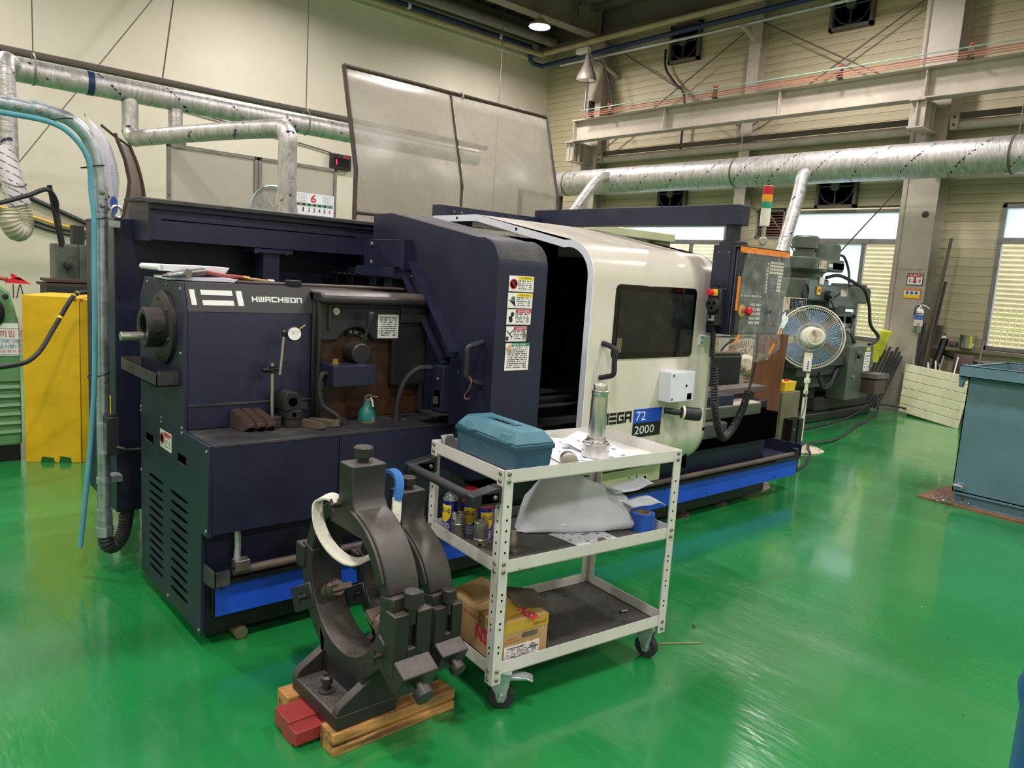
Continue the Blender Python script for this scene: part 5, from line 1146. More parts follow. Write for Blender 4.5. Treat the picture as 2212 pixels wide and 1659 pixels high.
def caster(x, y, rot, brake):
    m_ = Matrix.Translation((x, y, 0)) @ Matrix.Rotation(R(rot), 4, 'Z'); b_ = m_
    h = MB().box(-.035, .035, -.035, .035, .147, .152).xf(m_).build('caster_plate', 'zinc_green', k)
    for s in (-1, 1): MB().prism([(-.012, .03), (.012, .03), (.02, .06), (.035, .14), (-.035, .14), (-.045, .10), (-.02, .06)], 'Y', s*.019-.0015, s*.019+.0015).xf(m_).build('caster_fork', 'zinc_green', h)
    MB().box(-.035, .035, -.02, .02, .125, .148).xf(m_).build('fork_crown', 'zinc_green', h, bev=.003)
    MB().rev([(.034, -.015), (.046, -.015), (.051, -.009), (.051, .009), (.046, .015), (.034, .015)], m_ @ Vector((0, 0, .051)), m_.to_3x3() @ Vector((0, 1, 0)), 32).build('tyre', 'rubber', h)
    MB().rev([(.012, -.017), (.03, -.014), (.036, -.014), (.036, .014), (.03, .014), (.012, .017)], m_ @ Vector((0, 0, .051)), m_.to_3x3() @ Vector((0, 1, 0)), 28).build('wheel_hub', 'rubber_grey', h)
    MB().rev([(.014, 0), (.012, .006)], m_ @ Vector((0, -.021, .051)), m_.to_3x3() @ Vector((0, -1, 0)), 6).build('axle_nut', 'galv', h)
    if brake: MB().prism([(.03, .12), (.09, .125), (.115, .118), (.115, .124), (.09, .134), (.03, .135)], 'Y', -.024, .024).xf(m_).build('brake_pedal', 'galv', h, bev=.002)
caster(.075, .035, -36, True); caster(.85, .045, -72, False); caster(.07, .46, 10, False); caster(.85, .47, 40, False)
k.location = TN; k.rotation_euler = (0, 0, TA)
def on_trolley(o, x, y, z, rz=0): o.location = tp(x, y, z); o.rotation_euler = (0, 0, TA+R(rz)); return o
# toolbox
k = thing('toolbox', 'teal plastic toolbox with lighter lid on the top trolley tray', 'toolbox')
a, b_ = .0925, .2125
MB().hexa([(-a+.012, -b_+.012, 0), (a-.012, -b_+.012, 0), (a-.012, b_-.012, 0), (-a+.012, b_-.012, 0)], [(-a+.004, -b_+.004, .088), (a-.004, -b_+.004, .088), (a-.004, b_-.004, .088), (-a+.004, b_-.004, .088)]).build('box_body', 'teal_plastic', k, bev=.010, seg=3)
MB().box(-a, a, -b_, b_, .084, .106).build('box_rim', 'teal_plastic', k, bev=.006)
MB().hexa([(-a, -b_, .106), (a, -b_, .106), (a, b_, .106), (-a, b_, .106)], [(-a+.034, -b_+.035, .152), (a-.034, -b_+.035, .152), (a-.034, b_-.035, .152), (-a+.034, b_-.035, .152)]).build('lid', 'teal_lid', k, bev=.008, seg=3)
for s in (-1, 1): MB().hexa([(-a-.004, s*.125-.03, .10), (-a+.03, s*.125-.03, .10), (-a+.03, s*.125+.03, .10), (-a-.004, s*.125+.03, .10)], [(-a+.012, s*.125-.03, .132), (-a+.03, s*.125-.03, .14), (-a+.03, s*.125+.03, .14), (-a+.012, s*.125+.03, .132)]).build('lid_rib', 'teal_lid', k, bev=.004)
box('handle_well', 'teal_plastic', k, -.022, .022, -.09, .09, .1515, .1530); box('handle_shadow', 'void', k, -.018, .018, -.05, .05, .1528, .1535)
MB().tube([(-.0, -.088, .150), (0, -.07, .1545), (0, .07, .1545), (0, .088, .150)], .008, 8).build('carry_handle', 'teal_lid', k)
for y in (-.16, -.13, -.10, .08, .11, .14): box('hinge_slot', 'teal_lid', k, -a-.003, -a+.002, y-.012, y+.012, .104, .114, bev=.002)
on_trolley(k, .183, .278, .884, 0)
# drawing sheets
def sheet(name, label, pts, z, mat, lift, par=None, group=None):
    """a sheet with corners pts (trolley frame) whose lift function raises parts of it"""
    n = 9; rows = []
    P = [Vector((p[0], p[1], 0)) for p in pts]
    for i in range(n):
        r_ = []
        for j in range(n):
            u, v = j/(n-1), i/(n-1); p = (P[0]*(1-u)+P[1]*u)*(1-v)+(P[3]*(1-u)+P[2]*u)*v; r_.append(tp(p.x, p.y, z+lift(u, v)))
        rows.append(r_)
    mb = MB().grid(rows); o = mb.build(name, mat, None, ang=80)
    uv = o.data.uv_layers.new(name='UVMap')
    for pl_ in o.data.polygons:
        for li in pl_.loop_indices:
            vi = o.data.loops[li].vertex_index; uv.data[li].uv = ((vi % n)/(n-1), (vi//n)/(n-1))
    return tag(o, label, 'paper', group)
sheet('drawing_sheet', 'machine drawing sheet curling up against the toolbox', [(.36, .10), (.56, .05), (.68, .46), (.45, .50)], .8855, 'print_drawing', lambda u, v: .035*max(0, v-.35)**1.2*(1.2-u), None, 'drawing sheets on the trolley')
sheet('drawing_sheet', 'machine drawing sheet propped behind the turned steel shaft', [(.56, .03), (.78, .06), (.76, .40), (.55, .36)], .886, 'print_drawing', lambda u, v: .10*max(0, v-.4)*(1-abs(u-.5)), None, 'drawing sheets on the trolley')
# turned shaft
k = thing('steel_shaft', 'tall bright turned steel shaft with stepped flange, standing upright', 'workpiece')
MB().rev([(.046, 0), (.048, .002), (.048, .022), (.045, .024), (.045, .028), (.048, .03), (.048, .048), (.041, .05), (.041, .056), (.036, .058), (.033, .066), (.033, .07), (.029, .072)], n=40).build('flange', 'bright_steel', k)
MB().rev([(.029, .07), (.030, .075), (.0285, .20), (.0275, .21), (.0275, .222), (.029, .224), (.029, .232), (.024, .234), (.0245, .252), (.022, .256), (.012, .256), (.010, .25)], n=36).build('shank', 'bright_steel', k)
on_trolley(k, .578, .175, .886); k.scale = (1.18,)*3
# small steel parts
k = thing('steel_bush', 'steel bush lying beside the toolbox on the top tray', 'workpiece'); MB().rev([(.03, -.035), (.034, -.032), (.034, .0), (.028, .004), (.028, .03), (.018, .034), (.016, .02)], (0, 0, .034), (.5, .85, 0), 28).build('bush_body', 'steel', k); on_trolley(k, .345, .07, .884)
k = thing('insert_box', 'small printed tin leaning on the top tray corner', 'tin'); MB().box(-.03, .03, -.004, .004, 0, .07).xf(Matrix.Rotation(R(-35), 4, 'X')).build('tin_body', 'steel_dull', k, bev=.002); on_trolley(k, .07, .47, .885, 5)
# spray cans
def can(label, x, y, rz, cap):
    k = thing('spray_can', label, 'spray can', group='lubricant spray cans on the middle tray')
    MB().rev([(.030, 0), (.0315, .002), (.0315, .006), (.0305, .008), (.0305, .140)], n=36).build('can_body', 'can_blue', k)
    MB().rev([(.0307, 0), (.0325, .002), (.0325, .006), (.0307, .007)], n=36).build('can_rim', 'galv', k)
    # yellow shield wrapped on the front
    r_ = .03085
    def wrap(name, mat, prof, rr):
        mb = MB(); n = 14
        for i in range(n):
            a0, a1 = -50+100*i/n, -50+100*(i+1)/n
            lo0, hi0 = prof(a0/50); lo1, hi1 = prof(a1/50)
            P = lambda a, z: (rr*math.sin(R(a)), -rr*math.cos(R(a)), z)
            mb.add([P(a0, lo0), P(a1, lo1), P(a1, hi1), P(a0, hi0)], [(0, 1, 2, 3)])
        return mb.build(name, mat, k)
    wrap('label_shield', 'ink_white', lambda t: (.052+.028*t*t, .1225), r_); wrap('label_shield', 'can_yellow', lambda t: (.055+.026*t*t, .120), r_+.0003)
    # letters bent round the can
    L = {'W': [(0,0,.2,1),(.4,0,.6,.8),(.8,0,1,1),(.2,0,.8,.2)], 'D': [(0,0,.25,1),(.25,0,.8,.2),(.25,.8,.8,1),(.75,.12,1,.88)], '-': [(.1,.42,.9,.62)], '4': [(0,.3,.2,1),(.2,.3,1,.5),(.6,0,.85,1)], '0': [(0,0,.28,1),(.72,0,1,1),(.28,0,.72,.2),(.28,.8,.72,1)]}
    a = -40
    for ch in 'WD-40':
        wd = 9 if ch == '-' else 16; mb = MB()
        for q in L[ch]:
            A0, A1 = a+q[0]*wd, a+q[2]*wd; z0, z1 = .090+q[1]*.019, .090+q[3]*.019; P = lambda an, z: ((r_+.0006)*math.sin(R(an)), -(r_+.0006)*math.cos(R(an)), z)
            mb.add([P(A0, z0), P(A1, z0), P(A1, z1), P(A0, z1)], [(0, 1, 2, 3)])
        mb.build('label_letter', 'ink_navy', k); a += wd+2.2
    mb = MB(); r2 = random.Random(5)
    for i in range(8):
        a = -42+r2.uniform(0, 8)
        while a < 36:
            b2 = a+r2.uniform(4, 12); P = lambda an, z: ((r_+.0002)*math.sin(R(an)), -(r_+.0002)*math.cos(R(an)), z); z0 = .012+i*.0048; mb.add([P(a, z0), P(b2, z0), P(b2, z0+.0024), P(a, z0+.0024)], [(0, 1, 2, 3)]); a = b2+r2.uniform(1.5, 4)
    mb.build('small_print', 'ink_white', k)
    if cap:
        MB().rev([(.0307, .139), (.0315, .141), (.0300, .143), (.0295, .19), (.027, .195)], n=36).build('cap', 'can_red', k)
        MB().cyl((.0335, .004, .03), (.0335, .004, .13), .0014, n=6).build('straw', 'can_red', k)
    else:
        MB().rev([(.0305, .138), (.0325, .141), (.0315, .145), (.026, .149), (.025, .156), (.020, .164), (.012, .168), (.012, .174)], n=36).build('dome', 'galv', k)
        MB().rev([(.0105, .172), (.0095, .188), (.006, .196)], n=18).build('nozzle', 'ink_white', k); MB().tube([(.006, 0, .187), (.075, .02, .19)], .0013, 6).build('straw', 'hose_red', k)
    on_trolley(k, x, y, .552, rz); return k
can('blue spray can with white nozzle and bare metal dome', .06, .44, -75, False)
can('red capped blue spray can between the bare can and the hand post', .115, .385, -25, True)
can('red capped blue spray can nearest the trolley handle bracket post', .14, .305, -18, True)
def coupler(name, label, x, y, rz, prof, lugs, mat='steel', flip=False):
    k = thing(name, label, 'workpiece', group='turned couplers on the middle tray'); MB().rev(prof, n=36).build('coupler_body', mat, k)
    zt = max(h for r_, h in prof) if not flip else 0
    for i in range(lugs):
        an = R(360/lugs*i+30); c, s = math.cos(an), math.sin(an); m_ = Matrix.Rotation(an, 4, 'Z'); z0, z1 = (zt-.002, zt+.022) if not flip else (-.0, .018)
        MB().box(.010, .027, -.010, .010, z0, z1).xf(m_).build('jaw_lug', mat, k, bev=.002)
    on_trolley(k, x, y, .552, rz); return k
coupler('steel_coupler', 'turned steel coupler with lugs upward in front of the bare can', .055, .365, 0, [(.027, 0), (.029, .002), (.029, .058), (.030, .06), (.030, .066), (.028, .068), (.028, .085), (.018, .086), (.014, .08)], 3)
k = coupler('steel_coupler', 'bored steel coupler standing on its lugs before the red capped cans', .095, .262, 20, [(.029, .018), (.0295, .03), (.0275, .032), (.0275, .036), (.029, .038), (.029, .096), (.027, .098), (.020, .098), (.018, .086), (.002, .086)], 3, 'steel', True)
coupler('steel_coupler', 'small dull stepped coupler close behind the handle side corner post', .158, .14, 0, [(.017, .012), (.018, .03), (.020, .032), (.020, .058), (.016, .064), (.015, .09), (.012, .096), (.006, .094)], 3, 'steel_dull', True)
# foam packing sheet folded over itself
def interp_row(pts, n):
    q = smooth(pts, 8); return [q[int(round(t*(len(q)-1)/(n-1)))] for t in range(n)]
def foam(name, label, ctrl, n=17, m_=20, th=.003, w_=.004):
    cols = [interp_row(r_, n) for r_ in ctrl]
    rows = list(zip(*[interp_row([c[j] for c in cols], m_) for j in range(n)]))
    out = []
    for i, r_ in enumerate(rows):
        out.append([tp(p.x, p.y, max(.5555, p.z+w_*math.sin(j*.9+i*.6)*math.sin(i*.35+j*.2))) for j, p in enumerate(r_)])
    o = tag(MB().grid(out).build(name, 'foam', None, ang=80), label, 'foam sheet'); md = o.modifiers.new('thick', 'SOLIDIFY'); md.thickness = th; return o
foam('foam_wrap', 'loosely folded white foam packing sheet on the middle tray', [
 [(.42, .33, .557), (.55, .30, .557), (.68, .27, .557), (.88, .24, .558)],
 [(.305, .325, .557), (.41, .255, .557), (.56, .195, .557), (.785, .135, .557)],
 [(.30, .325, .562), (.42, .252, .59), (.57, .185, .60), (.795, .125, .595)],
 [(.315, .34, .572), (.44, .285, .635), (.60, .24, .645), (.835, .20, .64)],
 [(.33, .355, .585), (.465, .325, .672), (.63, .30, .68), (.85, .265, .668)],
 [(.37, .385, .63), (.50, .375, .712), (.665, .345, .72), (.79, .33, .70)],
 [(.42, .425, .67), (.54, .425, .748), (.68, .385, .745), (.73, .38, .715)]])
foam('foam_scrap', 'lower curled white foam strip beside the blue tape roll', [[(.80, .15, .645), (.85, .13, .655), (.90, .10, .668), (.93, .085, .66)], [(.80, .24, .65), (.86, .22, .66), (.91, .19, .675), (.94, .17, .668)]], 12, 6)
foam('foam_scrap', 'upper curled white foam strip sticking out past the tray corner post', [[(.78, .24, .685), (.84, .22, .695), (.90, .19, .715), (.935, .17, .735)], [(.78, .33, .69), (.85, .31, .70), (.91, .28, .72), (.945, .26, .74)]], 12, 6)
# blue tape roll, papers and ring on the middle tray
k = thing('tape_roll', 'roll of blue tape standing at the open end of the foam', 'tape roll')
MB().rev([(.030, 0), (.030, .075), (.052, .075), (.052, 0)], n=36).build('tape_body', 'blue_tape', k); MB().rev([(.027, -.0), (.027, .076), (.030, .076), (.030, 0)], n=36).build('tape_core', 'cardboard', k); on_trolley(k, .838, .125, .552)
sheet('note_sheet', 'grey smudged note sheet under the foam on the middle tray', [(.45, .05), (.66, .06), (.66, .27), (.42, .25)], .5525, 'print_drawing', lambda u, v: 0)
k = thing('brass_ring', 'small dark threaded ring on the note sheet', 'ring'); MB().rev([(.010, 0), (.018, 0), (.019, .004), (.017, .006), (.019, .009), (.017, .012), (.019, .016), (.010, .016)], n=24).build('ring_body', 'tool_olive', k); on_trolley(k, .555, .065, .5535)
# cardboard box
k = thing('cardboard_box', 'worn bearing carton printed in red on the lowest tray', 'carton')
bw, bd, bh = .235, .345, .160
MB().box(0, bw, 0, bd, 0, bh).build('carton_body', 'cardboard', k, bev=.003)
MB().hexa([(.002, .17, bh), (.16, .17, bh+.004), (.16, bd, bh+.004), (.002, bd, bh)], [(.002, .17, bh+.003), (.15, .17, bh+.034), (.15, bd, bh+.034), (.002, bd, bh+.003)]).build('top_flap', 'cardboard', k)
MB().box(.11, bw+.02, .12, .33, 0, .003).xf(Matrix.Translation((0, 0, bh+.035)) @ Matrix.Rotation(R(9), 4, 'Y') @ Matrix.Rotation(R(-18), 4, 'Z')).build('torn_flap', 'cardboard_dark', k)
MB().box(-.0008, .0, .09, .135, .10, bh).box(0, .20, .09, .135, bh, bh+.001).build('packing_tape', 'tape_brown', k); MB().box(0, bw, -.0008, 0, .115, bh).build('packing_tape', 'tape_yellow', k); MB().box(.05, .20, .02, .13, bh+.001, bh+.002).build('packing_tape', 'tape_yellow', k)
nl = Vector((-1, 0, 0))
text('MOTION & CONTROL', 'magenta_ink', k, (-.0012, bd-.015, .118), (0, -1, 0), NZ, .215, .018)
text('NSK', 'magenta_ink', k, (-.0012, .15, .048), (0, -1, 0), NZ, .135, .062, bold=.03)
text('NSK', 'magenta_ink', k, (.13, .075, bh+.0024), (0, -1, 0), (1, 0, 0), .11, .05, bold=.03)
text('2225X180', 'ink_red', k, (.03, .36, bh+.012), (0, -1, 0), (.98, 0, .18), .12, .016)
text('NSK Ltd.', 'ink_red', k, (.045, -.0014, .088), (1, 0, 0), NZ, .04, .009); text('MADE IN JAPAN', 'ink_red', k, (.03, -.0014, .075), (1, 0, 0), NZ, .07, .008)
MB().prism(rrect(.11, .185, .086, .106, .009), 'Y', -.0014, -.0004).build('hand_hole', 'cardboard_dark', k)
lb = plate('shipping_label', 'print_label2', k, (.03, -.001, .006), (.165, 0, 0), (0, 0, .058), NY)
text('M.T. V7 UNR,CD', 'ink_black', lb, (.06, -.003, .011), (1, 0, 0), NZ, .11, .007); text('NSNKPS', 'ink_black', lb, (.06, -.003, .050), (1, 0, 0), NZ, .06, .007)
for i in range(14): box('bar_code', 'ink_black', lb, .155+i*.0026, .1562+i*.0026, -.0026, -.0021, .036, .046)
text('D32010HS2', 'ink_black', k, (.165, -.0014, .126), (1, 0, 0), NZ, .06, .010)
on_trolley(k, .055, .05, .161, 0)
k = thing('steel_rod', 'short bright round bar lying behind the carton on the lowest tray', 'bar'); MB().cyl((0, 0, .02), (.16, .05, .02), .02, n=20).build('rod_body', 'steel_dull', k, bev=.002); on_trolley(k, .36, .40, .161)
k = thing('small_bolt', 'small bolt lying loose on the lowest tray mat', 'bolt'); MB().cyl((0, 0, .008), (.025, -.006, .008), .005, n=10).cyl((-.006, .0015, .008), (0, 0, .008), .009, n=6).build('bolt_body', 'steel_dull', k); on_trolley(k, .80, .16, .161)
# loose chips on the lowest mat
mb = MB(); r_ = random.Random(3)
for i in range(500):
    x_, y_ = (r_.uniform(.33, .88), r_.uniform(.03, .49)) if i > 260 else (r_.gauss(.60, .16), .47+r_.gauss(0, .012))
    p = tp(min(.89, max(.3, x_)), min(.495, max(.02, y_)), .161); d = Vector((r_.gauss(0, 1), r_.gauss(0, 1), abs(r_.gauss(0, .6)))).normalized()*r_.uniform(.001, .004); u, v = ortho(d); q = r_.uniform(.0005, .0015)
    mb.add([p-d+u*q, p-d-u*q, p+d+v*q, p+d-v*q+Vector((0, 0, q))], [(0, 1, 2), (0, 2, 3), (1, 3, 2), (0, 3, 1)])
tag(mb.build('metal_chips', 'mat_dark', None, flat=True), 'dark metal chips scattered on the lowest trolley mat', 'chips', kind='stuff')
# ================================================================ behind and beside the lathe
# galvanised conduit drop with cyan hose
k = thing('power_conduit', 'galvanised power conduit bending down beside the lathe cabinet', 'conduit', (.955, 4.05, .1))
CX, CY = .927, 4.08
MB().tube(smooth([(-1.5, CY, 2.2), (.3, CY, 2.2), (.60, CY, 2.197), (.74, CY, 2.19), (.82, CY, 2.165), (.88, CY, 2.10), (.912, CY, 1.99), (CX, CY, 1.84), (CX, CY, 1.7)], 8)+[Vector((CX, CY, .30))], .030, 16).build('conduit_pipe', 'galv', k)
for z in (1.86, 1.80): 
    MB().cyl((CX, CY, z-.028), (CX, CY, z+.028), .035, n=18).build('coupling', 'galv', k); screw(k, (CX+.0, CY-.036, z), NY, .013, 'steel_dull'); screw(k, (CX+.036, CY, z-.01), (1, 0, 0), .010, 'steel_dull')
for x in (.60, .68): MB().cyl((x-.032, CY, 2.198), (x+.032, CY, 2.195), .035, n=18).build('coupling', 'galv', k); screw(k, (x, CY-.036, 2.185), NY, .013, 'steel_dull')
for z in (1.72, .45): MB().cyl((CX, CY, z-.016), (CX, CY, z+.016), .034, n=18).box(CX, 1.0+.012, CY-.006, CY+.07, z-.016, z+.016).build('clamp', 'galv', k)
MB().cyl((CX, CY, .17), (CX, CY, .30), .036, n=18).rev([(.042, 0), (.042, .05)], (CX, CY, .16), n=8).build('conduit_fitting', 'galv', k)
ribbed(smooth([(CX, CY, .18), (CX+.01, CY+.0, .115), (CX+.05, CY+.03, .085), (CX+.10, CY+.06, .13), (CX+.13, CY+.1, .22), (CX+.14, CY+.12, .26)], 8), .034, .016, .16).build('flexible_hose', 'rubber', k)
tm = box('terminal_box', 'dark_plastic', k, CX-.01, CX+.045, CY-.12, CY-.035, .60, .79, bev=.004); box('clear_cover', 'film', k, CX-.04, CX-.01, CY-.115, CY-.04, .61, .76, bev=.004); MB().rev([(.022, 0), (.022, .008)], (CX+.017, CY-.075, .79), n=16).build('gland', 'rubber', tm)
MB().tube(smooth([(CX+.03, CY-.122, .645), (CX+.06, CY-.13, .635), (1.01, CY-.12, .625), (1.09, CY-.11, .62)]), .006, 8).build('sensor_wire', 'brown_pipe', k)
hp = smooth([(-1.5, CY-.06, 2.155), (.3, CY-.06, 2.155), (.53, CY-.06, 2.15), (.719, CY-.06, 2.14), (.815, CY-.06, 2.085), (.868, CY-.06, 1.99), (.876, CY-.06, 1.85), (.886, CY-.06, 1.74), (.886, CY-.055, 1.5), (.881, CY-.055, 1.02), (.86, CY-.06, .7), (.83, CY-.06, .38), (.804, CY-.06, .14)], 6)
tag(MB().tube(hp, .012, 10).build('air_hose', 'hose_cyan', None), 'cyan air hose tied along the galvanised conduit with a loose end', 'hose')
for z, x, lb_ in ((2.165, .765, 'at the start of the conduit bend'), (1.975, .892, 'below the conduit bend'), (1.735, .905, 'at the upper conduit clamp'), (.99, .905, 'above the terminal box')): tag(MB().tube([(x+.05*math.cos(t*.5236), CY-.02+.045*math.sin(t*.5236), z+.012*math.cos(t*.5236)) for t in range(12)], .003, 5, closed=True).build('cable_tie', 'black', None), 'black cable tie binding the cyan hose '+lb_, 'cable tie', 'cable ties on the conduit')
# leaning curved sheets behind the cabinet
k = thing('curved_cover', 'curved white plastic cover with faint blue print leaning behind the cabinet', 'cover', (1.2, 4.85, 0))
def curved(x_of, w0, w1, y, zs, name, mat, par, th=.004):
    rows = [[(x_of(z)+w0(z)+(w1(z)-w0(z))*j/6, y+.10*j/6, z) for j in range(7)] for z in zs]
    o = MB().grid(rows, th, (0, -1, 0)).build(name, mat, par); return o
def lerp(xs):
    def f(z):
        for (a, b_), (c, d) in zip(xs, xs[1:]):
            if z <= c: return b_+(d-b_)*(z-a)/(c-a)
        return xs[-1][1]
    return f
zs = [.02, .8, 1.4, 1.7, 1.8, 1.9, 2.0, 2.08, 2.15, 2.2, 2.25, 2.29, 2.33]
l1 = lerp([(0, 1.06), (1.7, 1.08), (1.9, 1.10), (2.13, 1.10), (2.25, 1.06), (2.34, 1.024)]); r1 = lerp([(0, 1.17), (1.7, 1.175), (1.85, 1.213), (1.98, 1.228), (2.1, 1.213), (2.216, 1.172), (2.29, 1.10), (2.34, 1.034)])
curved(lambda z: 0, l1, r1, 4.84, zs, 'cover_sheet', 'sheet_white', k)
MB().rev([(.001, 0), (.036, 0), (.036, .001), (.001, .001)], (0, 0, 0), NY, 24).xf(Matrix.Translation((1.172, 4.852, 1.845)) @ Matrix.Diagonal((.62, 1, 1.5, 1))).build('print_oval', 'ink_blue', k)
text('OMI', 'ink_white', k, (1.158, 4.846, 1.815), (-.1, 0, 1), (-1, 0, 0), .06, .018, flipx=True)
text('ololilo', 'print_faint', k, (1.185, 4.852, 1.90), (-.08, 0, 1), (-1, 0, 0), .17, .018)
text('chips cover panel', 'print_faint', k, (1.155, 4.846, 1.83), (-.08, 0, 1), (-1, 0, 0), .3, .007)
k = thing('framed_guard', 'brown framed curved guard with scuffed grey sheet behind the cabinet', 'guard', (1.3, 4.95, 0))
l2 = lerp([(0, 1.22), (1.75, 1.235), (1.9, 1.275), (2.0, 1.287), (2.12, 1.264), (2.276, 1.205), (2.3, 1.19)]); r2 = lerp([(0, 1.34), (1.75, 1.375), (1.9, 1.388), (1.96, 1.384), (2.1, 1.352), (2.22, 1.304), (2.3, 1.28)])
zz = [.02, .9, 1.5, 1.75, 1.85, 1.92, 2.0, 2.06, 2.12, 2.17, 2.21]
curved(lambda z: 0, l2, r2, 4.95, zz, 'guard_sheet', 'dirty_sheet', k)
MB().tube([(l2(z)-.008, 4.94, z) for z in zz+[2.26]], .011, 8).build('guard_frame', 'brown_tube', k); MB().tube([(r2(z)+.004, 5.05, z) for z in zz+[2.23]], .011, 8).build('guard_frame', 'brown_tube', k); MB().tube([(1.14, 4.98, 2.30), (1.21, 4.98, 2.25), (1.30, 5.04, 2.215)], .008, 6).build('guard_frame', 'brown_tube', k)
# tall clear screen in a brown tube frame
k = thing('clear_screen', 'tall clear acrylic screen in a brown tube frame behind the lathe', 'screen', (3.6, 5.0, 0))
YS = 5.0
def scr(x, z): # lower part upright, upper part leaning back
    return (x, YS+max(0, z-2.28)*.30, z)
XL, XM, XR = 2.80, 3.76, 4.84
ztop = 3.03
for x in (XL, XM, XR): MB().tube([(x, YS, .0), (x, YS, 2.28), scr(x-.0, ztop)], .017 if x != XM else .014, 8).build('frame_tube', 'brown_tube', k)
for z in (ztop, 1.975): MB().tube([scr(XL, z), scr(XR, z)], .017, 8).build('frame_tube', 'brown_tube', k)
MB().tube([(XL, YS, .9), (XR, YS, .9)], .015, 8).build('frame_tube', 'brown_tube', k)
MB().tube([scr(XM+.12, ztop-.02), scr(XM+.12, ztop+.02)], .019, 8).build('frame_clip', 'steel_dull', k)
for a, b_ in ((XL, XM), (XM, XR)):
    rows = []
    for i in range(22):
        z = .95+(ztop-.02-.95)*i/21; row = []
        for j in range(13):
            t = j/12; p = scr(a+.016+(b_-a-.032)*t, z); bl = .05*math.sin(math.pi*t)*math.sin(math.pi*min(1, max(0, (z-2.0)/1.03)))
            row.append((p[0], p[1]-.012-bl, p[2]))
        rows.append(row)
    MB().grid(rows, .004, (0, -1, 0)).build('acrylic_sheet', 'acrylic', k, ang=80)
# second, dark framed pane further off
k = thing('dark_frame_pane', 'dark framed clear pane standing beyond the brown screen', 'screen', (6.6, 6.9, 0))
X0, X1, YP = 6.15, 6.83, 7.0
for x in (X0, X1): MB().box(x-.02, x+.02, YP-.02, YP+.02, 0, 2.62).build('frame_bar', 'black', k)
MB().box(X0, X1, YP-.02, YP+.02, 2.58, 2.62).build('frame_bar', 'black', k); MB().box(X0+.02, X1-.02, YP-.003, YP+.003, .8, 2.58).build('pane', 'acrylic_far', k)
# two framed boards with the month calendar
for i, (x0, x1) in enumerate(((2.56, 3.52), (3.535, 4.50))):
    k = thing('splash_guard', ['steel framed clear splash panel under the horizontal foil branch', 'steel framed clear splash panel carrying the wall calendar'][i], 'panel', (x0, 8.5, 0), group='framed splash panels')
    for a in ((x0, x0+.035, .0, 2.72), (x1-.035, x1, .0, 2.72)): box('frame_bar', 'steel_dull', k, a[0], a[1], 8.48, 8.52, a[2], a[3])
    for z in (2.685, 1.2): box('frame_bar', 'steel_dull', k, x0, x1, 8.48, 8.52, z, z+.035)
    box('panel_sheet', 'acrylic_far', k, x0+.03, x1-.03, 8.498, 8.503, 1.23, 2.69)
    for x in (x0+.018, x1-.018):
        for z in (2.70, 2.2): screw(k, (x, 8.48, z), NY, .012, 'steel_dark')
k = thing('wall_calendar', 'white month calendar with a big red six, hung on the framed panel', 'calendar', (4.2, 8.47, 2.1))
cxa, cza, cw, chh = 3.96, 2.16, .50, .235
box('calendar_sheet', 'paper', k, cxa, cxa+cw, 8.466, 8.474, cza-.02, cza+chh)
text('6', 'ink_red', k, (cxa+.20, 8.4645, cza+.13), (1, 0, 0), NZ, .07, .095, bold=.02)
for j in range(2):
    for r_ in range(5): text('1 2 3 4 5 6 7' if r_ else 'S M T W T F S', 'ink_black', k, (cxa+.02+j*.33, 8.4645, cza+.205-r_*.022), (1, 0, 0), NZ, .13, .012)
box('week_band', 'pale_green_bar', k, cxa+.01, cxa+cw-.01, 8.4645, 8.4655, cza+.085, cza+.12)
for i in range(7): box('week_mark', 'ink_red' if i == 0 else ('ink_blue' if i == 6 else 'ink_black'), k, cxa+.03+i*.067, cxa+.065+i*.067, 8.4632, 8.4642, cza+.092, cza+.113)
for i, d in enumerate('123456'): text(d, 'ink_red' if d in '36' else 'ink_black', k, (cxa+.10+i*.067, 8.4645, cza+.02), (1, 0, 0), NZ, .026 if d != '1' else .014, .05, bold=.02)
# LED production display
k = thing('led_display', 'black LED display with red digits high on the back wall', 'display', (6.85, 12.7, 3.3))
box('display_case', 'led_case', k, 6.62, 7.03, 12.72, 12.79, 3.28, 3.55, bev=.01); box('display_glass', 'black_gloss', k, 6.68, 6.99, 12.712, 12.72, 3.34, 3.48)
text('1', 'led_red', k, (6.71, 12.708, 3.36), (1, 0, 0), NZ, .03, .09); text('0113', 'led_red', k, (6.86, 12.708, 3.49), (1, 0, 0), NZ, .11, .03)
# round fan guard and hat behind the lathe
k = thing('pedestal_fan', 'back of a round clear fan guard behind the foil drop pipe', 'fan', (3.33, 7.6, 0))
MB().tube([(3.33+.25*math.cos(t*.2618), 7.6, 2.09+.25*math.sin(t*.2618)) for t in range(24)], .012, 6, closed=True).build('guard_ring', 'galv', k)
for i in range(18): a = i*math.pi/9; MB().tube([(3.33+.05*math.cos(a), 7.57, 2.09+.05*math.sin(a)), (3.33+.25*math.cos(a), 7.6, 2.09+.25*math.sin(a))], .003, 4).build('guard_wire', 'galv', k)
MB().rev([(.235, 0), (.235, .004)], (3.33, 7.62, 2.09), NY, 32).build('fan_disc', 'acrylic_far', k)
MB().cyl((3.33, 7.66, 0), (3.33, 7.66, 2.05), .02, n=10).rev([(.22, 0), (.2, .03), (.03, .06)], (3.33, 7.66, 0)).build('fan_stand', 'fan_plastic', k)
k = thing('dark_dome', 'dark teal dome top just showing over the rear beam', 'machine', (2.75, 6.5, 0)); MB().rev([(.25, 0), (.25, 1.83), (.22, 1.92), (.14, 1.98), (.02, 2.0)], (2.62, 6.3, 0), n=28).build('dome_body', 'mill_dark', k)
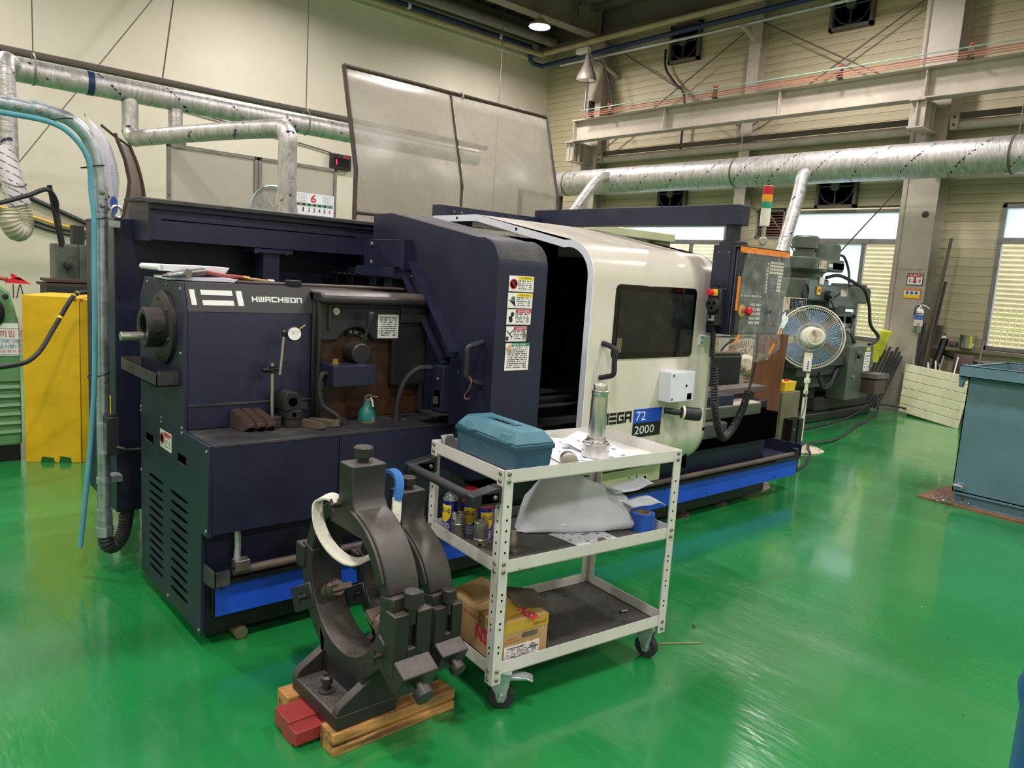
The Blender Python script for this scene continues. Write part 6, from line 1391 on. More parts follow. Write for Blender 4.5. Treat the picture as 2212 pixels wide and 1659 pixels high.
# ================================================================ ducts over the back
k = thing('foil_duct', 'foil wrapped duct with three branches hung along the back wall', 'duct', (2, 9.0, 3.1))
YL, ZL = 9.0, 3.255
MB().cyl((-2, YL, ZL), (7.0, YL, ZL), .115, n=32).build('duct_body', 'foil_x', k)
MB().cyl((1.93, YL, ZL), (1.99, YL, ZL), .118, n=32).build('blue_band', 'pipe_blue', k)
for x in (1.80, 3.15, 4.0): MB().cyl((x-.03, YL, ZL), (x+.03, YL, ZL), .1175, n=32).build('tape_band', 'foil_z', k)
for x in (1.47, 4.33):
    MB().tube([(x, YL+.125*math.cos(t*.349), ZL+.03+.15*math.sin(t*.349)) for t in range(18)], .008, 6, closed=True).build('hanger_ring', 'steel_dull', k); MB().cyl((x, YL, ZL+.17), (x, YL, ZC), .006, n=6).build('hanger_rod', 'steel_dark', k)
MB().tube(smooth([(2.34, YL, ZL-.08), (2.34, YL, 2.92), (2.34, YL-.02, 2.82), (2.36, YL-.12, 2.765), (2.40, YL-.3, 2.765), (2.75, 7.4, 2.765), (2.98, 6.78, 2.765), (3.0, 6.66, 2.75), (3.01, 6.6, 2.66), (3.01, 6.6, 2.5), (3.02, 6.6, 1.9)], 6), .082, 20).build('branch', 'foil_y', k)
MB().tube([(2.80, YL, ZL-.1), (2.80, YL, 2.86), (2.81, YL-.1, 2.78)], .075, 18).build('branch', 'foil_z', k)
MB().tube(smooth([(1.30, YL-.05, ZL+.02), (1.22, YL-.18, ZL+.03), (1.20, YL-.26, ZL-.06), (1.20, YL-.28, ZL-.2), (1.21, 8.72, 2.3)], 6), .082, 20).build('branch', 'foil_z', k)
ribbed(smooth([(1.13, 8.60, 2.45), (1.17, 8.55, 2.30), (1.21, 8.5, 2.1), (1.25, 8.5, 1.95)], 6), .095, .05, .04, 18).build('wrapped_hose', 'print_foil_w', k)
ribbed(smooth([(1.22, 8.5, 2.02), (1.27, 8.5, 1.86), (1.26, 8.45, 1.74), (1.20, 8.35, 1.70), (1.14, 8.3, 1.78), (1.12, 8.3, 1.9)], 8), .085, .03, .10, 18).build('vinyl_hose', 'vinyl_hose', k)
MB().tube([(1.21+.10*math.cos(t*.5236), 8.5+.1*math.sin(t*.5236), 2.13+.02*math.cos(t)) for t in range(12)], .006, 5, closed=True).build('tie_wire', 'steel_dull', k)
tag(MB().cyl((-2, 9.4, 3.50), (7.5, 9.4, 3.50), .04, n=10).build('support_rail', 'steel_dark', None), 'dark pipe rail running just above the foil wrapped back duct', 'rail')
# guy wires and cables against the back wall
for i, (a, b_) in enumerate((((4.62, 12.3, 6.85), (1.1, 12.3, 1.6)), ((3.23, 9.4, 6.85), (2.78, 9.4, 3.5)), ((9.62, 11.75, 6.85), (9.62, 11.75, .0)))): tag(MB().cyl(a, b_, .008, n=6).build('guy_wire', 'steel_dark', None), ['long slanting stay wire crossing behind the foil duct', 'steep stay wire rising from the duct rail to the roof', 'thin vertical rod standing near the hall corner'][i], 'wire', 'stay wires')
tag(MB().tube(smooth([(.2, 12.77, 4.05), (3.0, 12.77, 3.92), (6.3, 12.77, 3.60), (6.75, 12.77, 3.5)]), .012, 6).build('wall_cable', 'steel_dark', None), 'thin cable strung along the back wall to the LED display', 'cable')
tag(MB().tube(smooth([(-1, 12.75, 3.4), (1.0, 12.75, 2.68), (1.63, 12.75, 2.42), (2.0, 12.75, 2.24), (2.9, 12.75, 1.87)]), .035, 8).build('wall_cable', 'cable_black', None), 'thick black cable sloping down the back wall', 'cable')
for i, (dz, mt) in enumerate(((0, 'cable_black'), (-.06, 'cable_black'), (.05, 'yellow_paint'))): tag(MB().tube(smooth([(-1, 12.76, 2.15+dz), (1.2, 12.76, 2.08+dz), (1.65, 12.76, 2.02+dz), (2.07, 12.76, 1.92+dz), (2.4, 12.76, 1.84+dz), (3.3, 12.76, 1.74+dz)]), .022, 6).build('wall_cable', mt, None), ['upper black cable of the bundle sagging low on the wall', 'lower black cable of the bundle sagging low on the wall', 'yellow cable on top of the sagging wall bundle'][i], 'cable')
# ================================================================ left: yellow cover, green lathe
k = thing('yellow_cover', 'tall yellow sheet metal machine cover chipped at the foot', 'machine cover', (1.1, 6.4, 0))
A, B_, C_ = Vector((.938, 6.412, 0)), Vector((1.262, 6.215, 0)), Vector((1.40, 6.30, 0)); up = Vector((0, 0, 1.235)); dpt = Vector((.25, .42, 0))
MB().hexa([A, B_, B_+dpt, A+dpt], [p+up for p in (A, B_, B_+dpt, A+dpt)]).build('cover_box', 'yellow_paint', k, bev=.004)
MB().hexa([B_+Vector((.006, 0, 0)), C_, C_+dpt*.6, B_+dpt*.6], [p+up-Vector((0, 0, .012)) for p in (B_+Vector((.006, 0, 0)), C_, C_+dpt*.6, B_+dpt*.6)]).build('cover_side', 'yellow_paint', k, bev=.003)
fd = (B_-A).normalized(); nn = Vector((fd.y, -fd.x, 0))
for i, (t, wd, hh) in enumerate(((.10, .10, .045), (.225, .09, .05))): (lambda p: MB().hexa(p, [q+nn*.0008 for q in p]).build('chipped_patch', 'green_paint', k))([A+fd*t+nn*.0005, A+fd*(t+wd)+nn*.0005, A+fd*(t+wd*.9)+nn*.0005+Vector((0, 0, hh*.8)), A+fd*(t+wd*.12)+nn*.0005+Vector((0, 0, hh))])
for t in (.355, .40): screw(k, A+fd*t+Vector((0, 0, 1.22))+nn*.001, nn, .012, 'brass')
k = thing('green_lathe', 'old green geared machine carrying a Korean warning sign', 'machine', (.5, 6.5, 0))
MB().prism([(-1.2, .12), (.93, .12), (.93, 1.02), (.88, 1.24), (.81, 1.30), (-1.2, 1.30)], 'Y', 6.47, 7.3).build('machine_body', 'machine_green', k, bev=.02, seg=3)
MB().box(-1.2, .925, 6.45, 6.47, .60, .98).build('front_cover', 'machine_green', k, bev=.004)
for i in range(6): MB().prism([(6.445, .22+i*.066), (6.455, .245+i*.066), (6.48, .25+i*.066), (6.48, .22+i*.066)], 'X', -.9, .92).build('louvre', 'machine_green', k)
box('plinth', 'black', k, -1.2, .92, 6.5, 7.2, 0, .14)
MB().rev([(.14, 0), (.14, .03), (.10, .05)], (.70, 6.46, 1.10), NY, 32).build('end_disc', 'black', k); MB().rev([(.02, 0), (.018, .01), (.008, .012)], (.85, 6.468, 1.215), NY, 16).build('oil_plug', 'black_metal', k)
sg = plate('warning_sign', 'ink_white', k, (.30, 6.445, .79), (.62, 0, 0), (0, 0, .235), NY, .003)
text('끼임 주의', 'ink_red', sg, (.805, 6.440, .925), (1, 0, 0), NZ, .20, .050); text('기계기구의 구동부', 'ink_blue', sg, (.72, 6.440, .880), (1, 0, 0), NZ, .24, .030); text('행동을 금지합니다', 'ink_blue', sg, (.70, 6.440, .845), (1, 0, 0), NZ, .25, .028); text('외부 덮개 제거 금지', 'ink_red', sg, (.72, 6.440, .812), (1, 0, 0), NZ, .24, .022)
for z in (.905, .798, .985): box('sign_line', 'steel_dull', sg, .30, .92, 6.4405, 6.4415, z, z+.003)
# drooping machine cable in front of the yellow cover
k = thing('machine_cable', 'thick black cable with yellow rings drooping before the yellow cover', 'cable')
cpts = smooth([(1.32, 6.0, 1.28), (1.24, 5.98, 1.285), (1.17, 5.95, 1.25), (1.05, 5.9, 1.05), (.92, 5.8, .87), (.76, 5.75, .81), (.3, 5.7, .78)], 6); MB().tube(cpts, .016, 10).build('cable_body', 'cable_black', k)
for i in (9, 11, 16): MB().tube([cpts[i], cpts[i].lerp(cpts[i+1], .35)], .017, 10).build('ring_mark', 'can_yellow', k)
# little surface grinder head and plates behind the yellow cover
k = thing('grey_machine_head', 'grey green machine head standing behind the yellow cover', 'machine', (1.6, 8.4, 0))
MB().box(1.50, 1.74, 8.3, 8.6, .0, 1.62).build('head_column', 'mill_green', k, bev=.02, seg=3); MB().box(1.69, 1.90, 8.25, 8.6, 1.0, 1.62).build('head_side', 'mill_green', k, bev=.01); MB().rev([(.04, 0), (.035, .05), (.02, .055)], (1.60, 8.29, 1.42), NY, 20).build('spindle_nose', 'black_metal', k); box('head_cap', 'mill_dark', k, 1.65, 1.75, 8.32, 8.45, 1.62, 1.80)
for i, z in enumerate((1.25, 1.285)): tag(MB().box(1.27+.03*i, 1.70, 7.6, 7.9, z, z+.022).build('steel_plate', 'dark_brown', None), ['lower rusty plate stacked behind the yellow cover', 'upper rusty plate stacked behind the yellow cover'][i], 'plate')
tag(MB().box(1.3, 1.68, 7.6, 7.9, 0, 1.25).build('plate_stand', 'mill_dark', None), 'dark stand under the rusty plates', 'stand')
for i, (a, b_) in enumerate((((1.46, 8.3, 2.15), (1.55, 8.3, 1.6)), ((1.52, 8.35, 1.95), (1.57, 8.35, 1.6)))): tag(MB().cyl(a, b_, .022, n=8).build('dark_post', 'black', None), ['tall dark tube rising behind the grey machine head', 'short dark tube rising behind the grey machine head'][i], 'post')
tag(MB().tube(smooth([(.3, 8.2, 1.88), (.9, 8.2, 1.9), (1.25, 8.2, 2.02), (1.42, 8.2, 2.1), (1.5, 8.25, 2.02), (1.52, 8.3, 1.9), (1.53, 8.3, 1.75)], 6), .02, 8).build('head_cable', 'cable_black', None), 'black cable looping from the left to the grey machine head', 'cable')
k = thing('red_clamp', 'red rubber strip clamp hung over the green machine', 'clamp', (.9, 6.6, 1.3))
MB().tube([(.55, 6.55, 1.36), (.88, 6.55, 1.335)], .014, 8).build('clamp_bar', 'hose_red', k); MB().hexa([(.90, 6.53, 1.345), (.98, 6.53, 1.325), (.98, 6.56, 1.325), (.90, 6.56, 1.345)], [(.895, 6.53, 1.375), (.91, 6.53, 1.375), (.91, 6.56, 1.375), (.895, 6.56, 1.375)]).build('clamp_jaw', 'red_plastic', k); MB().hexa([(.86, 6.53, 1.31), (1.02, 6.53, 1.305), (1.02, 6.57, 1.305), (.86, 6.57, 1.31)], [(.87, 6.53, 1.335), (.95, 6.53, 1.352), (.95, 6.57, 1.352), (.87, 6.57, 1.335)]).build('clamp_jaw', 'red_plastic', k)
for x, dx in ((.91, 0), (.95, -.02), (.955, .02)): MB().cyl((x, 6.55, 1.30), (x+dx, 6.55, 1.20), .004, n=5).build('clamp_wire', 'dark_brown', k)
for i, x in enumerate((.62, .66, .70)): tag(MB().cyl((x+.35, 12.5, 2.4), (x+.55, 12.5, 1.2), .012, n=6).build('long_rod', 'steel_dark', None), 'thin dark rod leaning on the back wall beside the green machine', 'rod', 'rods leaning on the back wall')
# ================================================================ right side of the hall
# pedestal fan seen from behind
k = thing('pedestal_fan', 'white pedestal fan with blue blades on a dirty round foot', 'fan', (7.42, 3.78, 0))
FB = Vector((7.40, 3.77, 0))
MB().rev([(.24, 0), (.245, .006), (.20, .022), (.15, .03), (.145, .036), (.09, .044), (.05, .05), (.045, .055)], FB, n=48).build('foot', 'fan_dirty', k)
MB().rev([(.055, .05), (.06, .055), (.045, .07), (.03, .09)], FB, n=24).build('foot_collar', 'rubber', k)
MB().cyl(FB+Vector((0, 0, .08)), FB+Vector((0, 0, .62)), .023, n=18).build('pole', 'fan_plastic', k)
MB().cyl(FB+Vector((0, 0, .55)), FB+Vector((0, 0, .585)), .0245, n=18).build('pole_band', 'led_case', k)
MB().cyl(FB+Vector((0, 0, .60)), FB+Vector((0, 0, .80)), .017, n=16).cyl(FB+Vector((0, 0, .70)), FB+Vector((0, 0, .745)), .03, n=16).build('pole_upper', 'fan_plastic', k)
fn = Vector((-.86, -.46, .10)).normalized(); fs_ = Vector((0, 0, 1)).cross(fn).normalized(); fu = fn.cross(fs_)   # towards the viewer side, the motor side
def fanp(c, a, b_, d): return c+fs_*a+fu*b_+fn*d
FC = Vector((7.47, 3.82, 1.165))
MB().add([fanp(FC, a, b_, d) for d in (.03, .09) for a, b_ in ((-.045, -.36), (.035, -.36), (.035, -.165), (-.045, -.165))], [(3,2,1,0),(4,5,6,7),(0,1,5,4),(1,2,6,5),(2,3,7,6),(3,0,4,7)]).build('control_column', 'fan_plastic', k, bev=.01)
MB().add([fanp(FC, a, b_, d) for d in (.09, .093) for a, b_ in ((-.02, -.34), (.02, -.34), (.02, -.24), (-.02, -.24))], [(3,2,1,0),(4,5,6,7),(0,1,5,4),(1,2,6,5),(2,3,7,6),(3,0,4,7)]).build('button_plate', 'ink_white', k)
for i in range(4): MB().cyl(fanp(FC, 0, -.325+i*.023, .093), fanp(FC, 0, -.325+i*.023, .099), .008, n=10).build('fan_button', 'ink_navy', k)
fc2 = fanp(FC, .0, .0, 0)
MB().rev([(.10, .02), (.105, .05), (.10, .12), (.085, .15), (.08, .155)], FC+fn*.0, fn, 32).build('motor_shell', 'fan_plastic', k)
MB().rev([(.09, 0), (.09, .05), (.083, .075), (.07, .078)], FC+fn*.12+fs_*.04, fn, 32).build('motor_cap', 'fan_plastic', k)
MB().rev([(.066, 0), (.066, .002)], FC+fn*.197+fs_*.04, fn, 28).build('motor_grille', 'fan_dirty', k)
RAD = .325
for r_, d, w_ in ((RAD, -.03, .007), (RAD-.005, .02, .005), (RAD-.03, .045, .003), (.14, .075, .003)): MB().tube([FC+fn*d+fs_*r_*math.cos(t*math.pi/24)+fu*r_*math.sin(t*math.pi/24) for t in range(48)], w_, 6, closed=True).build('guard_ring', 'fan_plastic', k)
mb = MB(); mb2 = MB(); N = 96
for i in range(N):
    a = 2*math.pi*i/N; e = lambda r_, d: FC+fn*d+fs_*r_*math.cos(a)+fu*r_*math.sin(a)
    mb.tube([e(.09, .085), e(.20, .075), e(RAD-.02, .045), e(RAD, .0), e(RAD, -.03)], .0012, 3, caps=False)
    mb2.tube([e(RAD, -.03), e(RAD-.02, -.09), e(.20, -.12), e(.06, -.13)], .0012, 3, caps=False)
mb.build('guard_wires', 'fan_plastic', k); mb2.build('guard_wires', 'fan_plastic', k)
MB().rev([(.06, -.12), (.065, -.1), (.05, -.02)], FC, fn, 24).build('blade_hub', 'dark_plastic', k)
for i in range(5):
    a0 = R(72*i+10); rows = []
    for r_ in (.05, .11, .17, .23, .285):
        row = []
        for j in range(6):
            a = a0+R((j/5-.5)*(52 if r_ > .06 else 40)); row.append(FC+fn*(-.07+.03*(j/5-.5))+fs_*r_*math.cos(a)+fu*r_*math.sin(a))
        rows.append(row)
    MB().grid(rows, .002, fn).build('fan_blade', 'fan_blade', k)
plate('guard_tag', 'pale_green_bar', k, FC+fn*.06+fs_*(-.06)+fu*.29, fs_*.05, fu*.035, fn, .001)
tag(MB().tube(smooth([FB+Vector((-.02, -.02, .62)), FB+Vector((-.04, -.02, .4)), FB+Vector((-.08, .06, .22)), FB+Vector((-.3, .2, .10)), FB+Vector((-.62, .25, .24)), FB+Vector((-.95, .05, .62)), FB+Vector((-1.1, -.05, .78))], 6), .007, 7).build('power_cable', 'galv', None), 'grey fan cord looping over to the yellow battery pack', 'cord')
for i, pts in enumerate(([(5.765, 3.45, .30), (5.95, 3.42, .12), (6.4, 3.28, .02), (7.0, 3.45, .03), (7.25, 3.6, .06), (7.42, 3.68, .07), (7.7, 3.76, .04), (8.3, 3.8, .015), (9.5, 4.1, .015), (10.6, 4.35, .03), (10.9, 4.5, .25), (10.85, 4.6, .42)], [(8.0, 4.25, .015), (9.0, 4.33, .015), (9.9, 4.42, .02), (10.8, 4.5, .12), (11.15, 4.2, .1), (11.3, 3.9, .02)])): tag(MB().tube(smooth(pts, 6), .014, 8).build('floor_cable', 'cable_black', None), ['black cable crossing the floor over the fan foot', 'black cable lying along the milling machine base'][i], 'cable')
# round white plate showing under the lathe tray
tag(MB().rev([(.26, 0), (.265, .008), (.2, .02), (.05, .03)], (5.55, 3.33, 0), n=40).build('round_plate', 'fan_dirty', None), 'dirty white round foot plate showing under the lathe tray end', 'plate')
# second fan cage behind the tailstock
k = thing('pedestal_fan', 'fan with black rim and bare wire cage behind the lathe tailstock', 'fan', (6.6, 4.0, 0))
C2 = Vector((6.62, 4.02, .88)); n2 = Vector((-.85, -.52, .05)).normalized(); s2 = Vector((0, 0, 1)).cross(n2).normalized(); u2 = n2.cross(s2)
for r_, w_, mt in ((.27, .010, 'black'), (.24, .004, 'fan_plastic'), (.16, .003, 'fan_plastic'), (.08, .003, 'fan_plastic')): MB().tube([C2+s2*r_*math.cos(t*math.pi/20)+u2*r_*math.sin(t*math.pi/20) for t in range(40)], w_, 6, closed=True).build('guard_ring', mt, k)
mb = MB()
for i in range(72): a = 2*math.pi*i/72; mb.tube([C2+n2*.05+s2*.05*math.cos(a)+u2*.05*math.sin(a), C2+n2*.03+s2*.2*math.cos(a+.2)+u2*.2*math.sin(a+.2), C2+s2*.27*math.cos(a+.25)+u2*.27*math.sin(a+.25)], .0022, 4, caps=False)
mb.build('guard_wires', 'fan_dirty', k); MB().rev([(.09, -.02), (.1, .06), (.06, .12)], C2, n2, 24).build('motor_shell', 'fan_dirty', k)
for i in range(4):
    a0 = R(90*i); MB().grid([[C2-n2*(.04-.02*(j/4))+s2*r_*math.cos(a0+R(14*j))+u2*r_*math.sin(a0+R(14*j)) for j in range(5)] for r_ in (.05, .14, .22)], .002, n2).build('fan_blade', 'rust_brown', k)
MB().cyl((6.66, 4.05, .03), (6.66, 4.05, .82), .02, n=12).rev([(.2, 0), (.18, .02), (.03, .04)], (6.66, 4.05, 0)).build('fan_stand', 'fan_dirty', k)
# boards leaning behind the tray end
k = thing('plywood_board', 'stained brown plywood board standing past the lathe tray end', 'board', (6.1, 3.5, 0))
MB().hexa([(6.06, 3.36, .0), (6.08, 3.36, 0), (6.08, 3.62, 0), (6.06, 3.62, 0)], [(6.06, 3.31, 1.245), (6.08, 3.31, 1.245), (6.08, 3.62, 1.24), (6.06, 3.62, 1.24)]).build('board_sheet', 'stained_wood', k)
k = thing('olive_cabinet', 'olive drab box cabinet carrying the yellow battery pack', 'cabinet', (6.3, 3.45, 0))
box('cabinet_body', 'olive_board', k, 6.2, 6.5, 3.36, 3.6, 0, .725, bev=.006); box('cabinet_post', 'black', k, 6.25, 6.33, 3.27, 3.355, 0, .49); box('cabinet_post', 'black', k, 6.36, 6.44, 3.27, 3.355, 0, .49); screw(k, (6.29, 3.27, .4), NY, .01); screw(k, (6.29, 3.27, .2), NY, .01)
k = thing('battery_pack', 'small yellow battery pack with red terminal on the olive cabinet', 'battery', (6.33, 3.45, .725))
MB().hexa([(6.24, 3.38, .726), (6.42, 3.38, .726), (6.42, 3.50, .726), (6.24, 3.50, .726)], [(6.23, 3.37, .815), (6.43, 3.37, .815), (6.43, 3.51, .815), (6.23, 3.51, .815)]).build('battery_case', 'yellow_plastic', k, bev=.004); box('battery_label', 'black', k, 6.2385, 6.2395, 3.46, 3.50, .73, .78); MB().hexa([(6.30, 3.50, .726), (6.33, 3.50, .726), (6.33, 3.55, .726), (6.30, 3.55, .726)], [(6.30, 3.50, .93), (6.33, 3.50, .93), (6.33, 3.52, .93), (6.30, 3.52, .93)]).build('battery_handle', 'yellow_plastic', k); box('terminal', 'red_plastic', k, 6.30, 6.35, 3.40, 3.43, .816, .83, bev=.003)
# ---------------------------------------------------------------- milling machine
k = thing('milling_machine', 'grey green knee milling machine with two motors before the window', 'milling machine', (9.8, 4.9, 0))
MB().box(8.7, 10.75, 4.5, 5.4, 0, .12).box(9.2, 10.7, 4.55, 5.35, .12, .30).build('machine_base', 'mill_dark', k, bev=.02)
MB().hexa([(9.75, 4.62, .3), (10.55, 4.62, .3), (10.55, 5.25, .3), (9.75, 5.25, .3)], [(9.66, 4.66, 1.40), (10.22, 4.66, 1.40), (10.22, 5.2, 1.40), (9.66, 5.2, 1.40)]).build('column', 'mill_green', k, bev=.03, seg=3)
for x in (9.86, 10.08): box('column_window', 'void', k, x-.09, x+.06, 4.648, 4.66, 1.25, 1.34, bev=.004)
MB().rev([(.33, 1.38), (.33, 1.47), (.26, 1.50), (.26, 1.55)], (9.75, 4.93, 0), n=32).build('turret_ring', 'mill_dark', k)
MB().prism([(9.1, 1.53), (9.1, 1.68), (9.2, 1.735), (10.6, 1.74), (10.66, 1.70), (10.66, 1.55), (10.55, 1.52)], 'Y', 4.66, 5.16).build('ram', 'mill_green', k, bev=.02, seg=3)
MB().box(9.4, 10.2, 4.62, 5.2, 1.44, 1.55).build('ram_saddle', 'mill_green', k, bev=.015)
box('ram_plate', 'fan_dirty', k, 9.75, 9.93, 4.652, 4.66, 1.60, 1.69); MB().cyl((9.5, 4.66, 1.62), (9.5, 4.645, 1.62), .035, n=18).build('ram_cap', 'mill_green', k); MB().cyl((9.27, 4.66, 1.60), (9.27, 4.62, 1.60), .025, n=6).build('ram_bolt', 'black_metal', k)
MB().box(10.35, 10.6, 4.7, 5.1, 1.74, 1.78).build('ram_cover', 'mill_green', k, bev=.01)
hd = MB().box(8.80, 9.34, 4.62, 5.14, 1.52, 1.80).build('head_casting', 'mill_green', k, bev=.03, seg=3)
MB().rev([(.24, 1.78), (.26, 1.86), (.30, 1.89), (.30, 1.92)], (9.1, 4.88, 0), n=32).build('head_neck', 'mill_green', k)
MB().prism(rrect(8.72, 9.72, 4.58, 5.18, .18, 6), 'Z', 1.90, 2.05).build('pulley_cover', 'mill_green', k, bev=.015)
box('pulley_opening', 'void', k, 9.3, 9.58, 4.575, 4.585, 1.93, 2.01); box('speed_plate', 'fan_dirty', k, 8.93, 9.12, 4.574, 4.582, 1.92, 2.02); box('speed_plate', 'fan_plastic', k, 9.18, 9.28, 4.574, 4.582, 1.95, 1.99)
MB().rev([(.14, 2.05), (.14, 2.12), (.12, 2.13), (.12, 2.16), (.16, 2.17), (.16, 2.30), (.13, 2.325)], (9.11, 4.88, 0), n=28).build('drive_motor', 'mill_green', k)
MB().rev([(.25, 1.96), (.25, 2.22), (.23, 2.25), (.05, 2.26)], (9.5, 4.88, 0), n=32).build('main_motor', 'mill_green', k); box('motor_box', 'mill_dark', k, 9.70, 9.80, 4.78, 4.94, 2.08, 2.2, bev=.01)
MB().cyl((9.0, 4.88, 1.30), (9.0, 4.88, 1.55), .085, n=24).cyl((9.0, 4.88, 1.18), (9.0, 4.88, 1.30), .05, n=20).build('spindle_quill', 'steel_dull', k)
box('switch_plate', 'yellow_plastic', k, 9.02, 9.1, 4.60, 4.62, 1.60, 1.70, bev=.004); MB().cyl((9.06, 4.60, 1.66), (9.06, 4.58, 1.66), .018, n=12).build('stop_button', 'red_plastic', k); box('switch_plate', 'fan_plastic', k, 9.06, 9.16, 4.60, 4.62, 1.73, 1.82, bev=.004)
MB().tube([(8.72+.07*math.cos(t*.5236), 4.6, 1.62+.09*math.sin(t*.5236)) for t in range(12)], .014, 6, closed=True).build('quill_wheel', 'black', k)
for i in range(3): a = R(120*i+40); MB().tube([(9.35, 4.58, 1.55), (9.35+.14*math.cos(a), 4.52, 1.55+.14*math.sin(a))], .012, 6).build('quill_lever', 'black', k)
MB().cyl((9.3, 4.66, 1.60), (9.3, 4.55, 1.60), .06, n=16).build('depth_stop', 'black_metal', k)
wh = MB().rev([(.10, 0), (.11, .02), (.10, .06), (.05, .08), (.03, .14)], (9.85, 4.66, 1.16), NY, 28).build('clamp_wheel', 'steel_dull', k)
for i in range(3):
    a = R(120*i+75); p = Vector((9.85, 4.53, 1.16)); q = p+Vector((.20*math.cos(a), -.02, .20*math.sin(a))); MB().tube([p, q], .011, 6).rev([(.022, -.02), (.026, 0), (.022, .02)], q, (0, 0, 1), 12).build('clamp_handle', 'black', k)
MB().box(8.2, 10.0, 4.35, 4.65, .74, .85).build('table', 'mill_dark', k, bev=.01); MB().box(8.9, 9.75, 4.5, 5.2, .45, .74).build('knee', 'mill_green', k, bev=.02); MB().box(8.35, 9.5, 4.4, 5.0, .62, .75).build('saddle', 'mill_dark', k, bev=.01)
MB().tube([(8.12, 4.5+.13*math.cos(t*.3491), .80+.13*math.sin(t*.3491)) for t in range(18)], .015, 6, closed=True).cyl((8.05, 4.5, .80), (8.2, 4.5, .80), .03, n=12).build('table_handwheel', 'black', k)
for i in range(3): a = R(120*i); MB().tube([(8.12, 4.5, .80), (8.12, 4.5+.13*math.cos(a), .80+.13*math.sin(a))], .01, 6).build('wheel_spoke', 'black', k)
MB().cyl((9.2, 4.7, .3), (9.2, 4.7, .5), .12, n=20).build('knee_screw', 'mill_dark', k)
MB().tube(smooth([(9.75, 4.8, 2.12), (9.9, 4.75, 2.12), (9.98, 4.7, 1.95), (9.95, 4.66, 1.8), (9.85, 4.6, 1.74)], 6), .016, 6).build('motor_cable', 'cable_black', k)
MB().tube(smooth([(9.2, 4.6, 1.82), (9.5, 4.58, 1.86), (9.9, 4.55, 1.78), (10.2, 4.55, 1.70), (10.28, 4.5, 1.5), (10.28, 4.45, 1.25), (10.45, 4.4, 1.1), (10.35, 4.4, 1.02), (10.2, 4.4, .99)], 6), .022, 7).build('motor_cable', 'cable_black', k)
eb = box('control_cabinet', 'mill_green', k, 9.45, 10.12, 4.3, 4.55, .30, .985, bev=.006)
sq = box('isolator_plate', 'tool_olive', k, 9.62, 9.75, 4.292, 4.3, .80, .93); MB().rev([(.04, 0), (.035, .03)], (9.685, 4.292, .865), NY, 12).build('isolator_knob', 'black', k)
plate('cabinet_label', 'print_label', k, (9.87, 4.298, .66), (.17, 0, 0), (0, 0, .25), NY, .002); plate('cabinet_label', 'yellow_cloth', k, (9.90, 4.298, .925), (.12, 0, 0), (0, 0, .045), NY, .002)
MB().rev([(.03, 0), (.025, .02)], (9.6, 4.298, .60), NY, 12).build('cabinet_lock', 'steel', k)
box('wire_basket', 'dark_brown', k, 9.88, 10.2, 4.12, 4.3, .38, .56, bev=.004); box('basket_top', 'steel_dark', k, 9.86, 10.22, 4.10, 4.3, .58, .64)
for z in (.68, .72): MB().tube(smooth([(9.45, 4.4, z), (9.3, 4.38, z-.05), (9.15, 4.36, z-.18), (8.95, 4.35, z-.2), (8.8, 4.35, z-.05)], 5), .02, 7).build('coolant_hose', 'cable_black', k)
k2 = thing('digital_readout', 'small dark digital readout on an arm beside the mill head', 'display', (8.35, 4.6, 1.4)); MB().hexa([(8.28, 4.55, 1.40), (8.50, 4.45, 1.40), (8.54, 4.55, 1.40), (8.32, 4.65, 1.40)], [(8.28, 4.55, 1.55), (8.50, 4.45, 1.55), (8.54, 4.55, 1.55), (8.32, 4.65, 1.55)]).build('readout_case', 'fan_dirty', k2, bev=.005); plate('readout_keys', 'print_keys', k2, (8.29, 4.543, 1.41), (.20, -.09, 0), (0, 0, .13), (-.4, -.9, 0), .002); MB().tube([(8.5, 4.55, 1.38), (8.8, 4.7, 1.30), (9.4, 4.8, 1.25)], .014, 6).build('readout_arm', 'black', k2)
# stack of dark machines seen through the gap above the door
k = thing('pale_machine', 'pale green machine with a carriage beam beyond the lathe', 'machine', (7.2, 6.3, 0))
box('machine_bed', 'panel_cream', k, 6.5, 7.9, 6.1, 6.6, 0, 1.9, bev=.01); box('carriage_beam', 'panel_cream', k, 6.45, 7.95, 6.02, 6.2, 2.14, 2.24, bev=.01); box('carriage_side', 'olive_board', k, 7.6, 7.9, 6.05, 6.5, 1.9, 2.14, bev=.01); box('carriage_box', 'fan_dirty', k, 7.2, 7.5, 6.06, 6.4, 1.9, 2.12); box('carriage_motor', 'black', k, 6.9, 7.15, 6.1, 6.4, 1.9, 2.1, bev=.02); box('carriage_motor', 'black', k, 6.6, 6.8, 6.1, 6.4, 1.95, 2.12, bev=.02)
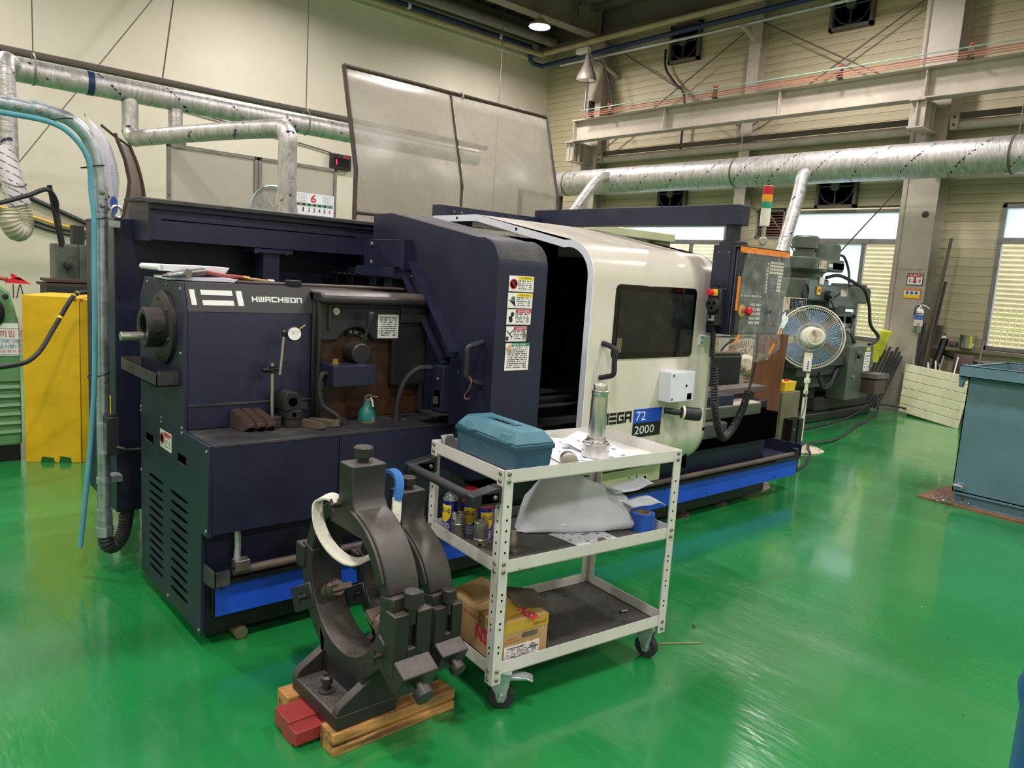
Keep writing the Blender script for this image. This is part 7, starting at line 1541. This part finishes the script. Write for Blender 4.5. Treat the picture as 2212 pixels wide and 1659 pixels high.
# ---------------------------------------------------------------- on and beside the column
k = thing('extinguisher', 'stainless fire extinguisher strapped to the cream column', 'extinguisher', (11.42, 4.28, 1.15))
e = Vector((11.42, 4.285, 1.16))
MB().rev([(.055, 0), (.06, .01), (.06, .30), (.05, .34), (.025, .365), (.022, .39)], e, n=28).build('cylinder_body', 'steel', k); MB().rev([(.0605, .185), (.0605, .255)], e, n=28).build('blue_label', 'ink_blue', k); MB().rev([(.0603, .09), (.0603, .18)], e, n=28).build('white_label', 'fan_dirty', k)
for z in (.08, .265): MB().rev([(.062, z), (.063, z+.006), (.062, z+.012)], e, n=28).build('strap', 'black', k)
MB().tube(smooth([e+Vector((0, 0, .39)), e+Vector((-.02, -.03, .42)), e+Vector((-.03, -.13, .44))], 4), .010, 6).build('upper_lever', 'steel', k); MB().tube(smooth([e+Vector((0, .03, .395)), e+Vector((-.02, -.06, .39)), e+Vector((-.03, -.14, .345))], 4), .010, 6).build('lower_lever', 'steel', k); MB().tube(smooth([e+Vector((-.02, .0, .38)), e+Vector((-.04, .045, .36)), e+Vector((-.055, .05, .25))], 5), .008, 7).build('hose', 'black', k)
k = thing('extinguisher_sign', 'red and white Korean extinguisher sign with down arrow on the column', 'sign', (11.49, 4.43, 1.83))
def signp(name, mat, par, y0, y1, z0, z1, d): return box(name, mat, par, 11.487-d, 11.488-d+.0006, y1, y0, z0, z1)
signp('sign_border', 'ink_black', k, 4.545, 4.325, 1.825, 1.995, 0); signp('sign_face', 'ink_white', k, 4.535, 4.335, 1.835, 1.985, .001); signp('sign_header', 'ink_red', k, 4.53, 4.34, 1.94, 1.982, .002)
text('소화기', 'ink_white', k, (11.4835, 4.515, 1.945), (0, -1, 0), NZ, .16, .032)
MB().prism([(4.435, 1.845), (4.475, 1.885), (4.45, 1.885), (4.45, 1.94), (4.42, 1.94), (4.42, 1.885), (4.395, 1.885)], 'X', 11.484, 11.485).build('sign_arrow', 'ink_red', k)
for y in (4.50, 4.365): MB().prism([(y, 1.915), (y+.018, 1.895), (y+.008, 1.895), (y+.008, 1.86), (y-.008, 1.86), (y-.008, 1.895), (y-.018, 1.895)], 'X', 11.484, 11.485).build('sign_arrow', 'ink_red', k)
k = thing('safety_sign', 'small orange and yellow sign with three blue discs on the column', 'sign', (11.49, 4.45, 1.64))
signp('sign_border', 'orange_tape', k, 4.57, 4.335, 1.635, 1.775, 0); signp('sign_face', 'ink_white', k, 4.56, 4.345, 1.69, 1.745, .001); signp('sign_text', 'can_yellow', k, 4.56, 4.345, 1.645, 1.69, .001)
for i in range(3): MB().rev([(.022, 0), (.022, .001)], (11.4855, 4.515-i*.062, 1.717), NX, 18).build('sign_disc', 'ink_blue', k)
tag(MB().rev([(.001, 0), (.05, .004), (.03, .014), (.001, .018)], (11.5, 4.42, 2.82), NX, 9).build('dirt_lump', 'dark_brown', None), 'dark dried lump stuck high on the cream column', 'lump')
# bars, tubes and clutter at the foot of the column
for i, (a, b_, r_, mt) in enumerate((((11.55, 4.22, .02), (11.62, 4.08, 2.5), .022, 'steel_dark'), ((11.5, 4.18, .02), (11.7, 4.1, 1.9), .02, 'dark_brown'), ((11.45, 4.12, .02), (11.75, 4.02, 1.1), .05, 'black'), ((11.3, 4.2, .02), (11.5, 4.22, 1.3), .025, 'black'))): tag(MB().cyl(a, b_, r_, n=8).build('leaning_bar', mt, None), ['tall dark bar leaning beside the extinguisher column', 'rusty flat bar leaning beside the extinguisher column', 'short thick black bar leaning under the ledge', 'black tube leaning at the column foot'][i], 'bar')
for i in range(7):
    y0 = 4.05-.075*i+.02*math.sin(i*3); tag(MB().cyl((11.25, y0-.05*math.sin(i*2), .25), (11.35+.02*i, y0+.12*math.cos(i*1.7)+.1, .68+.20*abs(math.sin(i*2.1+.6))), .013, n=8).build('offcut_rod', 'steel' if i % 2 else 'steel_dull', None), 'bright steel offcut rod standing behind the cream board', 'rod', 'offcut rods behind the cream board')
tag(MB().rev([(.12, 0), (.125, .01), (.12, .9), (.115, .91)], (11.56, 3.68, 0), n=24).build('rusty_pipe', 'dark_brown', None), 'short fat rusty pipe standing under the ledge', 'pipe')
for i in range(9): 
    y0 = 4.62+.045*i; tag(MB().cyl((11.2+.02*i, y0, .02), (11.46, y0-.16-.01*i, .80+.06*(i % 3)), .018, n=7).build('leaning_tube', 'mill_dark', None), 'dark tube leaning between the mill cabinet and the column', 'tube', 'dark tubes leaning by the column')
k = thing('yellow_bag', 'yellow padded bag hung over the leaning tubes', 'bag', (11.2, 4.7, .75))
MB().hexa([(11.16, 4.80, .78), (11.22, 4.66, .76), (11.30, 4.68, .76), (11.25, 4.82, .78)], [(11.15, 4.68, 1.17), (11.20, 4.54, 1.16), (11.3, 4.56, 1.15), (11.27, 4.70, 1.17)]).build('bag_body', 'yellow_cloth', k, bev=.03, seg=3); MB().hexa([(11.19, 4.74, .68), (11.21, 4.70, .68), (11.25, 4.70, .68), (11.24, 4.74, .68)], [(11.17, 4.79, .80), (11.2, 4.68, .79), (11.28, 4.68, .79), (11.26, 4.8, .80)]).build('bag_neck', 'yellow_cloth', k, bev=.01)
k = thing('siding_offcut', 'cream ribbed siding offcut leaning in front of the steel rods', 'panel', (10.9, 3.8, 0))
P0, P1 = Vector((11.2, 4.30, .04)), Vector((10.75, 3.40, 0)); P2, P3 = Vector((11.30, 4.33, .72)), Vector((10.95, 3.38, .68))
for i in range(6):
    t0, t1 = i/6, (i+.97)/6; a = P0.lerp(P2, t0); b_ = P1.lerp(P3, t0); c = P1.lerp(P3, t1); d = P0.lerp(P2, t1); n_ = (b_-a).cross(d-a).normalized()*.05
    MB().hexa([a, b_, b_-n_, a-n_], [d, c, c-n_, d-n_]).build('rib', 'panel_cream', k, bev=.006)
# things on the ledge
k = thing('paint_bucket', 'shiny tin bucket with a cream streak on the ledge', 'bucket', (11.74, 3.72, .995)); MB().rev([(.085, 0), (.088, .01), (.10, .18), (.104, .185), (.098, .186), (.09, .02), (.001, .015)], (11.73, 3.72, .996), n=28).build('bucket_body', 'steel', k); MB().tube([(11.73, 3.72+.105*math.cos(t*.35), 1.18-.06*math.sin(t*.35)) for t in range(10)], .004, 5).build('bucket_handle', 'steel_dull', k); MB().hexa([(11.645, 3.64, 1.0), (11.65, 3.66, 1.0), (11.65, 3.66, 1.0), (11.645, 3.64, 1.0)], [(11.63, 3.635, 1.17), (11.632, 3.665, 1.17), (11.633, 3.665, 1.17), (11.631, 3.635, 1.17)]).build('paint_streak', 'can_yellow', k)
k = thing('spray_tin', 'white and blue spray tin on the ledge beside the dark plate', 'spray can', (11.74, 4.03, .995)); MB().rev([(.035, 0), (.036, .12), (.03, .14), (.012, .15)], (11.74, 4.03, .996), n=20).build('tin_body', 'ink_white', k); MB().rev([(.0365, .0), (.0365, .04)], (11.74, 4.03, .997), n=20).build('tin_band', 'ink_blue', k); MB().rev([(.014, .15), (.012, .175)], (11.74, 4.03, .996), n=12).build('tin_nozzle', 'black', k)
k = thing('pipe_socket', 'short rusty pipe socket lying on the ledge', 'pipe fitting', (11.74, 3.9, .995)); MB().rev([(.03, -.05), (.036, -.05), (.036, .05), (.03, .05)], (11.74, 3.90, 1.032), (.1, 1, 0), 18).build('socket_body', 'steel_dark', k)
tag(MB().box(11.72, 11.74, 4.06, 4.16, .8, 1.28).build('dark_plate', 'steel_dark', None), 'upright dark steel plate standing on the ledge end', 'plate')
tag(MB().cyl((7.9, 2.4, .85), (11.0, 3.3, 1.15), .008, n=6).build('long_thin_rod', 'dark_brown', None), 'long thin rusty rod poking up behind the blue bin', 'rod')
tag(MB().tube([(11.78, 4.2, .93), (11.76, 3.6, .80), (11.74, 2.4, .68)], .03, 6).build('ledge_pipe', 'black', None), 'dark pipe sloping under the ledge', 'pipe')
# ---------------------------------------------------------------- blue swarf bin
k = thing('swarf_bin', 'large grey blue steel swarf bin on a plywood sheet', 'bin', (6.9, 1.6, 0))
BX0, BX1, BY0, BY1 = 6.68, 7.60, .55, 2.07
MB().box(BX0, BX0+.008, BY0, BY1, .10, 1.05).box(BX1-.008, BX1, BY0, BY1, .10, 1.05).box(BX0, BX1, BY1-.008, BY1, .10, 1.05).box(BX0, BX1, BY0, BY0+.008, .10, 1.05).box(BX0, BX1, BY0, BY1, .10, .11).build('bin_body', 'dump_blue', k)
def rhs(x0, x1, y0, y1, z0, z1, ax):
    """square hollow section along ax, ends open"""
    t = .006; mb = MB()
    if ax == 'Y': mb.box(x0, x0+t, y0, y1, z0, z1).box(x1-t, x1, y0, y1, z0, z1).box(x0, x1, y0, y1, z0, z0+t).box(x0, x1, y0, y1, z1-t, z1)
    else: mb.box(x0, x1, y0, y0+t, z0, z1).box(x0, x1, y1-t, y1, z0, z1).box(x0, x1, y0, y1, z0, z0+t).box(x0, x1, y0, y1, z1-t, z1)
    return mb
rhs(BX0-.07, BX0+.01, BY0-.05, BY1+.05, 1.035, 1.125, 'Y').build('rim_tube', 'dump_blue', k); rhs(BX1-.01, BX1+.07, BY0-.05, BY1+.05, 1.035, 1.125, 'Y').build('rim_tube', 'dump_blue', k)
rhs(BX0, BX1, BY1-.01, BY1+.05, 1.045, 1.12, 'X').build('rim_tube', 'dump_blue', k); rhs(BX0, BX1, BY0-.05, BY0+.01, 1.045, 1.12, 'X').build('rim_tube', 'dump_blue', k)
MB().prism([(2.07, 1.035), (2.13, 1.035), (2.125, .95), (2.10, .945), (2.095, .99), (2.07, 1.01)], 'X', BX0-.03, BX0+.01).build('rim_hook', 'dump_blue', k)
mb = MB().box(BX0-.03, BX1, BY0, BY1-.02, .09, .10).box(BX0-.03, BX1, BY0, BY1-.02, .012, .022).box(BX0-.005, BX0, BY0, BY1-.02, .02, .095); mb.build('base_channel', 'dump_blue', k)
MB().cyl((BX0-.03, BY1-.06, .155), (BX0, BY1-.06, .155), .03, n=14).cyl((BX0-.06, BY1-.02, .165), (BX0-.02, BY1-.08, .15), .012, n=8).build('drain_cock', 'galv', k)
tag(MB().box(6.55, 7.6, .5, 2.28, 0, .012).xf(Matrix.Translation((7, 1.4, 0)) @ Matrix.Rotation(R(-3), 4, 'Z') @ Matrix.Translation((-7, -1.4, 0))).build('plywood_sheet', 'rust_brown', None), 'thin worn plywood sheet under the blue bin', 'plywood')
def curls(name, label, spots, seed, zspread=.05, scale=1):
    mb = MB(); r_ = random.Random(seed)
    for (x, y, z) in spots:
        ax = Vector((r_.gauss(0, 1), r_.gauss(0, 1), r_.gauss(.3, .6))).normalized(); L = r_.uniform(.02, .10)*scale; rr = r_.uniform(.004, .009)*scale; u, v = ortho(ax); n = 26
        mb.tube([Vector((x, y, z))+ax*(L*i/n)+rr*(math.cos(i*1.3)*u+math.sin(i*1.3)*v)+Vector((0, 0, rr)) for i in range(n)], .0014*scale, 3, caps=False)
    return tag(mb.build(name, 'swarf', None, flat=True), label, 'swarf', kind='stuff')
r_ = random.Random(8)
tag(MB().box(BX0+.01, BX1-.01, BY0+.01, BY1-.01, .85, 1.0).build('swarf_fill', 'mat_dark', None), 'dark bed of swarf filling the blue bin', 'swarf', kind='stuff')
curls('swarf_curls', 'shiny curled swarf heaped in the blue bin', [(r_.uniform(BX0+.15, BX1-.1), r_.uniform(1.2, 1.9), 1.0+r_.random()*.08) for i in range(150)], 4, scale=1.5)
curls('floor_swarf', 'small heap of curled swarf on the floor at the bin corner', [(6.62+r_.gauss(0, .05), 2.08+r_.gauss(0, .06), .013+r_.random()*.03) for i in range(36)], 5)
mb = MB()
for i in range(420):
    x, y = r_.uniform(.3, 11), r_.uniform(-1.0, 4.4)
    if 1.0 < x < 6 and y > 2.9: continue
    p = Vector((x, y, .0005)); d = Vector((r_.gauss(0, 1), r_.gauss(0, 1), .3)).normalized()*r_.uniform(.002, .006); u, v = ortho(d); q = r_.uniform(.001, .0025); mb.add([p-d+u*q, p-d-u*q, p+d+v*q, p+d-v*q+Vector((0, 0, q))], [(0, 1, 2), (0, 2, 3), (1, 3, 2), (0, 3, 1)])
tag(mb.build('floor_chips', 'swarf', None, flat=True), 'tiny bright metal chips scattered over the green floor', 'chips', kind='stuff')
tag(MB().tube(smooth([(2.68, 1.905, .004), (2.75, 1.86, .006), (2.85, 1.80, .004)]), .0025, 5).build('bamboo_stick', 'cardboard', None), 'thin bamboo stick lying on the floor near the trolley caster', 'stick')
tag(MB().rev([(.008, 0), (.009, .008), (.005, .02), (.001, .022)], (2.96, 1.917, 0), n=10).build('tiny_insert', 'steel_dull', None), 'tiny steel cone standing on the floor beyond the stick', 'cone')
# blue drum at the frame edge
k = thing('blue_drum', 'blue plastic drum standing on the open green floor', 'drum', (2.49, .237, 0))
MB().rev([(.25, 0), (.275, .01), (.28, .04), (.272, .06), (.272, .50), (.28, .53), (.285, .56), (.275, .60), (.24, .61)], (2.49, .237, 0), n=40).build('drum_body', 'drum_blue', k); MB().rev([(.03, .61), (.03, .63)], (2.60, .30, 0), n=12).build('drum_bung', 'dark_plastic', k)
# ---------------------------------------------------------------- outside the windows
struct(box('ground', 'asphalt', None, XW+.12, 40, -12, 26, -.3, -.1), 'pale yard outside the windows')
k = struct(thing('shed_building', 'tan corrugated shed seen through the windows', 'building', (16.5, 6, 0))); k['kind'] = 'thing'
box('shed_wall', 'shed_tan', k, 16.6, 16.8, 1.7, 22, -.1, 4.2)
for i in range(46): MB().cyl((16.6, 1.7, i*.09-.05), (16.6, 22, i*.09-.05), .03, n=6).build('corrugation', 'shed_tan', k)
k = thing('van', 'pale van parked outside beyond the fence', 'van', (17, 1.0, 0)); MB().prism([(-1.2, .3), (1.1, .3), (1.1, 1.0), (.7, 1.15), (.3, 1.9), (-1.2, 1.95)], 'X', 16.3, 18.0).build('van_body', 'ink_white', k, bev=.06); MB().prism([(.25, 1.2), (.62, 1.2), (.3, 1.75), (.25, 1.75)], 'X', 16.28, 16.3).build('van_window', 'screen_glass', k); MB().cyl((16.25, .55, .33), (16.4, .55, .33), .33, n=20).build('van_wheel', 'black', k)
fe = thing('yellow_fence', 'pale yellow mesh fence standing in the yard', 'fence', (13.4, 4, 0))
bar_me = MB().cyl((0, 0, -.5), (0, 0, .5), .5, n=6).build('t', 'fence_yellow', None); bmesh_ = bar_me.data; bpy.data.objects.remove(bar_me)
for i in range(100): inst(bmesh_, 'fence_bar', fe, (13.4, 1.0+i*.085, .72), (.016, .016, 1.7))
for z in (.0, .35, .8, 1.25, 1.5): inst(bmesh_, 'fence_rail', fe, (13.4, 5.2, z), (.02, .02, 8.6), (R(90), 0, 0))
fit_text()
